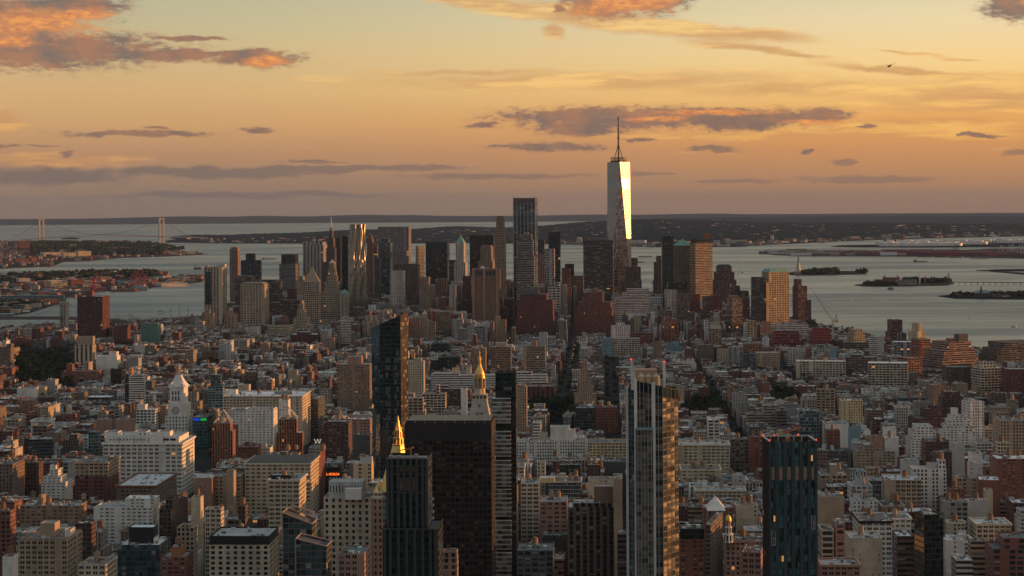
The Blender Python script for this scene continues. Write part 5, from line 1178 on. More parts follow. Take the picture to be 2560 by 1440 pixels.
def teal_fin_tower():
    Y = 1150; D = 25; a = R(-1.6); f, w, cx = fit(1906, 2042, Y, D, a, 1101); zb = drop(Y); c = f(0, D/2)
    root = thing('apartment_tower', 'dark teal finned tower with an open roof frame and orange crane, at right', 'apartment tower', (c[0], c[1], zb)); org = root.location; z = lambda y: zat(1975, y, Y)
    z1 = z(1104)
    b = MB(); b.walls(rect(f,-w/2,w/2,0,D), zb, z1, (.02,.034,.036), 'teal_tower_wall', w/24, 3.9); b.build('wall', root, org)
    b = MB(); b.poly([(*q,z1-3.2) for q in rect(f,-w/2+.4,w/2-.4,.4,D-.4)], COL['H'], 'roofing'); b.build('roof', root, org)
    cols = [-.5,-.345,-.175,-.005,.165,.335,.485]
    for u in cols:
        b = MB(); b.box(f, u*w-.95 if u > -.5 else u*w+.0, u*w+.95 if u < .48 else u*w+.5, -1.1, -.02, zb, z1+.5, (.030,.046,.048), 'painted_metal'); b.build('fin', root, org)
    for k in range(6):
        b = MB(); b.box(f, -w/2-.5, -w/2-.02, .8+k*4.3, 1.5+k*4.3, zb, z1+.3, (.04,.034,.03), 'painted_metal'); b.build('side_fin', root, org)
    for k in range(6):
        u0, u1 = cols[k]*w+1.3, cols[k+1]*w-1.15; b = MB(); b.box(f, u0, u1, -.35, -.03, z(1199), z(1167), (.30,.20,.15), 'timber', True); b.build('tan_panel', root, org)
    for k, ya, yb_ in ((0,1328,1361),(5,1289,1322)):
        u0, u1 = cols[k]*w+1.0, cols[k+1]*w-.9; b = MB()
        for q0, q1, za, zc in ((u0,u0+.3,z(yb_),z(ya)),(u1-.35,u1,z(yb_),z(ya)),(u0,u1,z(yb_)-.4,z(yb_)),(u0,u1,z((ya+yb_)/2)-.12,z((ya+yb_)/2)+.12),((u0+u1)/2-.1,(u0+u1)/2+.1,z(yb_),z((ya+yb_)/2))):
            b.box(f, q0, q1, -1.0, -.6, za, zc, COL['L'], 'painted_metal', True)
        b.build('white_frame', root, org)
    # open roof frame with sunlit sloping rims
    for s in (-1, 1):
        b = MB(); u = s*(w/2-.3); b.bar((*f(u,.2), z1+.2), (*f(u,D-.3), z1+.2), .8, COL['L'], 'painted_metal'); b.build('roof_rim', root, org)
    b = MB(); b.bar((*f(-w/2,D), z1+.3), (*f(w/2,D), z1+.3), .6, COL['L'], 'painted_metal')
    b.box(f, -w/2+.3, w/2-.3, D-.6, D-.1, z1-3.2, z1+.1, (.05,.02,.015), 'painted_metal')
    for k in range(7): b.bar((*f(-w/2+k*w/6,D-.8), z1-3.2), (*f(-w/2+k*w/6,D-.8), z1+.2), .5, COL['L'], 'painted_metal')
    b.build('roof_frame', root, org)
    b = MB()
    for u, v in ((-.5,.3),(-.5,D),(.5,.3),(.27,D),(-.25,D)): p = f(u*w*.985, v); b.cyl(p, .4, z1+.4, z1+1.2, (1,.05,.02), 'red_lamp', 6)
    b.build('warning_lamp', root, org)
    FOOT.append((c[0], c[1], w, D, a)); PROT.append((1905, 2043, 1074, 1440, Y, []))
    p = f(-w*.02, D*.55); r2 = thing('roof_crane', 'bright orange building maintenance crane on the dark teal finned tower', 'crane', (p[0], p[1], z1-3)); f3 = frame(p[0], p[1], a)
    b = MB(); b.box(f3, -1, 1, -1, 1, z1-3, z1+1.0, COL['O'], 'painted_metal'); b.bar((*f3(0,0), z1+1), (*f3(0,0), z1+3.2), 1.0, COL['Y'], 'painted_metal'); b.build('mast', r2, r2.location)
    b = MB(); b.bar((*f3(-3,0), z1+3.4), (*f3(8.2,-1), z1+6.6), .9, COL['O'], 'painted_metal'); b.bar((*f3(-3,0), z1+4.6), (*f3(7.6,-1), z1+7.2), .35, COL['O'], 'painted_metal')
    for k in range(7): b.bar((*f3(-2.4+k*1.5,-.1*k), z1+4.7+k*.36), (*f3(-1.6+k*1.5,-.1*k), z1+3.8+k*.42), .2, COL['O'], 'painted_metal')
    b.build('boom', r2, r2.location); b = MB(); b.box(f3, -6, -3, -1.2, 1.2, z1+2.6, z1+5.2, COL['T'], 'painted_metal', True); b.build('counterweight', r2, r2.location)
facade('teal_tower_wall', (.04,.96), (.06,.94), glass=(.045,.105,.105), rough=.07, blind=.12, blindc=(.07,.10,.09), spec=.55, var=.95, lit=.004, tilt=.03)
teal_fin_tower()

def slanted_glass(x0, x1, yl, yr, Y, label, xr):
    D = 20; zb = drop(Y); f, w, cx = fit(x0, x1, Y, D, R(4.2), (yl+yr)/2); c = f(0, D/2)
    root = thing('glass_building', label, 'office building', (c[0], c[1], zb)); org = root.location; za, zc = zat(x0, yl, Y), zat(x1, yr, Y)
    P_ = rect(f, -w/2, w/2, 0, D); zt = [za, zc, zc, za]; zm = min(zt)
    for k, nm in enumerate(('front_glazing','west_wall','rear_wall','east_wall')):
        j = (k+1) % 4; b = MB(); L = math.hypot(P_[k][0]-P_[j][0], P_[k][1]-P_[j][1]); nb = max(1, round(L/3.6)); ns = (zm-zb)/3.9
        b.poly([(*P_[k],zb),(*P_[j],zb),(*P_[j],zt[j]),(*P_[k],zt[k])], (.16,.10,.08) , 'glass_wall', [(0,0),(nb,0),(nb,ns*(zt[j]-zb)/(zm-zb)),(0,ns*(zt[k]-zb)/(zm-zb))]); b.build(nm, root, org)
    b = MB(); b.poly([(*P_[k],zt[k]-1.5) for k in range(4)], COL['H'], 'roofing'); b.build('roof', root, org)
    b = MB()
    for k in range(4): j = (k+1) % 4; b.bar((*P_[k],zt[k]),(*P_[j],zt[j]),.55,(.42,.27,.22),'painted_metal')
    b.bar((*P_[0],zb),(*P_[0],zt[0]),.5,(.42,.27,.22),'painted_metal'); b.build('edge_frame', root, org)
    FOOT.append((c[0], c[1], w, D, R(4.2))); PROT.append((x0, x1, min(yl,yr), 1440, Y, [])); return f, w, root, za, zc
f, w, r_, za, zc = slanted_glass(706, 793, 1282, 1309, 1300, 'teal glass building with a sloping pink-edged crown, lower left of centre', 796)
f2_, w2_, r2_, za2, zc2 = slanted_glass(739, 829, 1347, 1365, 1262, 'lower teal glass building with sloping roof in front of the taller sloping one', 831)
p = f(w*.1, 8); rc = thing('roof_crane', 'pinkish lattice crane lying above the sloping teal glass building', 'crane', (p[0], p[1], zc-1)); fc = frame(p[0], p[1], GRID)
b = MB(); b.bar((*fc(2,0), zc-1), (*fc(2,0), za+1), .8, (.42,.26,.20), 'painted_metal'); b.build('mast', rc, rc.location)
b = MB(); b.bar((*fc(-7.5,0), za+4.0), (*fc(7,0), za-.8), .7, (.42,.26,.20), 'painted_metal'); b.box(fc, 5, 7.5, -1, 1, za-3, za-.2, (.42,.26,.20), 'painted_metal', True); b.build('boom', rc, rc.location)

def gold_dome_turret():
    Y = 1396; c = (ray(1821,1320)[0]*Y, Y); z = lambda y: zat(1821, y, Y); m = lambda q: q*Y/F
    root = thing('dome_turret', 'small white lantern turret with a shining gold dome, left of the dark teal tower', 'turret', (c[0], c[1], z(1352)))
    b = MB(); b.cyl(c, m(11.5), z(1356), z(1336), COL['K'], 'pier_wall', 8, bay=2.0, st=5); b.cyl(c, m(12.3), z(1337), z(1334), COL['K'], 'stonework', 8); b.cyl(c, m(8.6), z(1334), z(1318), COL['K'], 'pier_wall', 8, bay=1.6, st=4.2); b.cyl(c, m(9.6), z(1319), z(1317), COL['K'], 'stonework', 8); b.cyl(c, m(6.6), z(1317), z(1305), COL['K'], 'pier_wall', 8, bay=1.3, st=3); b.build('white_drum', root, root.location)
    b = MB(); prev = (7.4, 1305)
    for k in range(1, 9):
        t = k/8; q = (7.6*math.cos(t*math.pi/2)**.75+.15, 1305-18*math.sin(t*math.pi/2)); b.cyl(c, m(prev[0]), z(prev[1]), z(q[1]), COL['Y'], 'gold_leaf', 16, r1=m(q[0]), cap=False); prev = q
    b.build('gold_dome', root, root.location)
    b = MB(); b.bar((*c, z(1288)), (*c, z(1262)), .22, COL['L'], 'painted_metal'); b.build('finial', root, root.location)
    PROT.append((1808, 1834, 1265, 1352, Y, []))
gold_dome_turret()

def rippled_tower():
    Y = 5350; zb = drop(Y); c0 = ray(892.5, 600)[0]*Y; cy = Y+22; m = lambda q: q*Y/F
    root = thing('skyscraper', 'rippled steel skyscraper glowing gold down its right half, left centre', 'skyscraper', (c0, cy, zb)); org = root.location
    tiers = [(892,25.5,690,zb),(892,23.5,650,None),(892.5,20.8,561,None)]; zp = zb; col = (.40,.35,.27)
    for i, (px, hw, y, _) in enumerate(tiers):
        g = frame(ray(px,y)[0]*Y, cy, R(-12)); W, Dd = m(hw)*.82, m(hw)*.75; nz = 8; z1 = zat(px, y, Y)
        lv = [zp+(z1-zp)*k/nz for k in range(nz+1)]
        def ringz(s):
            pts = []; n = 14
            for e in range(4):
                for k in range(n):
                    t = k/n*2-1; wv = 2.0*math.sin(t*7.5+math.sin(s*4+e+i)*1.2)+.7*math.sin(t*15+s*7+e)
                    if e == 0: q = (t*W, -Dd-wv)
                    elif e == 1: q = (W+wv, t*Dd)
                    elif e == 2: q = (-t*W, Dd+wv)
                    else: q = (-W-wv, -t*Dd)
                    pts.append(g(*q))
            return pts
        b = MB(); tot = (z1-zp)/3.4; r0 = ringz(0)
        for k in range(nz):
            r1 = ringz((k+1)/nz); n = len(r0)
            for j in range(n):
                jj = (j+1) % n; b.poly([(*r0[j],lv[k]),(*r0[jj],lv[k]),(*r1[jj],lv[k+1]),(*r1[j],lv[k+1])], col, 'rippled_steel', [(j,tot*k/nz),(j+1,tot*k/nz),(j+1,tot*(k+1)/nz),(j,tot*(k+1)/nz)])
            r0 = r1
        b.build('rippled_wall', root, org); b = MB(); b.poly([(*q,z1) for q in r0], COL['G'], 'roofing'); b.build('roof', root, org); zp = z1-.5
    FOOT.append((c0, cy, 60, 50, GRID)); PROT.append((865, 918, 561, 780, Y, []))
facade('rippled_steel', (.26,.78), (.26,.78), glass=(.05,.05,.05), rough=.15, blind=0, lit=0, spec=.5, metal=.3, dirt=.1)
_m = MATS['rippled_steel'].node_tree; _p = _m.nodes['Principled BSDF']
for l in list(_m.links):
    if l.to_socket == _p.inputs['Metallic'] or l.to_socket == _p.inputs['Roughness']: _m.links.remove(l)
_p.inputs['Metallic'].default_value = .75; _p.inputs['Roughness'].default_value = .36
rippled_tower()
# ---------------------------------------------------------------- water, land, hills
from mathutils.geometry import tessellate_polygon
def watermat():
    m, nt, p = newmat('water')
    g = nt.new('ShaderNodeNewGeometry').outputs['Position']
    n1 = nt.noise(nt.vec('MULTIPLY', g, (1, 1, 0)), .012, 6, .7).outputs[0]
    n2 = nt.noise(nt.vec('MULTIPLY', g, (.00045, .0019, 0)), 1.0, 5, .6).outputs[0]
    bump = nt.new('ShaderNodeBump'); bump.inputs['Strength'].default_value = .9; bump.inputs['Distance'].default_value = 9.0
    nt.l.new(n1, bump.inputs['Height']); nt.l.new(bump.outputs[0], p.inputs['Normal'])
    c = nt.mix(nt.smooth(n2, .38, .66), (.050,.098,.115), (.115,.165,.175))
    nt.l.new(c, p.inputs['Base Color']); nt.l.new(nt.smooth(n2, .35, .7, .42, .24), p.inputs['Roughness']); p.inputs['IOR'].default_value = 1.33; p.inputs['Specular IOR Level'].default_value = .38
watermat()
def landmat(name, c0, c1, c2, s=.01):
    m, nt, p = newmat(name)
    g = nt.new('ShaderNodeNewGeometry').outputs['Position']
    n = nt.noise(g, s, 8, .75).outputs[0]; n2 = nt.noise(g, s*9, 5, .7).outputs[0]
    c = nt.mix(nt.smooth(n, .4, .6), c0, c1); c = nt.mix(nt.smooth(n2, .56, .68), c, c2)
    nt.l.new(c, p.inputs['Base Color']); p.inputs['Roughness'].default_value = 1.0; p.inputs['Specular IOR Level'].default_value = 0.0
landmat('city_ground', (.028,.030,.030), (.045,.045,.042), (.07,.065,.06), .02)
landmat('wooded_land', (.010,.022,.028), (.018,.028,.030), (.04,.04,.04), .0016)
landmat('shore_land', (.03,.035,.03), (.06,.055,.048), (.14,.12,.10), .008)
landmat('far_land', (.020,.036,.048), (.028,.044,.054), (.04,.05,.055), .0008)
def water():
    b = MB(); az = [R(a) for a in range(-50, 71, 3)]; ds = [400*1.085**k for k in range(66)]; ds = [d for d in ds if d < 90000]
    for d0, d1 in zip(ds, ds[1:]):
        for a0, a1 in zip(az, az[1:]):
            b.poly([(d0*math.sin(a0), d0*math.cos(a0), drop(d0)), (d0*math.sin(a1), d0*math.cos(a1), drop(d0)), (d1*math.sin(a1), d1*math.cos(a1), drop(d1)), (d1*math.sin(a0), d1*math.cos(a0), drop(d1))], (0,0,0), 'water')
    tag(b.build('water', smooth=True), 'grey green harbour water', kind='structure')
water()
def land(name, pts, mat, up=2.0, world=False, label=None, down=8):
    P_ = [Vector((p[0], p[1], 0)) for p in pts] if world else [ground(x, y) for x, y in pts]
    b = MB(); tri = tessellate_polygon([[Vector((p.x, p.y, 0)) for p in P_]])
    zz = (lambda p: .6) if world else (lambda p: p.z+up)
    for t in tri: b.poly([(P_[i].x, P_[i].y, zz(P_[i])) for i in t], (.1,.1,.1), mat)
    n = len(P_)
    for k in range(n):
        p, q = P_[k], P_[(k+1) % n]; b.poly([(p.x,p.y,zz(p)),(q.x,q.y,zz(q)),(q.x,q.y,zz(q)-down),(p.x,p.y,zz(p)-down)], (.1,.1,.1), mat)
    o = b.build(name); tag(o, label, kind='structure'); return o
shore = [ground(x, y) for x, y in [(-900,930),(-300,862),(-50,832),(0,822),(250,806),(500,796),(700,760),(800,735),(1000,715),(1300,712),(1600,730),(1750,750),(1900,778),(2040,812),(2110,832),(2200,848),(2400,872),(2560,884),(2800,910),(3600,1020)]]
MAN = [(p.x, p.y) for p in shore]+[(2600, 1500), (2600, -2500), (-2600, -2500), (-2200, 1500)]
land('ground', MAN, 'city_ground', world=True, label='streets and ground of the city between the buildings')
def inside(x, y, poly=MAN):
    c = False; n = len(poly); j = n-1
    for i in range(n):
        xi, yi, xj, yj = poly[i][0], poly[i][1], poly[j][0], poly[j][1]
        if (yi > y) != (yj > y) and x < (xj-xi)*(y-yi)/(yj-yi)+xi: c = not c
        j = i
    return c
BAY = [(-500,603),(-200,603),(120,604),(300,606),(400,611),(440,626),(470,634),(522,634.5),(480,638),(400,642),(300,645),(230,652),(160,655),(130,666),(0,672),(-200,680),(-500,684)]
land('bay_ridge_shore', BAY, 'shore_land')
RH = [(-500,694),(-200,690),(60,688),(200,682),(380,680),(430,690),(512,694),(505,706),(400,716),(345,728),(250,728),(200,742),(165,745),(165,755),(140,762),(75,782),(30,790),(-200,796),(-500,800)]
land('brooklyn_shore', RH, 'shore_land')
SI_ = [(384,606),(600,608.5),(900,609),(1200,608),(1450,612),(1640,618),(1840,617),(1920,612),(2130,602),(2300,596),(2560,590),(3000,588)]
LIB = [(1966,683),(1985,680),(2100,678),(2150,678),(2167,682),(2160,686),(2090,688),(2000,689),(1975,688)]
land('liberty_island_ground', LIB, 'shore_land', 1.5)
ELL = [(2135,713),(2165,709),(2210,705),(2330,704),(2378,706),(2385,709),(2365,714),(2200,717),(2155,716)]
land('ellis_island_ground', ELL, 'shore_land', 1.5)
JER = [(2345,741),(2380,737),(2430,735),(2560,730),(2900,726),(2900,756),(2560,749),(2480,748),(2390,747)]
land('terminal_ground', JER, 'wooded_land', 1.5)
land('breakwater', [(2440,676.5),(2500,674),(2580,673),(2800,672),(2800,679),(2580,678),(2500,678.3)], 'wooded_land', 2)
land('breakwater', [(2470,677.5),(2520,680),(2580,684),(2800,695),(2800,702),(2580,688.5),(2520,683),(2475,679)], 'shore_land', 2)
POR = [(1905,634),(1935,628),(2040,626),(2060,630),(2560,628),(2900,628),(2900,650),(2560,646),(2290,641.5),(2000,640.5),(1940,638)]
land('container_port_ground', POR, 'shore_land', 2)
TNK = [(2078,617),(2100,614),(2210,612),(2560,605),(2900,600),(2900,612),(2560,616.5),(2300,619),(2130,618.5)]
land('tank_farm_ground', TNK, 'wooded_land', 3)
land('islet', [(152,596.5),(180,594),(200,596),(190,597.8),(160,598)], 'wooded_land', 3)
def interp(tab, x):
    if x <= tab[0][0]: return tab[0][1]
    for (a, b), (c, d) in zip(tab, tab[1:]):
        if x <= c: return b+(d-b)*(x-a)/(c-a)
    return tab[-1][1]
from mathutils import noise as mn
def ridge(name, base, crest, Yc, mat, label, x0, x1, step=6, amp=1.0, rows=7, rough=.05, back=4000, Ybase=None):
    """terrain strip: shoreline at ground pixels 'base', crest seen along pixels 'crest' at depth Yc"""
    b = MB(); g = []; n = int((x1-x0)/step)
    for i in range(n+1):
        x = x0+i*step; p = Vector(ground(x, interp(base, x))) if Ybase is None else at(x, interp(base, x), Ybase)
        q = at(x, sum(interp(crest, x+e) for e in (-24,-12,0,12,24))/5, Yc); nz_ = amp*(mn.fractal(Vector((x*rough, 3.1, 0)), .8, 2.1, 5))*Yc/F; col = []
        for k in range(rows+1):
            t = k/rows; s = t**.75; zz = p.z+3+(q.z-p.z-3)*(s*s*(3-2*s)*.55+s*.45)
            w = p.lerp(q, t); zz += nz_*t**14+ (mn.fractal(Vector((w.x*.0011, w.y*.0011, 1.7)), .9, 2.1, 5))*7*math.sin(math.pi*t)
            col.append((w.x, w.y, zz))
        r = q.copy(); k_ = (Yc+back)/Yc; col.append((r.x*k_, r.y*k_, q.z+nz_-abs(q.z-p.z)*.8-back*.012)); g.append(col)
    for i in range(n):
        for k in range(rows+1): b.poly([g[i][k], g[i+1][k], g[i+1][k+1], g[i][k+1]], (.1,.1,.1), mat)
    if Ybase is None:
        for i in range(n): a_, c_ = g[i][0], g[i+1][0]; b.poly([(a_[0],a_[1],a_[2]-8),(c_[0],c_[1],c_[2]-8),c_,a_], (.1,.1,.1), mat)
    tag(b.build(name, smooth=True), label, kind='structure'); return g
farbase = [(-500,569),(0,566),(300,563),(640,560),(900,556),(1000,555),(1360,553.5),(1500,553),(3100,546)]
farcrest = [(-500,550),(0,547.5),(120,547.5),(250,546),(400,542),(480,540.5),(560,542),(640,539.5),(700,540),(760,541.5),(860,538),(930,536.5),(980,538.5),(1030,537),(1090,539.5),(1250,540),(1360,538.5),(1500,536),(1600,537),(1700,535),(1780,533.5),(1850,535.5),(2000,535),(2200,533.5),(2560,532),(3100,529)]
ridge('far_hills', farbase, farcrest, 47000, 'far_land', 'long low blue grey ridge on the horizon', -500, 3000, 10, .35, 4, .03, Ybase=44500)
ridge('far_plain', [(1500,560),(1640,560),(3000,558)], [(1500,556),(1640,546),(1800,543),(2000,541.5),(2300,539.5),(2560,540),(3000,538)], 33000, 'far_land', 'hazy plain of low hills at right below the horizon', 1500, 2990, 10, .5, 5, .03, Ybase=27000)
sicrest = [(384,604),(405,593),(430,590),(500,587),(560,588),(600,586.5),(660,584),(740,582),(800,579),(870,574),(930,573),(985,575),(1050,571),(1120,565.5),(1180,566),(1250,569),(1330,566),(1400,560),(1450,555),(1510,552.5),(1590,548),(1640,547.5),(1700,548.5),(1800,552),(1900,555.5),(2040,557),(2200,557),(2560,560),(3000,560)]
SIG = ridge('island_hills', SI_, sicrest, 21000, 'wooded_land', 'dark wooded hills across the harbour', 384, 2990, 8, 1.1, 70, .09)
# ---------------------------------------------------------------- stuff helpers
def gpx(x, y): p = ground(x, y); return p
def sprinkle(name, label, n, area, size, cols, seed, lift=0, surf=None, mats='stonework', rot=None):
    rnd = random.Random(seed); b = MB(); k = 0; tries = 0
    while k < n and tries < n*20:
        tries += 1; p = area(rnd)
        if p is None: continue
        w, d, h = size(rnd); fr = frame(p[0], p[1], rot if rot is not None else rnd.uniform(-.6, .6)); c = rnd.choice(cols)
        b.walls(rect(fr,-w/2,w/2,-d/2,d/2), p[2]-4, p[2]+h, c, mats, 5, 4); b.poly([(*q,p[2]+h) for q in rect(fr,-w/2,w/2,-d/2,d/2)], shade(rnd.choice([c,(.3,.3,.29),(.12,.12,.12)]), .9), 'roofing'); k += 1
    return tag(b.build(name), label, name.replace('_',' '), kind='stuff')
def on_ridge(G, k0, k1, i0=0, i1=None):
    def f(rnd):
        i = rnd.randrange(i0, (i1 or len(G))-1); k = rnd.uniform(k0, k1); a, t = int(k), k-int(k); p, q = G[i][a], G[i][a+1]
        return tuple(p[j]+(q[j]-p[j])*t for j in range(3))
    return f
def in_px(poly):
    W_ = [ground(x, y) for x, y in poly]; xs = [p.x for p in W_]; ys = [p.y for p in W_]; pl = [(p.x, p.y) for p in W_]
    def f(rnd):
        x, y = rnd.uniform(min(xs), max(xs)), rnd.uniform(min(ys), max(ys))
        return (x, y, drop(y)+2) if inside(x, y, pl) else None
    return f
PAL1 = [(.12,.11,.10), (.09,.10,.10), (.16,.14,.12), (.35,.30,.24), (.45,.42,.38), (.22,.10,.07), (.15,.09,.07), (.28,.22,.17), (.30,.30,.29), (.10,.10,.10), (.40,.36,.30)]
sprinkle('hillside_houses', 'tiny pale houses scattered over the wooded hills', 300, on_ridge(SIG, 2, 55, 85), lambda r: (r.uniform(8,60), r.uniform(8,25), r.uniform(4,9)), PAL1, 5)
sprinkle('waterfront_buildings', 'low port and town buildings along the far shore', 300, on_ridge(SIG, 0, 5, 125), lambda r: (r.uniform(15,90), r.uniform(15,50), r.choice([6,8,10,12,16,30])), PAL1+[(.05,.06,.06),(.04,.05,.05),(.08,.08,.08)], 6)
sprinkle('hillside_houses', 'few pale houses low on the left wooded shore', 90, on_ridge(SIG, 1, 30, 10, 85), lambda r: (r.uniform(10,40), r.uniform(8,25), r.uniform(5,12)), PAL1, 15)
sprinkle('distant_city_blocks', 'low brick blocks of the far left peninsula', 1500, in_px(BAY), lambda r: (r.uniform(15,60), r.uniform(12,30), r.uniform(7,18)), [(.16,.07,.05),(.20,.12,.09),(.30,.24,.19),(.24,.22,.2),(.09,.09,.09),(.13,.06,.05)], 7)
sprinkle('distant_city_blocks', 'low brick and warehouse blocks of the nearer left shore', 900, in_px(RH), lambda r: (r.uniform(12,55), r.uniform(12,30), r.uniform(6,15)), [(.16,.07,.05),(.20,.12,.09),(.36,.30,.24),(.30,.29,.27),(.09,.09,.09),(.25,.10,.07)], 8)
sprinkle('container_stacks', 'long rows of stacked dark red shipping containers', 700, in_px([(2060,633),(2560,631),(2900,632),(2900,645),(2560,642),(2290,639),(2110,638.5)]), lambda r: (r.uniform(60,160), r.uniform(12,16), r.uniform(8,22)), [(.20,.04,.045),(.15,.04,.05),(.12,.05,.08),(.25,.07,.05),(.08,.06,.10)], 9, rot=.05)
sprinkle('port_buildings', 'low pale sheds on the port peninsula', 60, in_px([(1910,634),(1960,628),(2120,631),(2290,639),(2000,640)]), lambda r: (r.uniform(40,150), r.uniform(20,40), r.uniform(8,18)), PAL1+[(.6,.58,.55)], 10, rot=.05)
# foliage blobs made of many small leaf clump faces
def leafmass(b, c, r, h, n, rnd, s=1.2, lobes=5):
    L = [(c[0]+rnd.uniform(-.45,.45)*r, c[1]+rnd.uniform(-.45,.45)*r, c[2]+rnd.uniform(-.25,.45)*h/2, rnd.uniform(.45,.75)) for _ in range(lobes)]
    for _ in range(n):
        lx, ly, lz, lr = rnd.choice(L); u = rnd.uniform(-1,1); a = rnd.uniform(0, 6.283); q = math.sqrt(1-u*u); rr = rnd.uniform(.62, 1.05)*lr
        x, y, z = lx+q*math.cos(a)*r*rr, ly+q*math.sin(a)*r*rr, lz+u*h/2*rr
        d = Vector((rnd.uniform(-1,1), rnd.uniform(-1,1), rnd.uniform(-.3,1))).normalized(); e = d.cross(Vector((rnd.uniform(-1,1),rnd.uniform(-1,1),.3))).normalized(); g = d.cross(e); k = s*rnd.uniform(.6,1.3)
        b.poly([(x+e.x*k,y+e.y*k,z+e.z*k),(x+g.x*k,y+g.y*k,z+g.z*k),(x-e.x*k,y-e.y*k,z-e.z*k),(x-g.x*k*.7,y-g.y*k*.7,z-g.z*k*.7)], (.03,.05,.02), 'foliage')
def wood(name, label, poly, n, r, h, leaf, seed, per=26):
    rnd = random.Random(seed); b = MB(); ar = in_px(poly); k = 0
    while k < n:
        p = ar(rnd)
        if p is None: continue
        rr = r*rnd.uniform(.7,1.3); leafmass(b, (p[0], p[1], p[2]+h*rnd.uniform(.3,.62)), rr, h*rnd.uniform(.8,1.2), per, rnd, leaf); k += 1
    tag(b.build(name), label, 'trees', kind='stuff')
wood('island_woods', 'dark tree mass covering the statue island', [(2010,687.5),(2010,682),(2088,679),(2090,687)], 64, 19, 17, 6, 1)
wood('island_woods', 'few trees at the right tip of the statue island', [(2146,684),(2148,680),(2166,682),(2160,685)], 8, 14, 18, 7, 2)
wood('island_woods', 'trees around the twin-towered island hall', [(2160,715),(2168,712),(2235,712.5),(2240,715.5)], 40, 14, 12, 5, 3)
wood('island_woods', 'trees on the right half of the immigration island', [(2262,709),(2262,705),(2360,705),(2370,708),(2340,710)], 50, 16, 17, 6, 4)
wood('terminal_woods', 'trees on the riverbank behind the clock-towered terminal', [(2380,743),(2390,739),(2480,736),(2700,733),(2700,745)], 90, 16, 9, 6, 5)
wood('shore_woods', 'dark wooded belt on the far left peninsula', [(60,612),(150,606),(400,613),(445,628),(440,636),(300,640),(230,640),(100,640)], 190, 55, 22, 16, 6, 30)
wood('shore_woods', 'tree belt among the nearer left shore buildings', [(-100,700),(60,690),(200,684),(370,682),(430,692),(430,698),(200,700),(0,716)], 150, 30, 16, 10, 7, 24)
wood('shore_woods', 'dark trees at the wharf left of the bridge tower', [(-50,768),(20,762),(110,757),(115,764),(40,772),(-50,778)], 60, 12, 12, 5, 8, 24)
wood('riverside_park', 'dark trees by the river right of the construction site', [(2008,822),(2030,812),(2090,826),(2160,838),(2150,846),(2060,840)], 26, 7, 13, 2.6, 9, 30)
# ---------------------------------------------------------------- bridges, statue, harbour things
def suspension():
    root = thing('suspension_bridge', 'long suspension bridge with two tall sunlit towers across the harbour mouth', 'bridge', (0,0,0)); 
    A, Bp = ground(103.5, 606), ground(404, 607.5); root.location = (A.x, A.y, A.z); org = root.location
    def tower(p, ytop, x):
        zt = zat(x, ytop, p.y); d = (Bp-A); d.z = 0; d.normalize(); fr = frame(p.x, p.y, R(-34))
        t = MB(); hw = 5.2*p.y/F; lw = 1.9*p.y/F
        for s in (-1, 1): t.box(fr, s*hw-lw, s*hw+lw, -8, 8, p.z, zt, (.42,.36,.32), 'painted_metal')
        t.box(fr, -hw-lw-1, hw+lw+1, -6, 6, zt-18, zt-.5, (.30,.26,.24), 'painted_metal', True); t.box(fr, -hw, hw, -6, 6, p.z+58, p.z+70, (.28,.24,.22), 'painted_metal', True)
        o = t.build('bridge_tower', root, org)
        f = MB(); f.box(fr, -hw-lw-4, hw+lw+4, -15, 15, p.z-5, p.z+10, COL['G'], 'stonework'); q = f.build('footing', o, org); q.location = (0,0,0)
        return zt
    zA, zB = tower(A, 547.5, 103), tower(Bp, 545, 404)
    dk = [(-60,607,A.y+200),(20,602,A.y),(103,594.5,A.y),(180,590,(A.y*3+Bp.y)/4),(253,586.5,(A.y+Bp.y)/2),(330,588,(A.y+Bp.y*3)/4),(404,590.5,Bp.y),(480,592,Bp.y-50),(520,594,Bp.y-100)]
    P_ = [at(x, y, Y) for x, y, Y in dk]; b = MB()
    for p, q in zip(P_, P_[1:]):
        b.poly([(p.x,p.y-14,p.z),(q.x,q.y-14,q.z),(q.x,q.y+14,q.z),(p.x,p.y+14,p.z)], (.30,.22,.17), 'painted_metal'); b.poly([(p.x,p.y-14,p.z-8),(q.x,q.y-14,q.z-8),(q.x,q.y-14,q.z),(p.x,p.y-14,p.z)], (.55,.33,.22), 'painted_metal')  # the deck's sunlit orange near side is put into the face colour
        b.poly([(p.x,p.y+14,p.z-8),(q.x,q.y+14,q.z-8),(q.x,q.y+14,q.z),(p.x,p.y+14,p.z)], (.40,.28,.2), 'painted_metal'); b.poly([(p.x,p.y-14,p.z-8),(q.x,q.y-14,q.z-8),(q.x,q.y+14,q.z-8),(p.x,p.y+14,p.z-8)], (.2,.2,.2), 'painted_metal')
    b.build('deck', root, org)
    deckz = lambda X: interp([(p.x, p.z) for p in P_], X)
    def cable(p0, z0, p1, z1, sag, n):
        c = MB(); s = MB(); prev = None
        for k in range(n+1):
            t = k/n; x, y = p0[0]+(p1[0]-p0[0])*t, p0[1]+(p1[1]-p0[1])*t; z = z0+(z1-z0)*t-sag*4*t*(1-t)
            if prev: c.bar(prev, (x, y, z), 2.6, (.22,.16,.14), 'painted_metal')
            if z > deckz(x)+1: s.bar((x, y, z), (x, y, deckz(x)), .9, (.22,.17,.15), 'painted_metal')
            prev = (x, y, z)
        c.build('main_cable', root, org); s.build('suspenders', root, org)
    mid = (zA+zB)/2-deckz((A.x+Bp.x)/2)-5
    cable((A.x,A.y), zA-3, (Bp.x,Bp.y), zB-3, mid, 40); cable(P_[1][:2], P_[1].z, (A.x,A.y), zA-3, 12, 12); cable((Bp.x,Bp.y), zB-3, P_[7][:2], P_[7].z, 12, 12)
suspension()
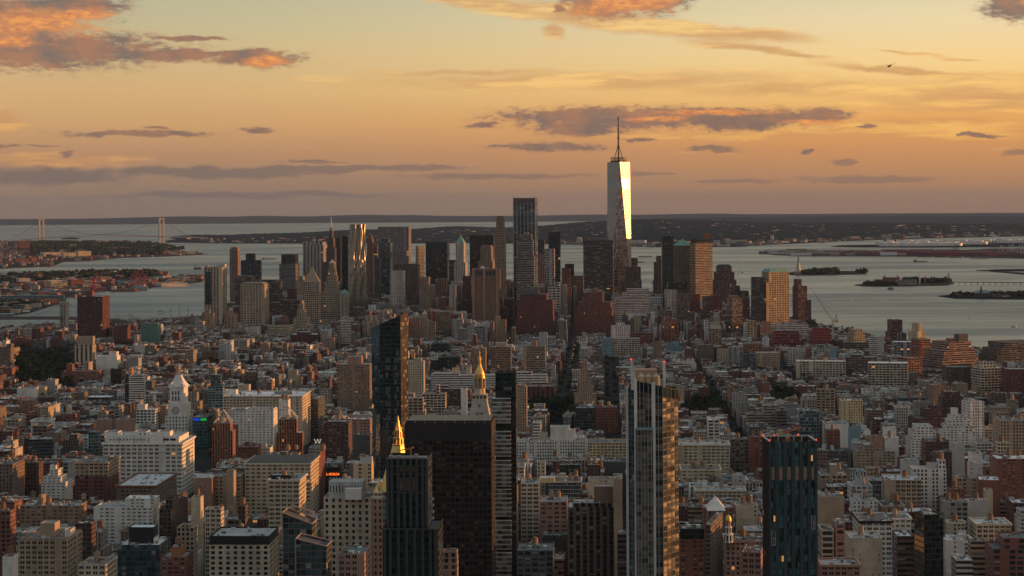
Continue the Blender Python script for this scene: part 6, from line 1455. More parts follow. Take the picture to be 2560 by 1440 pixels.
def stone_bridge():
    Y = 4650; c = at(161, 800, Y); fr = frame(c.x, Y, R(38)); root = thing('stone_bridge', 'old stone bridge tower with pointed arches and a low dark deck', 'bridge', (c.x, Y, drop(Y))); org = root.location
    zt, zd = zat(161, 753.5, Y), zat(161, 795, Y); b = MB(); col = (.34,.29,.23); hw, dp = 12.2, 8
    for u0, u1 in ((-hw,-hw+5.0),(-2.2,2.2),(hw-5.0,hw)): b.box(fr, u0, u1, -dp/2, dp/2, drop(Y), zt-6, col, 'stonework')
    b.box(fr, -hw-.5, hw+.5, -dp/2-.5, dp/2+.5, zt-6, zt, col, 'stonework', True)
    for s in (-1, 1):
        cx = s*(hw-5.0+2.2)/2; half = (hw-5.0-2.2)/2; n = 6
        for k in range(n):
            t0 = k/n; wd = half*t0**1.6; b.box(fr, cx-half, cx-half+wd, -dp/2+.1, dp/2-.1, zt-16+10*k/n, zt-16+10*(k+1)/n, col, 'stonework', True); b.box(fr, cx+half-wd, cx+half, -dp/2+.1, dp/2-.1, zt-16+10*k/n, zt-16+10*(k+1)/n, col, 'stonework', True)
    b.build('stone_tower', root, org)
    b = MB(); p, q = at(-160, 795, 4600), at(300, 801, 4750)
    b.bar((p.x,p.y,p.z), (c.x,Y,zd), 7.5, (.09,.08,.08), 'painted_metal'); b.bar((c.x,Y,zd), (q.x,q.y,q.z), 7.5, (.09,.08,.08), 'painted_metal'); b.build('deck', root, org)
    b = MB()
    for s in (-1, 1):
        pr = None
        for k in range(9):
            t = k/8; x = c.x+s*t*110; y = Y-s*t*-10; z = zt-1-(zt-zd-2)*(1-(1-t)**2)
            if pr: b.bar(pr, (x, y, z), .8, (.2,.17,.15), 'painted_metal')
            pr = (x, y, z)
    b.build('main_cable', root, org)
stone_bridge()
def statue():
    p = ground(1996, 686); root = thing('statue', 'green statue raising a torch on a tan stone pedestal on the wooded island', 'statue', p); org = root.location; Y = p.y; fr = frame(p.x, p.y, R(30)); c = (p.x, p.y)
    m = lambda y: zat(1996, y, Y); s = Y/F
    b = MB(); n = 11
    st = [(c[0]+ (24 if k % 2 == 0 else 17)*s*.42*math.cos(k*math.pi/n), c[1]+(24 if k % 2 == 0 else 17)*s*.42*math.sin(k*math.pi/n)) for k in range(2*n)]
    b.walls(st, p.z-2, m(679), COL['T'], 'stonework'); b.poly([(*q, m(679)) for q in st], COL['T'], 'stonework'); b.build('fort_base', root, org)
    b = MB(); b.walls(rect(fr,-5.4*s,5.4*s,-5.4*s,5.4*s), m(679), m(671), COL['Y'], 'blank_wall', top=rect(fr,-4.2*s,4.2*s,-4.2*s,4.2*s)); b.walls(rect(fr,-3.7*s,3.7*s,-3.7*s,3.7*s), m(671), m(661), COL['Y'], 'blank_wall', top=rect(fr,-3.1*s,3.1*s,-3.1*s,3.1*s))
    b.box(fr, -3.5*s, 3.5*s, -3.5*s, 3.5*s, m(661), m(658.5), COL['Y'], 'stonework', True); b.build('pedestal', root, org)
    # robed figure as one lathe-like body with leaning profile
    prof = [(658.5,2.6),(655,2.5),(651,2.2),(648,2.0),(645.5,1.9),(644.3,1.5),(643.6,.75),(643,.7),(642.3,.95),(641.2,.95),(640.5,.5)]
    b = MB(); nn = 12
    for (y0, r0), (y1, r1) in zip(prof, prof[1:]):
        a = [(c[0]+r0*s*math.cos(6.283*k/nn)*(1+.08*math.sin(k*3)), c[1]+r0*s*.8*math.sin(6.283*k/nn)) for k in range(nn)]; t = [(c[0]+r1*s*math.cos(6.283*k/nn)*(1+.08*math.sin(k*3)), c[1]+r1*s*.8*math.sin(6.283*k/nn)) for k in range(nn)]
        for k in range(nn): j = (k+1) % nn; b.poly([(*a[k],m(y0)),(*a[j],m(y0)),(*t[j],m(y1)),(*t[k],m(y1))], COL['V'], 'copper_green')
    b.bar((c[0]-1.4*s,c[1],m(645)), (c[0]-2.3*s,c[1],m(640)), 1.1*s, COL['V'], 'copper_green'); b.bar((c[0]-2.3*s,c[1],m(640.2)), (c[0]-1.9*s,c[1],m(635.5)), .8*s, COL['V'], 'copper_green')
    b.bar((c[0]+1.4*s,c[1],m(645)), (c[0]+2.1*s,c[1]-s,m(649)), 1.0*s, COL['V'], 'copper_green'); b.box(fr, 1.2*s, 2.6*s, -1.6*s, -1.0*s, m(650), m(647), COL['V'], 'copper_green', True); b.build('figure', root, org)
    b = MB()
    for k in range(7): an = math.pi*(k/6); b.bar((c[0],c[1],m(641)), (c[0]+1.5*s*math.cos(an), c[1], m(641)+1.5*s*math.sin(an)), .15*s, COL['V'], 'copper_green')
    b.build('crown', root, org)
    b = MB(); b.cyl((c[0]-1.9*s,c[1]), .6*s, m(635.7), m(635), COL['V'], 'copper_green', 8); b.cyl((c[0]-1.9*s,c[1]), .5*s, m(635), m(633), (1,.6,.15), 'gold_leaf', 8, r1=.05); b.build('torch', root, org)
statue()
def low(name, label, sty, colk, x0, x1, yt, yb, opts='', roof=None):
    p = ground((x0+x1)/2, yb); o = {}
    for kv in opts.split():
        k, v = kv.split('='); o[k] = v if (':' in v) else (float(v) if v.replace('.','').replace('-','').isdigit() else v)
    LM[label] = building(name, label, sty, colk, p.y, [[x0, x1, yt]], o)
    return LM[label]
low('hall', 'brick hall with twin domed towers on the immigration island', 'P', 'R', 2206, 2250, 694, 712, 'D=30 a=8')
for x in (2212, 2245):
    p = ground(x, 712); root = LM['brick hall with twin domed towers on the immigration island'][0]; b = MB(); s = p.y/F
    b.cyl((p.x,p.y), 2.6*s, p.z+2, zat(x,691,p.y), COL['R'], 'stonework', 8); b.cyl((p.x,p.y), 2.8*s, zat(x,691,p.y), zat(x,686.5,p.y), COL['V'], 'copper_green', 8, r1=.3*s); b.build('domed_tower', root, root.location)
low('ferry_building', 'long low ferry building with pale roof bands on the immigration island', 'B', 'G', 2240, 2292, 700, 714, 'D=30 a=8')
low('island_building', 'brown hospital row beside the twin-towered hall', 'P', 'B', 2186, 2208, 699, 711, 'D=20 a=8')
for x, yt, w_, ck, L in ((2299.5, 687, 1.7, 'K', 'tall sunlit white smokestack on the immigration island'), (2312.5, 690.5, 1.2, 'O', 'thin orange smokestack right of the white one')):
    p = ground(x, 710); t = thing('smokestack', L, 'chimney', p); b = MB(); s = p.y/F; b.cyl((p.x,p.y), w_*s, p.z, zat(x, yt, p.y), COL[ck], 'stonework', 10, r1=w_*s*.8); b.build('stack', t, t.location); b = MB(); b.cyl((p.x,p.y), w_*s*.92, zat(x,yt,p.y), zat(x,yt-.6,p.y), COL['X'], 'stonework', 10); b.build('rim', t, t.location)
for x in (2363, 2370, 2372.5):
    p = ground(x, 709); t = thing('dock_crane', 'thin dock mast at the right tip of the immigration island', 'crane', p, 'dock masts at the island tip'); b = MB(); b.bar(p, (p.x, p.y, zat(x, 683 if x > 2368 else 690, p.y)), 2.2, COL['H'], 'painted_metal'); b.bar((p.x, p.y, zat(x,694,p.y)), (p.x+12, p.y, zat(x,697,p.y)), 1.5, COL['H'], 'painted_metal'); b.build('mast', t, t.location)
# footbridge to the island
p, q = ground(2368, 711), ground(2900, 716); t = thing('causeway', 'long thin causeway bridge on many piers running to the right edge', 'bridge', p); b = MB(); n = 34
b.bar((p.x,p.y,p.z+9), (q.x,q.y,q.z+9), 3.2, (.12,.12,.12), 'stonework'); b.build('deck', t, t.location)
for k in range(n):
    w_ = p.lerp(q, k/n); b = MB(); b.bar((w_.x,w_.y,w_.z-2),(w_.x,w_.y,w_.z+9), 2.0, (.12,.12,.12), 'stonework'); b.build('pier', t, t.location)
# terminal with clock tower
low('rail_terminal', 'dark brick riverside rail terminal with steep gables and a spired clock tower', 'P', 'D', 2436, 2476, 733, 744, 'D=30 a=6 pyr=725:V:copper_green pyt=.55')
root = LM['dark brick riverside rail terminal with steep gables and a spired clock tower'][0]; p = ground(2452, 744); s = p.y/F; b = MB(); b.cyl((p.x,p.y-6), 2.4*s, p.z, zat(2452,722,p.y), COL['D'], 'stonework', 6); b.cyl((p.x,p.y-6), 2.4*s, zat(2452,722,p.y), zat(2452,711,p.y), COL['H'], 'roofing', 6, r1=.1); b.build('clock_spire', root, root.location)
low('terminal_shed', 'sunlit white shed right of the spired terminal', 'B', 'K', 2500, 2534, 737.5, 744, 'D=16 a=-20')
low('terminal_shed', 'dark train shed between the terminal and the white shed', 'B', 'B', 2476, 2502, 737, 745, 'D=30')
# tank farm, towers behind
def tanks():
    rnd = random.Random(4); first = None; k = 0
    for row, (ya, n, x0, x1) in enumerate(((615.5, 19, 2212, 2400), (612.5, 22, 2200, 2470), (609.5, 26, 2215, 2600))):
        for i in range(n):
            x = x0+(x1-x0)*(i+rnd.uniform(-.2,.2))/n; y = ya-(x-2200)*.008; p = ground(x, y, 3); r = rnd.uniform(28, 46)
            if first is None:
                root = thing('storage_tank', 'white round oil storage tank in the tank farm across the harbour', 'tank', p, 'white tanks of the oil terminal'); b = MB(); b.cyl((p.x,p.y), 38, p.z-2, p.z+22, COL['K'], 'painted_metal', 20, cap=False); b.build('shell', root, root.location)
                b = MB(); b.cyl((p.x,p.y), 38, p.z+22, p.z+25, COL['L'], 'painted_metal', 20, r1=2); b.build('tank_roof', root, root.location); first = root
            else:
                o = first.copy(); scene.collection.objects.link(o); o.location = p; sc = r/38; o.scale = (sc, sc, rnd.uniform(.7,1.15))
                for ch in first.children: c2 = ch.copy(); scene.collection.objects.link(c2); c2.parent = o
            k += 1
tanks()
for x0, x1, yt, yb, L in ((2209,2216,595.5,613,'slim pink apartment tower left above the tank farm'),(2234,2241,595.5,613,'second slim pink apartment tower above the tank farm'),(2252,2263,585.5,608,'tallest dark apartment tower rising over the tank farm'),
        (2045,2056,598,607,'small bright lit block on the far shore'),(2056,2062,597,607,'smaller glowing yellow block on the far shore'),(1926,1934,588,606,'thin white church tower on the far shore'),(1868,1892,593.5,603,'long white building on the far wooded shore'),
        (1808,1819,597,612,'pinkish brick block on the far shore right of the skyline'),(1798,1805,584,606,'dark slim spire block on the far shore'),(1977,1983,597,608,'orange red brick block on the far shore')):
    ck = 'P' if 'pink' in L else ('Y' if 'lit' in L or 'yellow' in L else ('K' if 'white' in L else ('O' if 'orange' in L else 'B')))  # lit blocks carry their sunlight as a yellow base colour
    low('distant_building', L, 'P', ck, x0, x1, yt, yb, 'a=-30 cl=0 D=30')
for x0, x1, yt, yb, ck, L in ((42,75,603,628,'M','dark red apartment block on the far left peninsula'),(262,271,601,613,'K','white round-topped apartment tower above the far left trees'),(297,307,601,613,'T','sunlit tan apartment tower above the far left trees'),(324,332,604,613,'P','small pink tower above the far left trees'),
        (186,228,628,643,'Y','glowing cream warehouse with ribbed sides on the far left shore'),(154,190,632,645,'C','brown warehouse with roof towers beside the glowing cream one'),(100,153,631,642,'C','row of beige warehouses on the far left shore'),(74,92,645,657,'O','pair of orange lit sheds near the left edge'),(34,72,647,660,'R','dark red factory block near the left edge'),
        (113,168,702,722,'Y','bright golden warehouse with a small central tower'),(170,210,699,718,'R','brown brick warehouse with two sunlit roof towers'),(40,76,696,712,'L','grey and orange gridded apartment block near the left edge'),(60,85,681,704,'D','dark brick housing tower at left behind the grid block'),(85,108,682,704,'D','second dark brick housing tower with lit edge at left'),
        (393,407,678,690,'O','orange brick building on the point of the nearer left shore'),(232,258,691,702,'B','brown warehouse behind the red dock cranes'),(284,378,701,707,'U','long low teal-walled dock shed with a pale roof'),(386,470,708,717,'K','long white dock shed with sunlit end'),
        (60,218,728,739,'U','long teal walled pier shed with grey roof, upper one'),(4,162,739,754,'U','longer teal walled pier shed with grey roof, lower one'),(-40,38,785,796,'U','turquoise roofed pier building at the left edge'),(30,60,774,781,'C','long beige wharf building left of the yacht'),(55,84,714,722,'R','red and white roofed warehouse near the left edge'),(85,104,716,722,'Y','cream low shed right of the red and white warehouse')):
    low('waterfront_building' if yb < 760 else 'pier_building', L, 'B' if ck in 'UK' else 'P', ck, x0, x1, yt, yb, ('a=-32' if ck not in 'U' else 'a=-6')+' cl=0 D='+('70' if x1-x0 > 40 and ck != 'U' else '34'))
# gantry cranes
def gantry(x, yb, yt, ck, label, name='dock_crane', up=True, group=None):
    p = ground(x, yb); s = p.y/F; t = thing(name, label, 'crane', p, group); h = zat(x, yt, p.y)-p.z; col = COL[ck] if ck in COL else ck; hw = h*.16; b = MB()
    for i in (-1, 1):
        for j in (-1, 1): b.bar((p.x+i*hw, p.y+j*hw, p.z), (p.x+i*hw*.8, p.y+j*hw, p.z+h*.62), h*.026, col, 'painted_metal')
        b.bar((p.x+i*hw, p.y-hw, p.z+h*.25), (p.x+i*hw, p.y+hw, p.z+h*.25), h*.03, col, 'painted_metal'); b.bar((p.x+i*hw*.8, p.y, p.z+h*.6), (p.x, p.y, p.z+h*.85), h*.03, col, 'painted_metal')
    b.bar((p.x-hw, p.y-hw, p.z+h*.25), (p.x+hw, p.y-hw, p.z+h*.25), h*.03, col, 'painted_metal'); b.build('gantry_frame', t, t.location)
    b = MB(); b.bar((p.x-hw*1.8, p.y, p.z+h*.6), (p.x+hw, p.y, p.z+h*.6), h*.03, col, 'painted_metal')
    if up: b.bar((p.x+hw, p.y, p.z+h*.6), (p.x+hw*2.0, p.y, p.z+h), h*.028, col, 'painted_metal')
    else: b.bar((p.x+hw, p.y, p.z+h*.6), (p.x+hw*3.6, p.y, p.z+h*.62), h*.028, col, 'painted_metal')
    b.bar((p.x, p.y, p.z+h*.86), (p.x+hw*(2 if up else 3.4), p.y, p.z+h*(.98 if up else .62)), h*.015, col, 'painted_metal'); b.build('boom', t, t.location)
RED = (.36,.035,.05)
gantry(229, 729, 690, RED, 'left red dock gantry crane'); gantry(240, 729, 676, RED, 'red dock gantry crane with a tall dark raised boom'); gantry(333, 720, 676, RED, 'slim red gantry crane beside the moored red ship'); gantry(344, 719, 672, RED, 'taller red dock crane leaning right over the ship'); gantry(357, 719, 674, RED, 'rightmost red dock crane near the moored ship')
for i, x in enumerate((2386, 2392, 2481, 2489)): gantry(x, 637, 606-(i//2)*8, 'Q', 'dark blue container crane standing over the port', group='dark container cranes of the port')
for i, x in enumerate((2503, 2524, 2531, 2548, 2556)): gantry(x, 640, 608, 'L', 'pale grey container crane at the right end of the port', group='pale container cranes of the port', up=bool(i % 2))
# lamp mast with red heads, far right
# ships
def hull(b, fr, L, W_, h, z, col, mat='painted_metal'):
    P0 = [fr(-L/2,-W_/2), fr(L*.38,-W_/2), fr(L/2,0), fr(L*.38,W_/2), fr(-L/2,W_/2)]; b.walls(P0, z-1, z+h, col, mat, 100, 100); b.poly([(*q,z+h) for q in P0], shade(col,.8), mat)
def ship(kind, label, x0, x1, y, hh, ck, dk=None, a=0, group=None, cat=None, flip=False):
    p = ground((x0+x1)/2, y); s = p.y/F; L = (x1-x0)*s; t = thing(kind, label, cat or kind.replace('_',' '), p, group); fr = frame(p.x, p.y, R(a) if not flip else R(180+a)); z = p.z
    H_ = hh*s; col = COL[ck] if ck in COL else ck; dc = COL[dk] if dk else COL['K']; W_ = max(L*.16, 3)
    if kind == 'sailboat':
        b = MB(); hull(b, fr, L, L*.3, H_*.12, z, COL['K']); b.build('hull', t, t.location); b = MB(); b.bar((p.x,p.y,z),(p.x,p.y,z+H_), .25*s, COL['L']); b.poly([(*fr(L*.03,0),z+H_*.15),(*fr(-L*.42,.3),z+H_*.15),(*fr(.02*L,0),z+H_)], COL['K'], 'painted_metal'); b.poly([(*fr(L*.06,0),z+H_*.15),(*fr(L*.42,-.3),z+H_*.15),(*fr(.03*L,0),z+H_*.85)], COL['K'], 'painted_metal'); b.build('sail', t, t.location); return
    b = MB(); hull(b, fr, L, W_, H_*(.35 if kind != 'barge' else .8), z, col); b.build('hull', t, t.location)
    if kind in ('ferry', 'yacht'):
        b = MB(); b.walls(rect(fr,-L*.44,L*.3,-W_*.42,W_*.42), z+H_*.35, z+H_*.62, dc, 'band_wall', L*.06, H_*.27); b.poly([(*q,z+H_*.62) for q in rect(fr,-L*.44,L*.3,-W_*.42,W_*.42)], dc, 'painted_metal'); b.walls(rect(fr,-L*.3,L*.15,-W_*.35,W_*.35), z+H_*.62, z+H_*.85, dc, 'band_wall', L*.06, H_*.23); b.poly([(*q,z+H_*.85) for q in rect(fr,-L*.3,L*.15,-W_*.35,W_*.35)], dc, 'painted_metal'); b.build('cabin', t, t.location)
        b = MB(); b.bar((*fr(0,0),z+H_*.85), (*fr(0,0),z+H_*1.15), .5*s*.5, COL['L']); b.build('mast', t, t.location)
    elif kind in ('cargo_ship', 'tanker', 'tugboat'):
        b = MB(); b.box(fr, -L*.47, -L*.32 if kind != 'tugboat' else 0, -W_*.4, W_*.4, z+H_*.35, z+H_, dc, 'painted_metal'); b.build('bridge_house', t, t.location)
        if kind == 'cargo_ship':
            for k in range(4): b = MB(); b.box(fr, -L*.28+k*L*.17, -L*.28+(k+.85)*L*.17, -W_*.4, W_*.4, z+H_*.35, z+H_*(.5+.1*(k % 2)), COL['R'] if k % 2 else COL['B'], 'painted_metal'); b.build('container_stack', t, t.location)
for q in (('tanker','long dark tanker anchored in the open harbour',2284,2320,655,6,'X','H'),('barge','dark barge left of the port quay',2293,2335,642.5,2.2,'X'),('barge','dark barge right beside the left quay barge',2336,2370,643,2.0,'X'),('cargo_ship','dark moored ship under the port cranes',2372,2408,644,5,'D','B'),
        ('barge','long grey floating pontoon before the port',2425,2478,647,1.6,'H'),('ferry','orange and white ferry between the towers on the water',1628,1638,709,6,'O','K'),('ferry','white harbour ferry right of the golden banded tower',1850,1862,682.5,4,'K','K'),('sailboat','white sailboat beside the white ferry, right of the skyline',1843,1849,686.5,13,'K'),
        ('ferry','dark-hulled ferry before the immigration island',2219,2236,724,7,'H','G'),('motorboat','small motorboat with a red stripe, left of two in mid river',2118,2129,751,4,'K'),('motorboat','small white motorboat, right of two in mid river',2197,2205,752.5,3,'K'),('sailboat','tall white sailboat near the right shore lofts',2421,2426,797,14,'K'),
        ('barge','low work boat near the right edge',2528,2541,818,4,'L'),('ferry','white passenger ferry on the left river',392,414,783,8,'K','K'),('tugboat','small tug pulling a wake in the left bay',293,300,664.5,4,'B','K'),('cargo_ship','dark cargo ship with orange bridge in the left bay',485,504,673,9,'X','O'),
        ('cargo_ship','red cargo ship behind the black glass tower at left',655,692,648,4,'R','R'),('barge','dark barge right of the tallest skyscraper',1596,1632,642.5,2.6,'X'),('barge','reddish barge just right of the blazing facet',1590,1612,656.5,3.2,'R'),('cargo_ship','long red ship moored at the left docks',277,347,729,14,'R','Y'),
        ('yacht','large white yacht moored at the left wharf',57,74,782,16,'K','K'),('ferry','white boat moored low behind the left riverside roofs',286,305,793,7,'K','K'),('ferry','second white boat moored behind the left riverside roofs',318,342,791,7,'K','K'),('motorboat','tiny boat above the statue island',1961,1966,630,2,'L'),('motorboat','tiny speedboat at the right edge',2548,2556,825,2.5,'K'),
        ('motorboat','small dark boat before the rail terminal',2398,2408,727,1.6,'H')):
    kind = q[0]; ship('tugboat' if kind == 'motorboat' else kind, q[1], *q[2:6], q[6], q[7] if len(q) > 7 else None, cat='boat' if kind in ('motorboat','yacht') else None)
for i, x in enumerate((427, 448, 470.5)):
    p = ground(x, 803); t = thing('ship_mast', 'bare mast of a tall sailing ship behind the left riverside roofs', 'mast', p, 'masts of a moored tall ship'); b = MB(); h = zat(x, 764+(3 if i == 0 else 0), p.y); b.bar(p, (p.x, p.y, h), .8, COL['H'], 'painted_metal')
    for fz in (.5, .68, .84): b.bar((p.x-5*(1.2-fz), p.y, p.z+(h-p.z)*fz), (p.x+5*(1.2-fz), p.y, p.z+(h-p.z)*fz), .4, COL['H'], 'painted_metal')
    b.build('mast', t, t.location)
# wakes
def wake(pts, w, label):
    b = MB(); P_ = [ground(x, y) for x, y in pts]
    for (p, q) in zip(P_, P_[1:]): b.poly([(p.x,p.y-w,p.z+.25),(q.x,q.y-w*.6,q.z+.25),(q.x,q.y+w*.6,q.z+.25),(p.x,p.y+w,p.z+.25)], (.34,.36,.34), 'painted_metal')
    tag(b.build('wake'), label, 'wake', kind='stuff')
wake([(300,664),(345,661),(385,656),(410,652)], 16, 'pale wake behind the small tug'); wake([(2030,739),(2120,743),(2230,752),(2400,765),(2600,782)], 5, 'long faint wake line across the river'); wake([(2556,822),(2600,808)], 5, 'foam of the speedboat at the right edge')
wake([(1826,624),(1870,631),(1920,640)], 16, 'curved faint wake left of the port')
wake([(2262,735),(2310,731),(2350,724),(2330,728)], 8, 'broad calm wake patch before the causeway')
# helicopter in the sky
def helicopter():
    p = at(2224, 165, 1700); t = thing('helicopter', 'tiny dark helicopter in the bright sky at right', 'helicopter', p); b = MB(); c = (p.x, p.y)
    for x0, r0, x1, r1 in ((-2.0,.1,-1.5,.6),(-1.5,.6,-.4,.85),(-.4,.85,.9,.7),(.9,.7,1.8,.25)):
        a = [(p.x+x0, p.y+r0*math.cos(k*math.pi/4), p.z+x0*.5+r0*math.sin(k*math.pi/4)) for k in range(8)]; d = [(p.x+x1, p.y+r1*math.cos(k*math.pi/4), p.z+x1*.5+r1*math.sin(k*math.pi/4)) for k in range(8)]
        for k in range(8): j = (k+1) % 8; b.poly([a[k],a[j],d[j],d[k]], COL['X'], 'painted_metal')
    b.build('fuselage', t, p); b = MB(); b.bar((p.x+1.5,p.y,p.z+.8),(p.x+4.2,p.y,p.z+2.2),.22,COL['X']); b.bar((p.x+4.1,p.y,p.z+1.6),(p.x+4.4,p.y,p.z+3.0),.2,COL['X']); b.build('tail_boom', t, p)
    b = MB(); b.bar((p.x-3.2,p.y-2,p.z+.6),(p.x+3.4,p.y+2,p.z+1.0),.16,COL['X']); b.bar((p.x-2,p.y+3,p.z+.8),(p.x+2,p.y-3,p.z+.8),.16,COL['X']); b.build('rotor', t, p)
helicopter()
# tower cranes at the red netted sites
def tower_crane(x, yb, yj, bx, by, Y, label):
    p = at(x, yb, Y); t = thing('tower_crane', label, 'crane', (p.x, p.y, drop(Y))); org = t.location; zj = zat(x, yj, Y); s = Y/F; b = MB(); w = 1.6
    for i in (-1,1):
        for j in (-1,1): b.bar((p.x+i*w,p.y+j*w,drop(Y)),(p.x+i*w,p.y+j*w,zj),.9,COL['L'],'painted_metal')
    z = max(drop(Y), zj-70)
    while z < zj-4: b.bar((p.x-w,p.y-w,z),(p.x+w,p.y-w,z+4),.6,COL['L'],'painted_metal'); b.bar((p.x+w,p.y+w,z),(p.x-w,p.y+w,z+4),.6,COL['L'],'painted_metal'); z += 4
    b.build('mast', t, org)
    e = at(bx, by, Y); b = MB(); q = Vector((p.x,p.y,zj)); d = e-q
    for off in (-.8, .8): b.bar(tuple(q+Vector((off*1.2,0,off*1.2))), tuple(e), .75, (.45,.34,.27), 'painted_metal')
    for k in range(14): u0 = q+d*(k/14); u1 = q+d*((k+1)/14); b.bar(tuple(u0+Vector((1,0,1))*(1-k/14)), tuple(u1-Vector((1,0,1))*(1-k/14)), .4, (.45,.34,.27), 'painted_metal')
    b.build('boom', t, org)
    b = MB(); ap = q+Vector((9*s, 0, 15*s)); b.bar(tuple(q), tuple(ap), .9, COL['R'], 'painted_metal'); b.bar((q.x+9*s,q.y,q.z), tuple(ap), .9, COL['R'], 'painted_metal'); b.bar(tuple(ap), tuple(q+d*.8), .28, COL['H'], 'painted_metal'); b.build('tie_frame', t, org)
    b = MB(); f_ = frame(q.x+9*s, q.y, 0); b.box(f_, -3*s, 4*s, -2.5, 2.5, zj-3*s, zj+3*s, (.60,.25,.03), 'painted_metal', True); b.bar(tuple(q), (q.x+9*s, q.y, zj), 1.4, (.05,.04,.10), 'painted_metal'); b.build('counterweight', t, org)
tower_crane(2083, 870, 803, 2031, 727, 4100, 'tall luffing crane with long boom over the river, right site'); tower_crane(1945, 850, 801, 1903, 740, 4250, 'luffing crane before the golden tower, left site')
parse('''
construction_site|red netted building under construction, left site|K|Z|4050|1927,1998,832;1931,1996,826|b=872 bay=6 D=30 cl=10
construction_site|dark red netted construction block beside the right crane mast|N|Z|4020|2026,2076,828;2030,2073,820|b=868 D=25 cl=12
construction_site|dark green netted tower under construction with a lit hoist|N|V|4350|352,402,808|b=865 D=28 cl=8
''')
for L, x0, x1, y0, Y in (('red netted building under construction, left site',1934,1992,826,4050),('dark red netted construction block beside the right crane mast',2034,2070,820,4020)):
    b = MB()
    for k in range(12): x = x0+(x1-x0)*k/11; p = at(x, y0+2, Y+8); b.bar(p, (p.x, p.y, p.z+random.uniform(4,9)), .5, COL['G'], 'painted_metal')
    sub(L, 'rebar', b)
    b = MB()
    for k in range(4): p0, p1 = at(x0-4, y0+8+k*7, Y-1.5), at(x1+3, y0+8+k*7, Y-1.5); b.bar(p0, p1, .8, (.55,.12,.08), 'painted_metal')
    sub(L, 'safety_deck', b)
# ---------------------------------------------------------------- the mass of ordinary buildings
import numpy as np
GF = frame(0, 0, GRID); ga, gb = math.cos(GRID), math.sin(GRID)
def touv(x, y): return x*ga-y*gb, x*gb+y*ga
ENV = [(-200,836),(0,824),(190,806),(270,800),(500,792),(560,740),(700,705),(800,700),(1000,690),(1270,700),(1300,705),(1440,715),(1600,740),(1660,735),(1800,755),(1880,806),(2030,822),(2100,842),(2200,856),(2310,868),(2450,882),(2560,890),(3200,960)]
PARKS = [(30,185,872,985),(1310,1440,1003,1062),(1420,1500,1015,1060),(1700,1800,1008,1068),(1938,2008,985,1030),(480,640,905,930),(2150,2200,1040,1070),(2470,2540,992,1018),(1360,1395,990,1060),(2470,2520,955,975),(600,640,955,990)]
CANYON = [(-68,11,2900,5000),(8,9,2500,3900),(168,9,2300,3500),(-222,10,3900,6300),(330,8,2600,3700),(-560,8,1900,4300)]
rnd = random.Random(77)
avs = [-1650,-1480,-1310,-1140,-970,-800,-640,-500,-360,-222,-68,8,168,330,500,690,880,1080,1280,1480,1680]
fill = []
WALLC = [(.20,.085,.062),(.155,.068,.053),(.12,.055,.046),(.28,.145,.095),(.30,.20,.13),(.40,.31,.22),(.46,.38,.28),(.36,.30,.24),(.54,.50,.43),(.62,.60,.55),(.26,.25,.24),(.17,.15,.13),(.12,.11,.10),(.22,.16,.12),(.70,.68,.63),(.38,.36,.34),(.42,.36,.30)]
WNAME = ['red brick','dark red brick','maroon brick','orange brick','brown','tan','cream','beige','pale stone','white','grey','dark brown','charcoal','brown','bright white','light grey','sandy']
v = 1490.0; row = 0
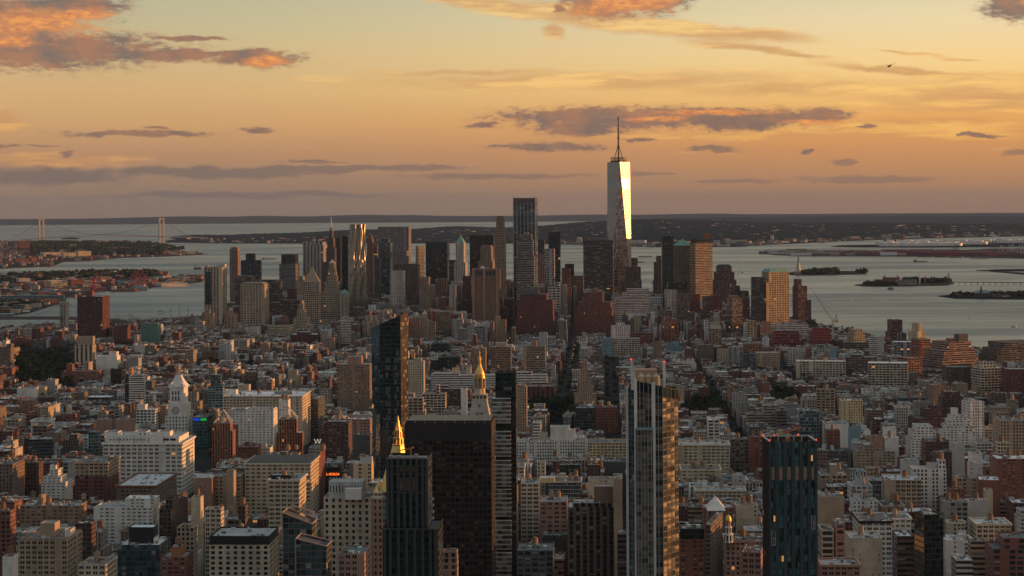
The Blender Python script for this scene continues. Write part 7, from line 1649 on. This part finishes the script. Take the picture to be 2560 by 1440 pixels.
while v < 6650:
    per = 80 if v < 4300 else 92
    for u0, u1 in zip(avs, avs[1:]):
        gap_ = 11 if v < 3300 else 7
        ua, ub = u0+gap_, u1-gap_
        for half in (0, 1):
            dep = (per-18)/2; vv = v+half*dep; u = ua+rnd.uniform(0, 3)
            while u < ub-6:
                big = vv < 2150 or rnd.random() < .12; mid = vv < 2900
                w = rnd.uniform(16, 34) if big else (rnd.uniform(10, 24) if mid else rnd.choice([7.6,7.6,8,12,15,20,24]))
                if vv > 4800: w = rnd.uniform(18, 42)
                w = min(w, ub-u)
                if w < 6: break
                uc = u+w/2; D = dep-rnd.uniform(1, 7); x, y = GF(uc, vv); u += w+(.15 if rnd.random() < .8 else rnd.uniform(1, 6))
                if y < 1400 or not inside(x, y+D): continue
                pr = proj((x, y, drop(y)+15))
                if pr[0] < -170 or pr[0] > 2790: continue
                if any(a < pr[0] < b and c < proj((x, y, 0))[1] < d for a, b, c, d in PARKS): continue
                if any(abs(uc-c) < hw+w/2 and a <= vv <= b for c, hw, a, b in CANYON): continue
                west, east = uc > 320, uc < -560
                r = rnd.random()
                if vv < 1750: h = rnd.uniform(30, 62)
                elif vv < 2150: h = rnd.uniform(24, 56) if not west else rnd.uniform(18, 42)
                elif vv < 2700: h = rnd.uniform(16, 44) if r < .45 else rnd.uniform(14, 24)
                elif vv < 4200: h = rnd.uniform(24, 38) if r < .10 else rnd.uniform(12, 23)
                elif vv < 4800: h = rnd.uniform(20, 62) if -700 < uc < 450 else rnd.uniform(14, 44 if r < .2 else 24)
                else: h = rnd.uniform(45, 150) if -560 < uc < 500 else rnd.uniform(16, 46)
                # keep clear of the individually built ones
                bad = False
                for cx, cy, fw, fd, fa in FOOT:
                    if abs(cx-x) > 160 or abs(cy-y) > 160: continue
                    c_, s_ = math.cos(fa), math.sin(fa); dx, dy = x+D/2*gb-cx, y+D/2*ga-cy; lu, lv = dx*c_-dy*s_, dx*s_+dy*c_
                    if abs(lu) < fw/2+w/2+1 and abs(lv) < fd/2+D/2+1: bad = True; break
                if bad: continue
                xa, xb = pr[0]-w/2*F/y, pr[0]+w/2*F/y
                ylim = interp(ENV, pr[0])+rnd.uniform(0, 9)
                for px0, px1, pt, pb, PY, _t in PROT:
                    if PY > y+5 and px1 > xa and px0 < xb: ylim = max(ylim, pb-rnd.uniform(0, 5))
                zmax = H-(ylim-(CY-(pr[0]-CX)*.0061))/F*y
                h = min(h, zmax-drop(y))
                if h < 6:
                    if vv < 2400: continue
                    h = rnd.uniform(6, 10)
                ci = rnd.choice([0,1,1,2,3,4,4,5,5,6,7,8,9,10,10,11,12,13,14,15,16,2,1,0,9]) if vv < 2600 else rnd.choice([0,0,1,1,2,2,3,4,5,6,7,8,9,10,11,12,13,14,15,16,1,0])
                sty = rnd.choice(['P','P','PP','K','T3','A','V','B','P','G' if rnd.random() < .3 else 'P']) if vv < 2600 else rnd.choice(['P','P','P','A','K','PP','S'])
                fill.append(dict(u=uc, v=vv, x=x, y=y, w=w, D=D, h=h, ci=ci, sty=sty, side='S' if rnd.random() < .6 else None, xa=xa, xb=xb, yt=proj((x, y, drop(y)+h))[1], yb=proj((x, y, drop(y)))[1],
                                 tank=(rnd.random() < (.50 if vv < 2150 else .16 if vv < 3200 else .04)) and h > 16, cor=rnd.random() < .45, seed=rnd.random(), bulk=rnd.random() < .7, tier=rnd.random() < .18 and w > 14))
    v += per
# which of them show largest: paint outlines far to near into a small buffer
W2, H2 = 1280, 720; buf = np.full((H2, W2), -1, int)
items = [(q['y'], q['xa'], q['xb'], q['yt'], q['yb'], i) for i, q in enumerate(fill)]
for x0, x1, yt, yb, Y, tiers in PROT:
    if Y < 7000:
        if tiers:
            for t in tiers: items.append((Y, t[0], t[1], t[2], 1500, -2))
        else: items.append((Y, x0, x1, yt+ (0 if x1-x0 > 100 else 30), 1500, -2))
items.sort(key=lambda t: -t[0])
for Y, xa, xb, yt, yb, i in items:
    a, b, c, d = max(0, int(xa/2)), max(0, int(xb/2)+1), max(0, int(yt/2)), max(0, int(yb/2)+1)
    if a < W2 and c < H2: buf[c:d, a:b] = i
cnt = np.bincount(buf[buf >= 0].ravel(), minlength=len(fill))
order = np.argsort(-cnt); single = set(int(i) for i in order[:300] if cnt[i] > 0)
def put(q, wb, rb, newb, newt, solo):
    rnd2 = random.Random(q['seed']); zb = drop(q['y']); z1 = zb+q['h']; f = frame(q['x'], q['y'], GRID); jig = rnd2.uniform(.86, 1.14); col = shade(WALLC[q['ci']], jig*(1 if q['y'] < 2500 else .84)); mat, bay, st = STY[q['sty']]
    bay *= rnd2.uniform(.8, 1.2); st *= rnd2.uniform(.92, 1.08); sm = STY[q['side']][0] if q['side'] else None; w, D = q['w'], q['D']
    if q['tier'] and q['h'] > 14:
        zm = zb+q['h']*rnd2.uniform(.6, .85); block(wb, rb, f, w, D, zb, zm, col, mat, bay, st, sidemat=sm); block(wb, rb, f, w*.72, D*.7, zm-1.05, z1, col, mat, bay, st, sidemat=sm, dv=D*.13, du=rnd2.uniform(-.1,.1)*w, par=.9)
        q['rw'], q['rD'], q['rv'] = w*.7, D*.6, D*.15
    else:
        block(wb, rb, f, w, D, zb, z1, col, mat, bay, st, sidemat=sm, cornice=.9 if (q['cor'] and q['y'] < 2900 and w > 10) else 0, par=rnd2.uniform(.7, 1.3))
        q['rw'], q['rD'], q['rv'] = w, D, 0
    zr = z1-1.0; rw, rD = q['rw'], q['rD']; fr = frame(*f(0, q['rv']), GRID)
    if q['bulk']:
        for _ in range(1 if rw < 14 else 2):
            a, b = rnd2.uniform(2.5, min(6, rw*.5)), rnd2.uniform(3, 6); u = rnd2.uniform(-rw/2+a/2+.5, rw/2-a/2-.5); vv = rnd2.uniform(b/2+.5, max(b/2+.6, rD-b/2-.5)); c = rnd2.choice([col, shade(col,.8), (.45,.43,.40), (.25,.1,.07), (.5,.48,.44)])
            hh = rnd2.uniform(2.4, 5.0 if q['y'] < 2600 else 3.4); bb = newb(); bb.box(fr, u-a/2, u+a/2, vv-b/2, vv+b/2, zr, zr+hh, c, 'stonework'); bb.box(fr, u-a/2-.12, u+a/2+.12, vv-b/2-.12, vv+b/2+.12, zr+hh, zr+hh+.25, (.35,.34,.33), 'roofing')
    random.seed(int(q['seed']*1e6)); clutter(fr, rw, rD, zr, rb, (8 if q['y'] < 2150 else 4 if q['y'] < 3000 else 2), col)
    if q['tank']:
        for k in range(rnd2.choice([1,1,2])):
            tb, lb = newt(); p = fr(rnd2.uniform(-rw/2+2.6, rw/2-2.6), rnd2.uniform(2.6, max(2.7, rD-3))); tank(tb, p[0], p[1], zr, rnd2.uniform(.85, 1.15), legs=rnd2.choice([2.2, 3.2, 5.0]), legmb=lb)
mass = MB()
ANCH = [(447,1000,'the stone clock tower'),(372,1180,'the great white office building'),(130,1375,'the palazzo club building'),(318,1300,'the white gridded building'),(667,990,'the cream corner block'),(233,795,'the ribbed dark red tower'),(975,950,'the slanted dark tower'),(1199,960,'the gilded campanile'),
        (1125,1200,'the black slab'),(993,1090,'the gold pyramid'),(1262,1150,'the white banded tower'),(1380,1130,'the very long white house'),(1630,1150,'the glass tower with fins'),(1975,1250,'the teal finned tower'),(1821,1310,'the gold dome turret'),(2022,1060,'the light blue glass building'),(2376,930,'the huge banded building'),
        (2052,930,'the long cream loft'),(1465,950,'the art deco lantern tower'),(1340,890,'the three brown towers'),(2318,1190,'the narrow white loft'),(2254,1230,'the curved gable theatre'),(2180,1350,'the black corniced white building'),(2322,1350,'the white gridded dark slab'),(2400,1070,'the white stepped building'),(1564,880,'the large beige loft'),
        (340,970,'the curved white glass building'),(110,925,'the big left park'),(560,1070,'the brick pyramid tower'),(1340,800,'the massive dark brick building'),(1760,1150,'the arched cream building'),(700,1160,'the mansard roofed building'),(887,970,'the brown apartment slab'),(244,1200,'the two-tone brown building'),(2510,1090,'the sandy block at right'),(760,1330,'the sloping glass buildings'),(610,1350,'the black topped white building')]
seen = {}; todo = []
for i in sorted(single, key=lambda i: -cnt[i]):
    q = fill[i]; px, py = (q['xa']+q['xb'])/2, q['yt']; a = min(ANCH, key=lambda t: (t[0]-px)**2+((t[1]-py)*1.6)**2); dx, dy = px-a[0], py-a[1]
    far = math.hypot(dx, dy*1.4) > 110
    if abs(dx) > abs(dy)*1.3: rel = ('far ' if far else 'just ')+('right of' if dx > 0 else 'left of')
    elif dy < 0: rel = ('far ' if far else '')+'behind'
    else: rel = ('well ' if far else '')+'in front of'
    n = max(2, round(q['h']/STY[q['sty']][2])); size = 'narrow ' if q['w'] < 11 else ('wide ' if q['w'] > 26 else '')
    roof = 'tank' if q['tank'] else ('bulkhead' if q['bulk'] else 'plain roof')
    if q['tier']: roof = 'setback'
    L = f"{size}{WNAME[q['ci']]} building with {roof}, {rel} {a[2]}"; todo.append((i, L, px))
from collections import defaultdict
grp = defaultdict(list)
for t in todo: grp[t[1]].append(t)
ORD = ['leftmost','second','third','fourth','fifth','sixth','seventh','eighth','ninth','tenth','eleventh','twelfth']
final = {}
for L, ts in grp.items():
    ts.sort(key=lambda t: t[2])
    for k, t in enumerate(ts):
        if len(L.split()) > 12: L = L.replace(' building with ', ', ')
        final[t[0]] = L if len(ts) == 1 else (f"{ORD[k]} {L}" if k == 0 else f"{ORD[min(k,11)]} from left {L}")
for i, q in enumerate(fill):
    if i in final:
        nm = 'loft_building' if q['sty'] in ('K','T3','PP') else ('apartment_building' if q['sty'] in ('A','P') else 'city_building')
        root = thing(nm, final[i], 'building', (q['x'], q['y'], drop(q['y'])), 'ordinary city buildings'); org = root.location
        wb, rb = MB(), MB(); bl_, tl_ = [], []
        def nb_(): bl_.append(MB()); return bl_[-1]
        def nt_(): tl_.append((MB(), MB())); return tl_[-1]
        put(q, wb, rb, nb_, nt_, True)
        wb.build('wall', root, org); ro = rb.build('roof', root, org)
        for m_ in bl_: m_.build('bulkhead', root, org)
        for a_, b_ in tl_: o_ = a_.build('water_tank', root, org); b_.build('tank_legs', o_, org)
    else: put(q, mass, mass, lambda: mass, lambda: (mass, mass), False)
tag(mass.build('city_blocks'), 'countless low brick and stone buildings filling the city between the named ones', 'buildings', kind='stuff')
print('FILL', len(fill), 'single', len(final), 'mass faces', len(mass.f))
# midtown, behind and beside the camera: seen only in reflections and as shade
mid = MB(); r3 = random.Random(5)
for _ in range(90):
    x, y = r3.uniform(-1500, 1500), r3.uniform(-2200, -250); w, D, h = r3.uniform(30, 60), r3.uniform(30, 50), r3.uniform(60, 260)
    f = frame(x, y, GRID); c = r3.choice(WALLC); block(mid, mid, f, w, D, 0, h, c, r3.choice(['pier_wall','punched_wall','band_wall','dark_glass_wall']), 3.5, 3.8)
tag(mid.build('midtown_blocks'), 'towers standing behind the camera', 'buildings', kind='stuff')

# the rest of the west side, right of the frame: it shades the streets from the low sun
west = MB()
for _ in range(420):
    y = r3.uniform(1300, 4300); x = y*r3.uniform(.305, .62); w, D, h = r3.uniform(18, 50), r3.uniform(18, 30), r3.choice([18, 22, 26, 30, 36, 42, 58])*r3.uniform(.8, 1.2)
    if x > 2300 or not inside(x, y+40): continue
    block(west, west, frame(x, y, GRID), w, D, drop(y), h if y < 3000 else h*.6, r3.choice(WALLC), r3.choice(['pier_wall','punched_wall','apartment_wall']), 3.5, 3.8)
tag(west.build('west_side_blocks'), 'buildings of the west side beyond the right edge', 'buildings', kind='stuff')
# ---------------------------------------------------------------- trees
def tree_mesh(seed, h=12.0, r=5.0):
    rr = random.Random(seed); t = MB(); c = MB(); zf = h*.42
    for k in range(5):
        z0, z1 = zf*k/5, zf*(k+1)/5; t.cyl((0,0), .42-.05*k, z0, z1, (.06,.045,.035), 'timber', 6, r1=.42-.05*(k+1), cap=False)
    for k in range(5):
        a = k*1.26+rr.uniform(-.3,.3); t.bar((0,0,zf*.8), (math.cos(a)*r*.55, math.sin(a)*r*.55, zf+h*.22), .2, (.06,.045,.035), 'timber')
    leafmass(c, (0,0,zf+h*.30), r, h*.62, 150, rr, 1.05, 7)
    return t, c
TREES = []
for k in range(4):
    t, c = tree_mesh(100+k, 11+1.6*k, 4.6+.5*k); root = bpy.data.objects.new('tree', None); scene.collection.objects.link(root); TREES.append((root, t.build('trunk', root), c.build('crown', root)))
used = set(); tr = random.Random(3)
def plant(x, y, label, group, s=1.0, z=None):
    k = tr.randrange(4); root, t, c = TREES[k]
    if k not in used: used.add(k); o, a, b = root, t, c
    else:
        o = root.copy(); scene.collection.objects.link(o); a = t.copy(); b = c.copy()
        for q in (a, b): scene.collection.objects.link(q); q.parent = o
    o.location = (x, y, drop(y) if z is None else z); sc = s*tr.uniform(.8, 1.25); o.scale = (sc*1.15, sc*1.15, sc*tr.uniform(.9, 1.1)); o.rotation_euler = (0, 0, tr.uniform(0, 6.28)); tag(o, label, 'tree', group)
for x0, x1, y0, y1, n, s, L, g in ((40,180,885,985,74,1.35,'dark green tree in the long park on the left','trees of the left park'),(1312,1440,1010,1058,40,1.25,'green tree in the square before the dark red library','trees of the library square'),(1425,1500,1018,1060,12,1.2,'tree beside the square, below the art deco lantern tower','trees below the lantern tower'),
        (1702,1795,1015,1066,30,1.3,'dark tree in the garden right of the fin tower top','trees of the garden'),(1940,2006,990,1028,20,1.2,'tree in the green yard left of the tan slab tower','trees of the green yard'),(485,640,908,930,12,1.1,'tree above the clock tower among low roofs','trees above the clock tower'),(2472,2538,995,1016,12,1.1,'tree in the yard at the right edge','trees of the right edge yard'),(2470,2520,957,972,8,1.1,'tree under the cream factory-like building','trees under the factory building')):
    for _ in range(n):
        p = ground(tr.uniform(x0, x1), tr.uniform(y0, y1)); plant(p.x, p.y, L, g, s)
for uc, v0, v1, n, L, g in ((-68,2950,4300,22,'street tree lining the left canyon street','trees of the left canyon street'),(8,2750,3850,18,'street tree lining the middle canyon street','trees of the middle canyon street'),(168,2600,3500,14,'street tree lining the right canyon street','trees of the right canyon street')):
    for i in range(n):
        u = uc+(-1)**i*6.5; v_ = v0+(v1-v0)*i/n; x, y = GF(u, v_)
        if not any(abs(cx-x) < fw/2+3 and abs(cy-y) < fd/2+3 for cx, cy, fw, fd, fa in FOOT): plant(x, y, L, g, .8)
for k_, (x0, x1, y0, y1) in enumerate(PARKS):
    P_ = [ground(x, y) for x, y in ((x0+6,y0+3),(x1-6,y0+3),(x1-6,y1-2),(x0+6,y1-2))]; b = MB(); b.poly([(p.x,p.y,.62+.01*k_) for p in P_], (.03,.04,.03), 'wooded_land'); tag(b.build('lawn'), 'dark green park ground', kind='structure')
b = MB(); rr_ = random.Random(12)
for x0, x1, y0, y1 in PARKS[:5]:
    for _ in range(int((x1-x0)*(y1-y0)/110)+14): p = ground(rr_.uniform(x0+8, x1-8), rr_.uniform(y0+6, y1-3)); leafmass(b, (p.x, p.y, rr_.uniform(5, 9)), rr_.uniform(5, 9), 11, 60, rr_, 1.3, 5)
tag(b.build('park_greenery'), 'undergrowth and smaller trees filling the parks', 'trees', kind='stuff')
b = MB(); r5 = random.Random(8); k = 0
while k < 520:
    u, v_ = r5.uniform(-1300, 1100), r5.uniform(1900, 4200)
    if k % 2: u = r5.uniform(150, 1200); v_ = r5.uniform(2300, 3600)
    v_ = 1490+80*round((v_-1490)/80)-9 if r5.random() < .6 else v_; x, y = GF(u, v_); px = proj((x, y, 0))
    if not (-60 < px[0] < 2620) or not inside(x, y): continue
    leafmass(b, (x, y, drop(y)+r5.uniform(6, 11)), r5.uniform(4, 7), 10, 34, r5, 1.3, 4); k += 1
tag(b.build('street_trees'), 'scattered street and backyard trees between the roofs', 'trees', kind='stuff')

# ---------------------------------------------------------------- cars in the street canyons
def car_proto():
    root = bpy.data.objects.new('car', None); scene.collection.objects.link(root); f = frame(0, 0, 0); b = MB()
    b.box(f, -.9, .9, -2.2, 2.2, .35, .95, (.25,.25,.26), 'painted_metal', True); b.build('body', root)
    b = MB(); b.walls(rect(f,-.85,.85,-1.3,1.2), .95, 1.5, COL['X'], 'painted_metal', top=rect(f,-.7,.7,-.9,.8)); b.poly([(*q,1.5) for q in rect(f,-.7,.7,-.9,.8)], (.25,.25,.26), 'painted_metal'); b.build('cabin', root)
    for s in (-1, 1):
        b = MB(); b.box(f, s*.6-.22, s*.6+.22, -2.3, -2.21, .6, .85, (1,.7,.4), 'warm_lamp', True); b.build('headlight', root)
        b = MB(); b.box(f, s*.6-.2, s*.6+.2, 2.21, 2.3, .6, .8, (1,.1,.05), 'red_lamp', True); b.build('tail_light', root)
        for yy in (-1.4, 1.4): b = MB(); b.box(f, s*.92-.1, s*.92+.1, yy-.33, yy+.33, 0, .66, COL['X'], 'painted_metal', True); b.build('wheel', root)
    return root
proto = car_proto(); first = True
for uc, v0, v1, n, L, g in ((-222,4000,5200,44,'car with lit lamps in the deep street left of the massive dark brick building','cars in the deep street'),(-68,3600,4500,26,'car in the street canyon left of the red ziggurat building','cars in the left canyon street'),(168,2450,2900,8,'car in the street right of the garden trees','cars right of the garden')):
    for i in range(n):
        u = uc+tr.choice([-4.5,-1.5,1.5,4.5]); v_ = v0+(v1-v0)*(i+tr.random())/n; x, y = GF(u, v_)
        if first: o = proto; first = False
        else:
            o = proto.copy(); scene.collection.objects.link(o)
            for ch in proto.children: c2 = ch.copy(); scene.collection.objects.link(c2); c2.parent = o
        o.location = (x, y, .64); o.rotation_euler = (0, 0, -GRID+(math.pi if u < uc else 0)); tag(o, L, 'car', g)

# ---------------------------------------------------------------- haze
def haze(density):
    m = bpy.data.materials.new('haze_air'); m.use_nodes = True; t = NT(m.node_tree); t.n.clear(); o = t.new('ShaderNodeOutputMaterial'); v_ = t.new('ShaderNodeVolumePrincipled')
    v_.inputs['Density'].default_value = density; v_.inputs['Color'].default_value = (.34,.43,.58,1); v_.inputs['Anisotropy'].default_value = .0; t.l.new(v_.outputs[0], o.inputs['Volume'])
    me = bpy.data.meshes.new('haze'); x0, x1, y0, y1, z0, z1 = -60000, 75000, -3000, 92000, -620, 620
    vs = [(x, y, z) for z in (z0, z1) for x, y in ((x0,y0),(x1,y0),(x1,y1),(x0,y1))]
    me.from_pydata(vs, [], [(3,2,1,0),(4,5,6,7),(0,1,5,4),(1,2,6,5),(2,3,7,6),(3,0,4,7)]); me.materials.append(m); o2 = bpy.data.objects.new('haze', me); scene.collection.objects.link(o2); tag(o2, 'thin evening haze over the harbour', 'haze', kind='stuff')
HAZE = 1.0e-5
if HAZE: haze(HAZE)
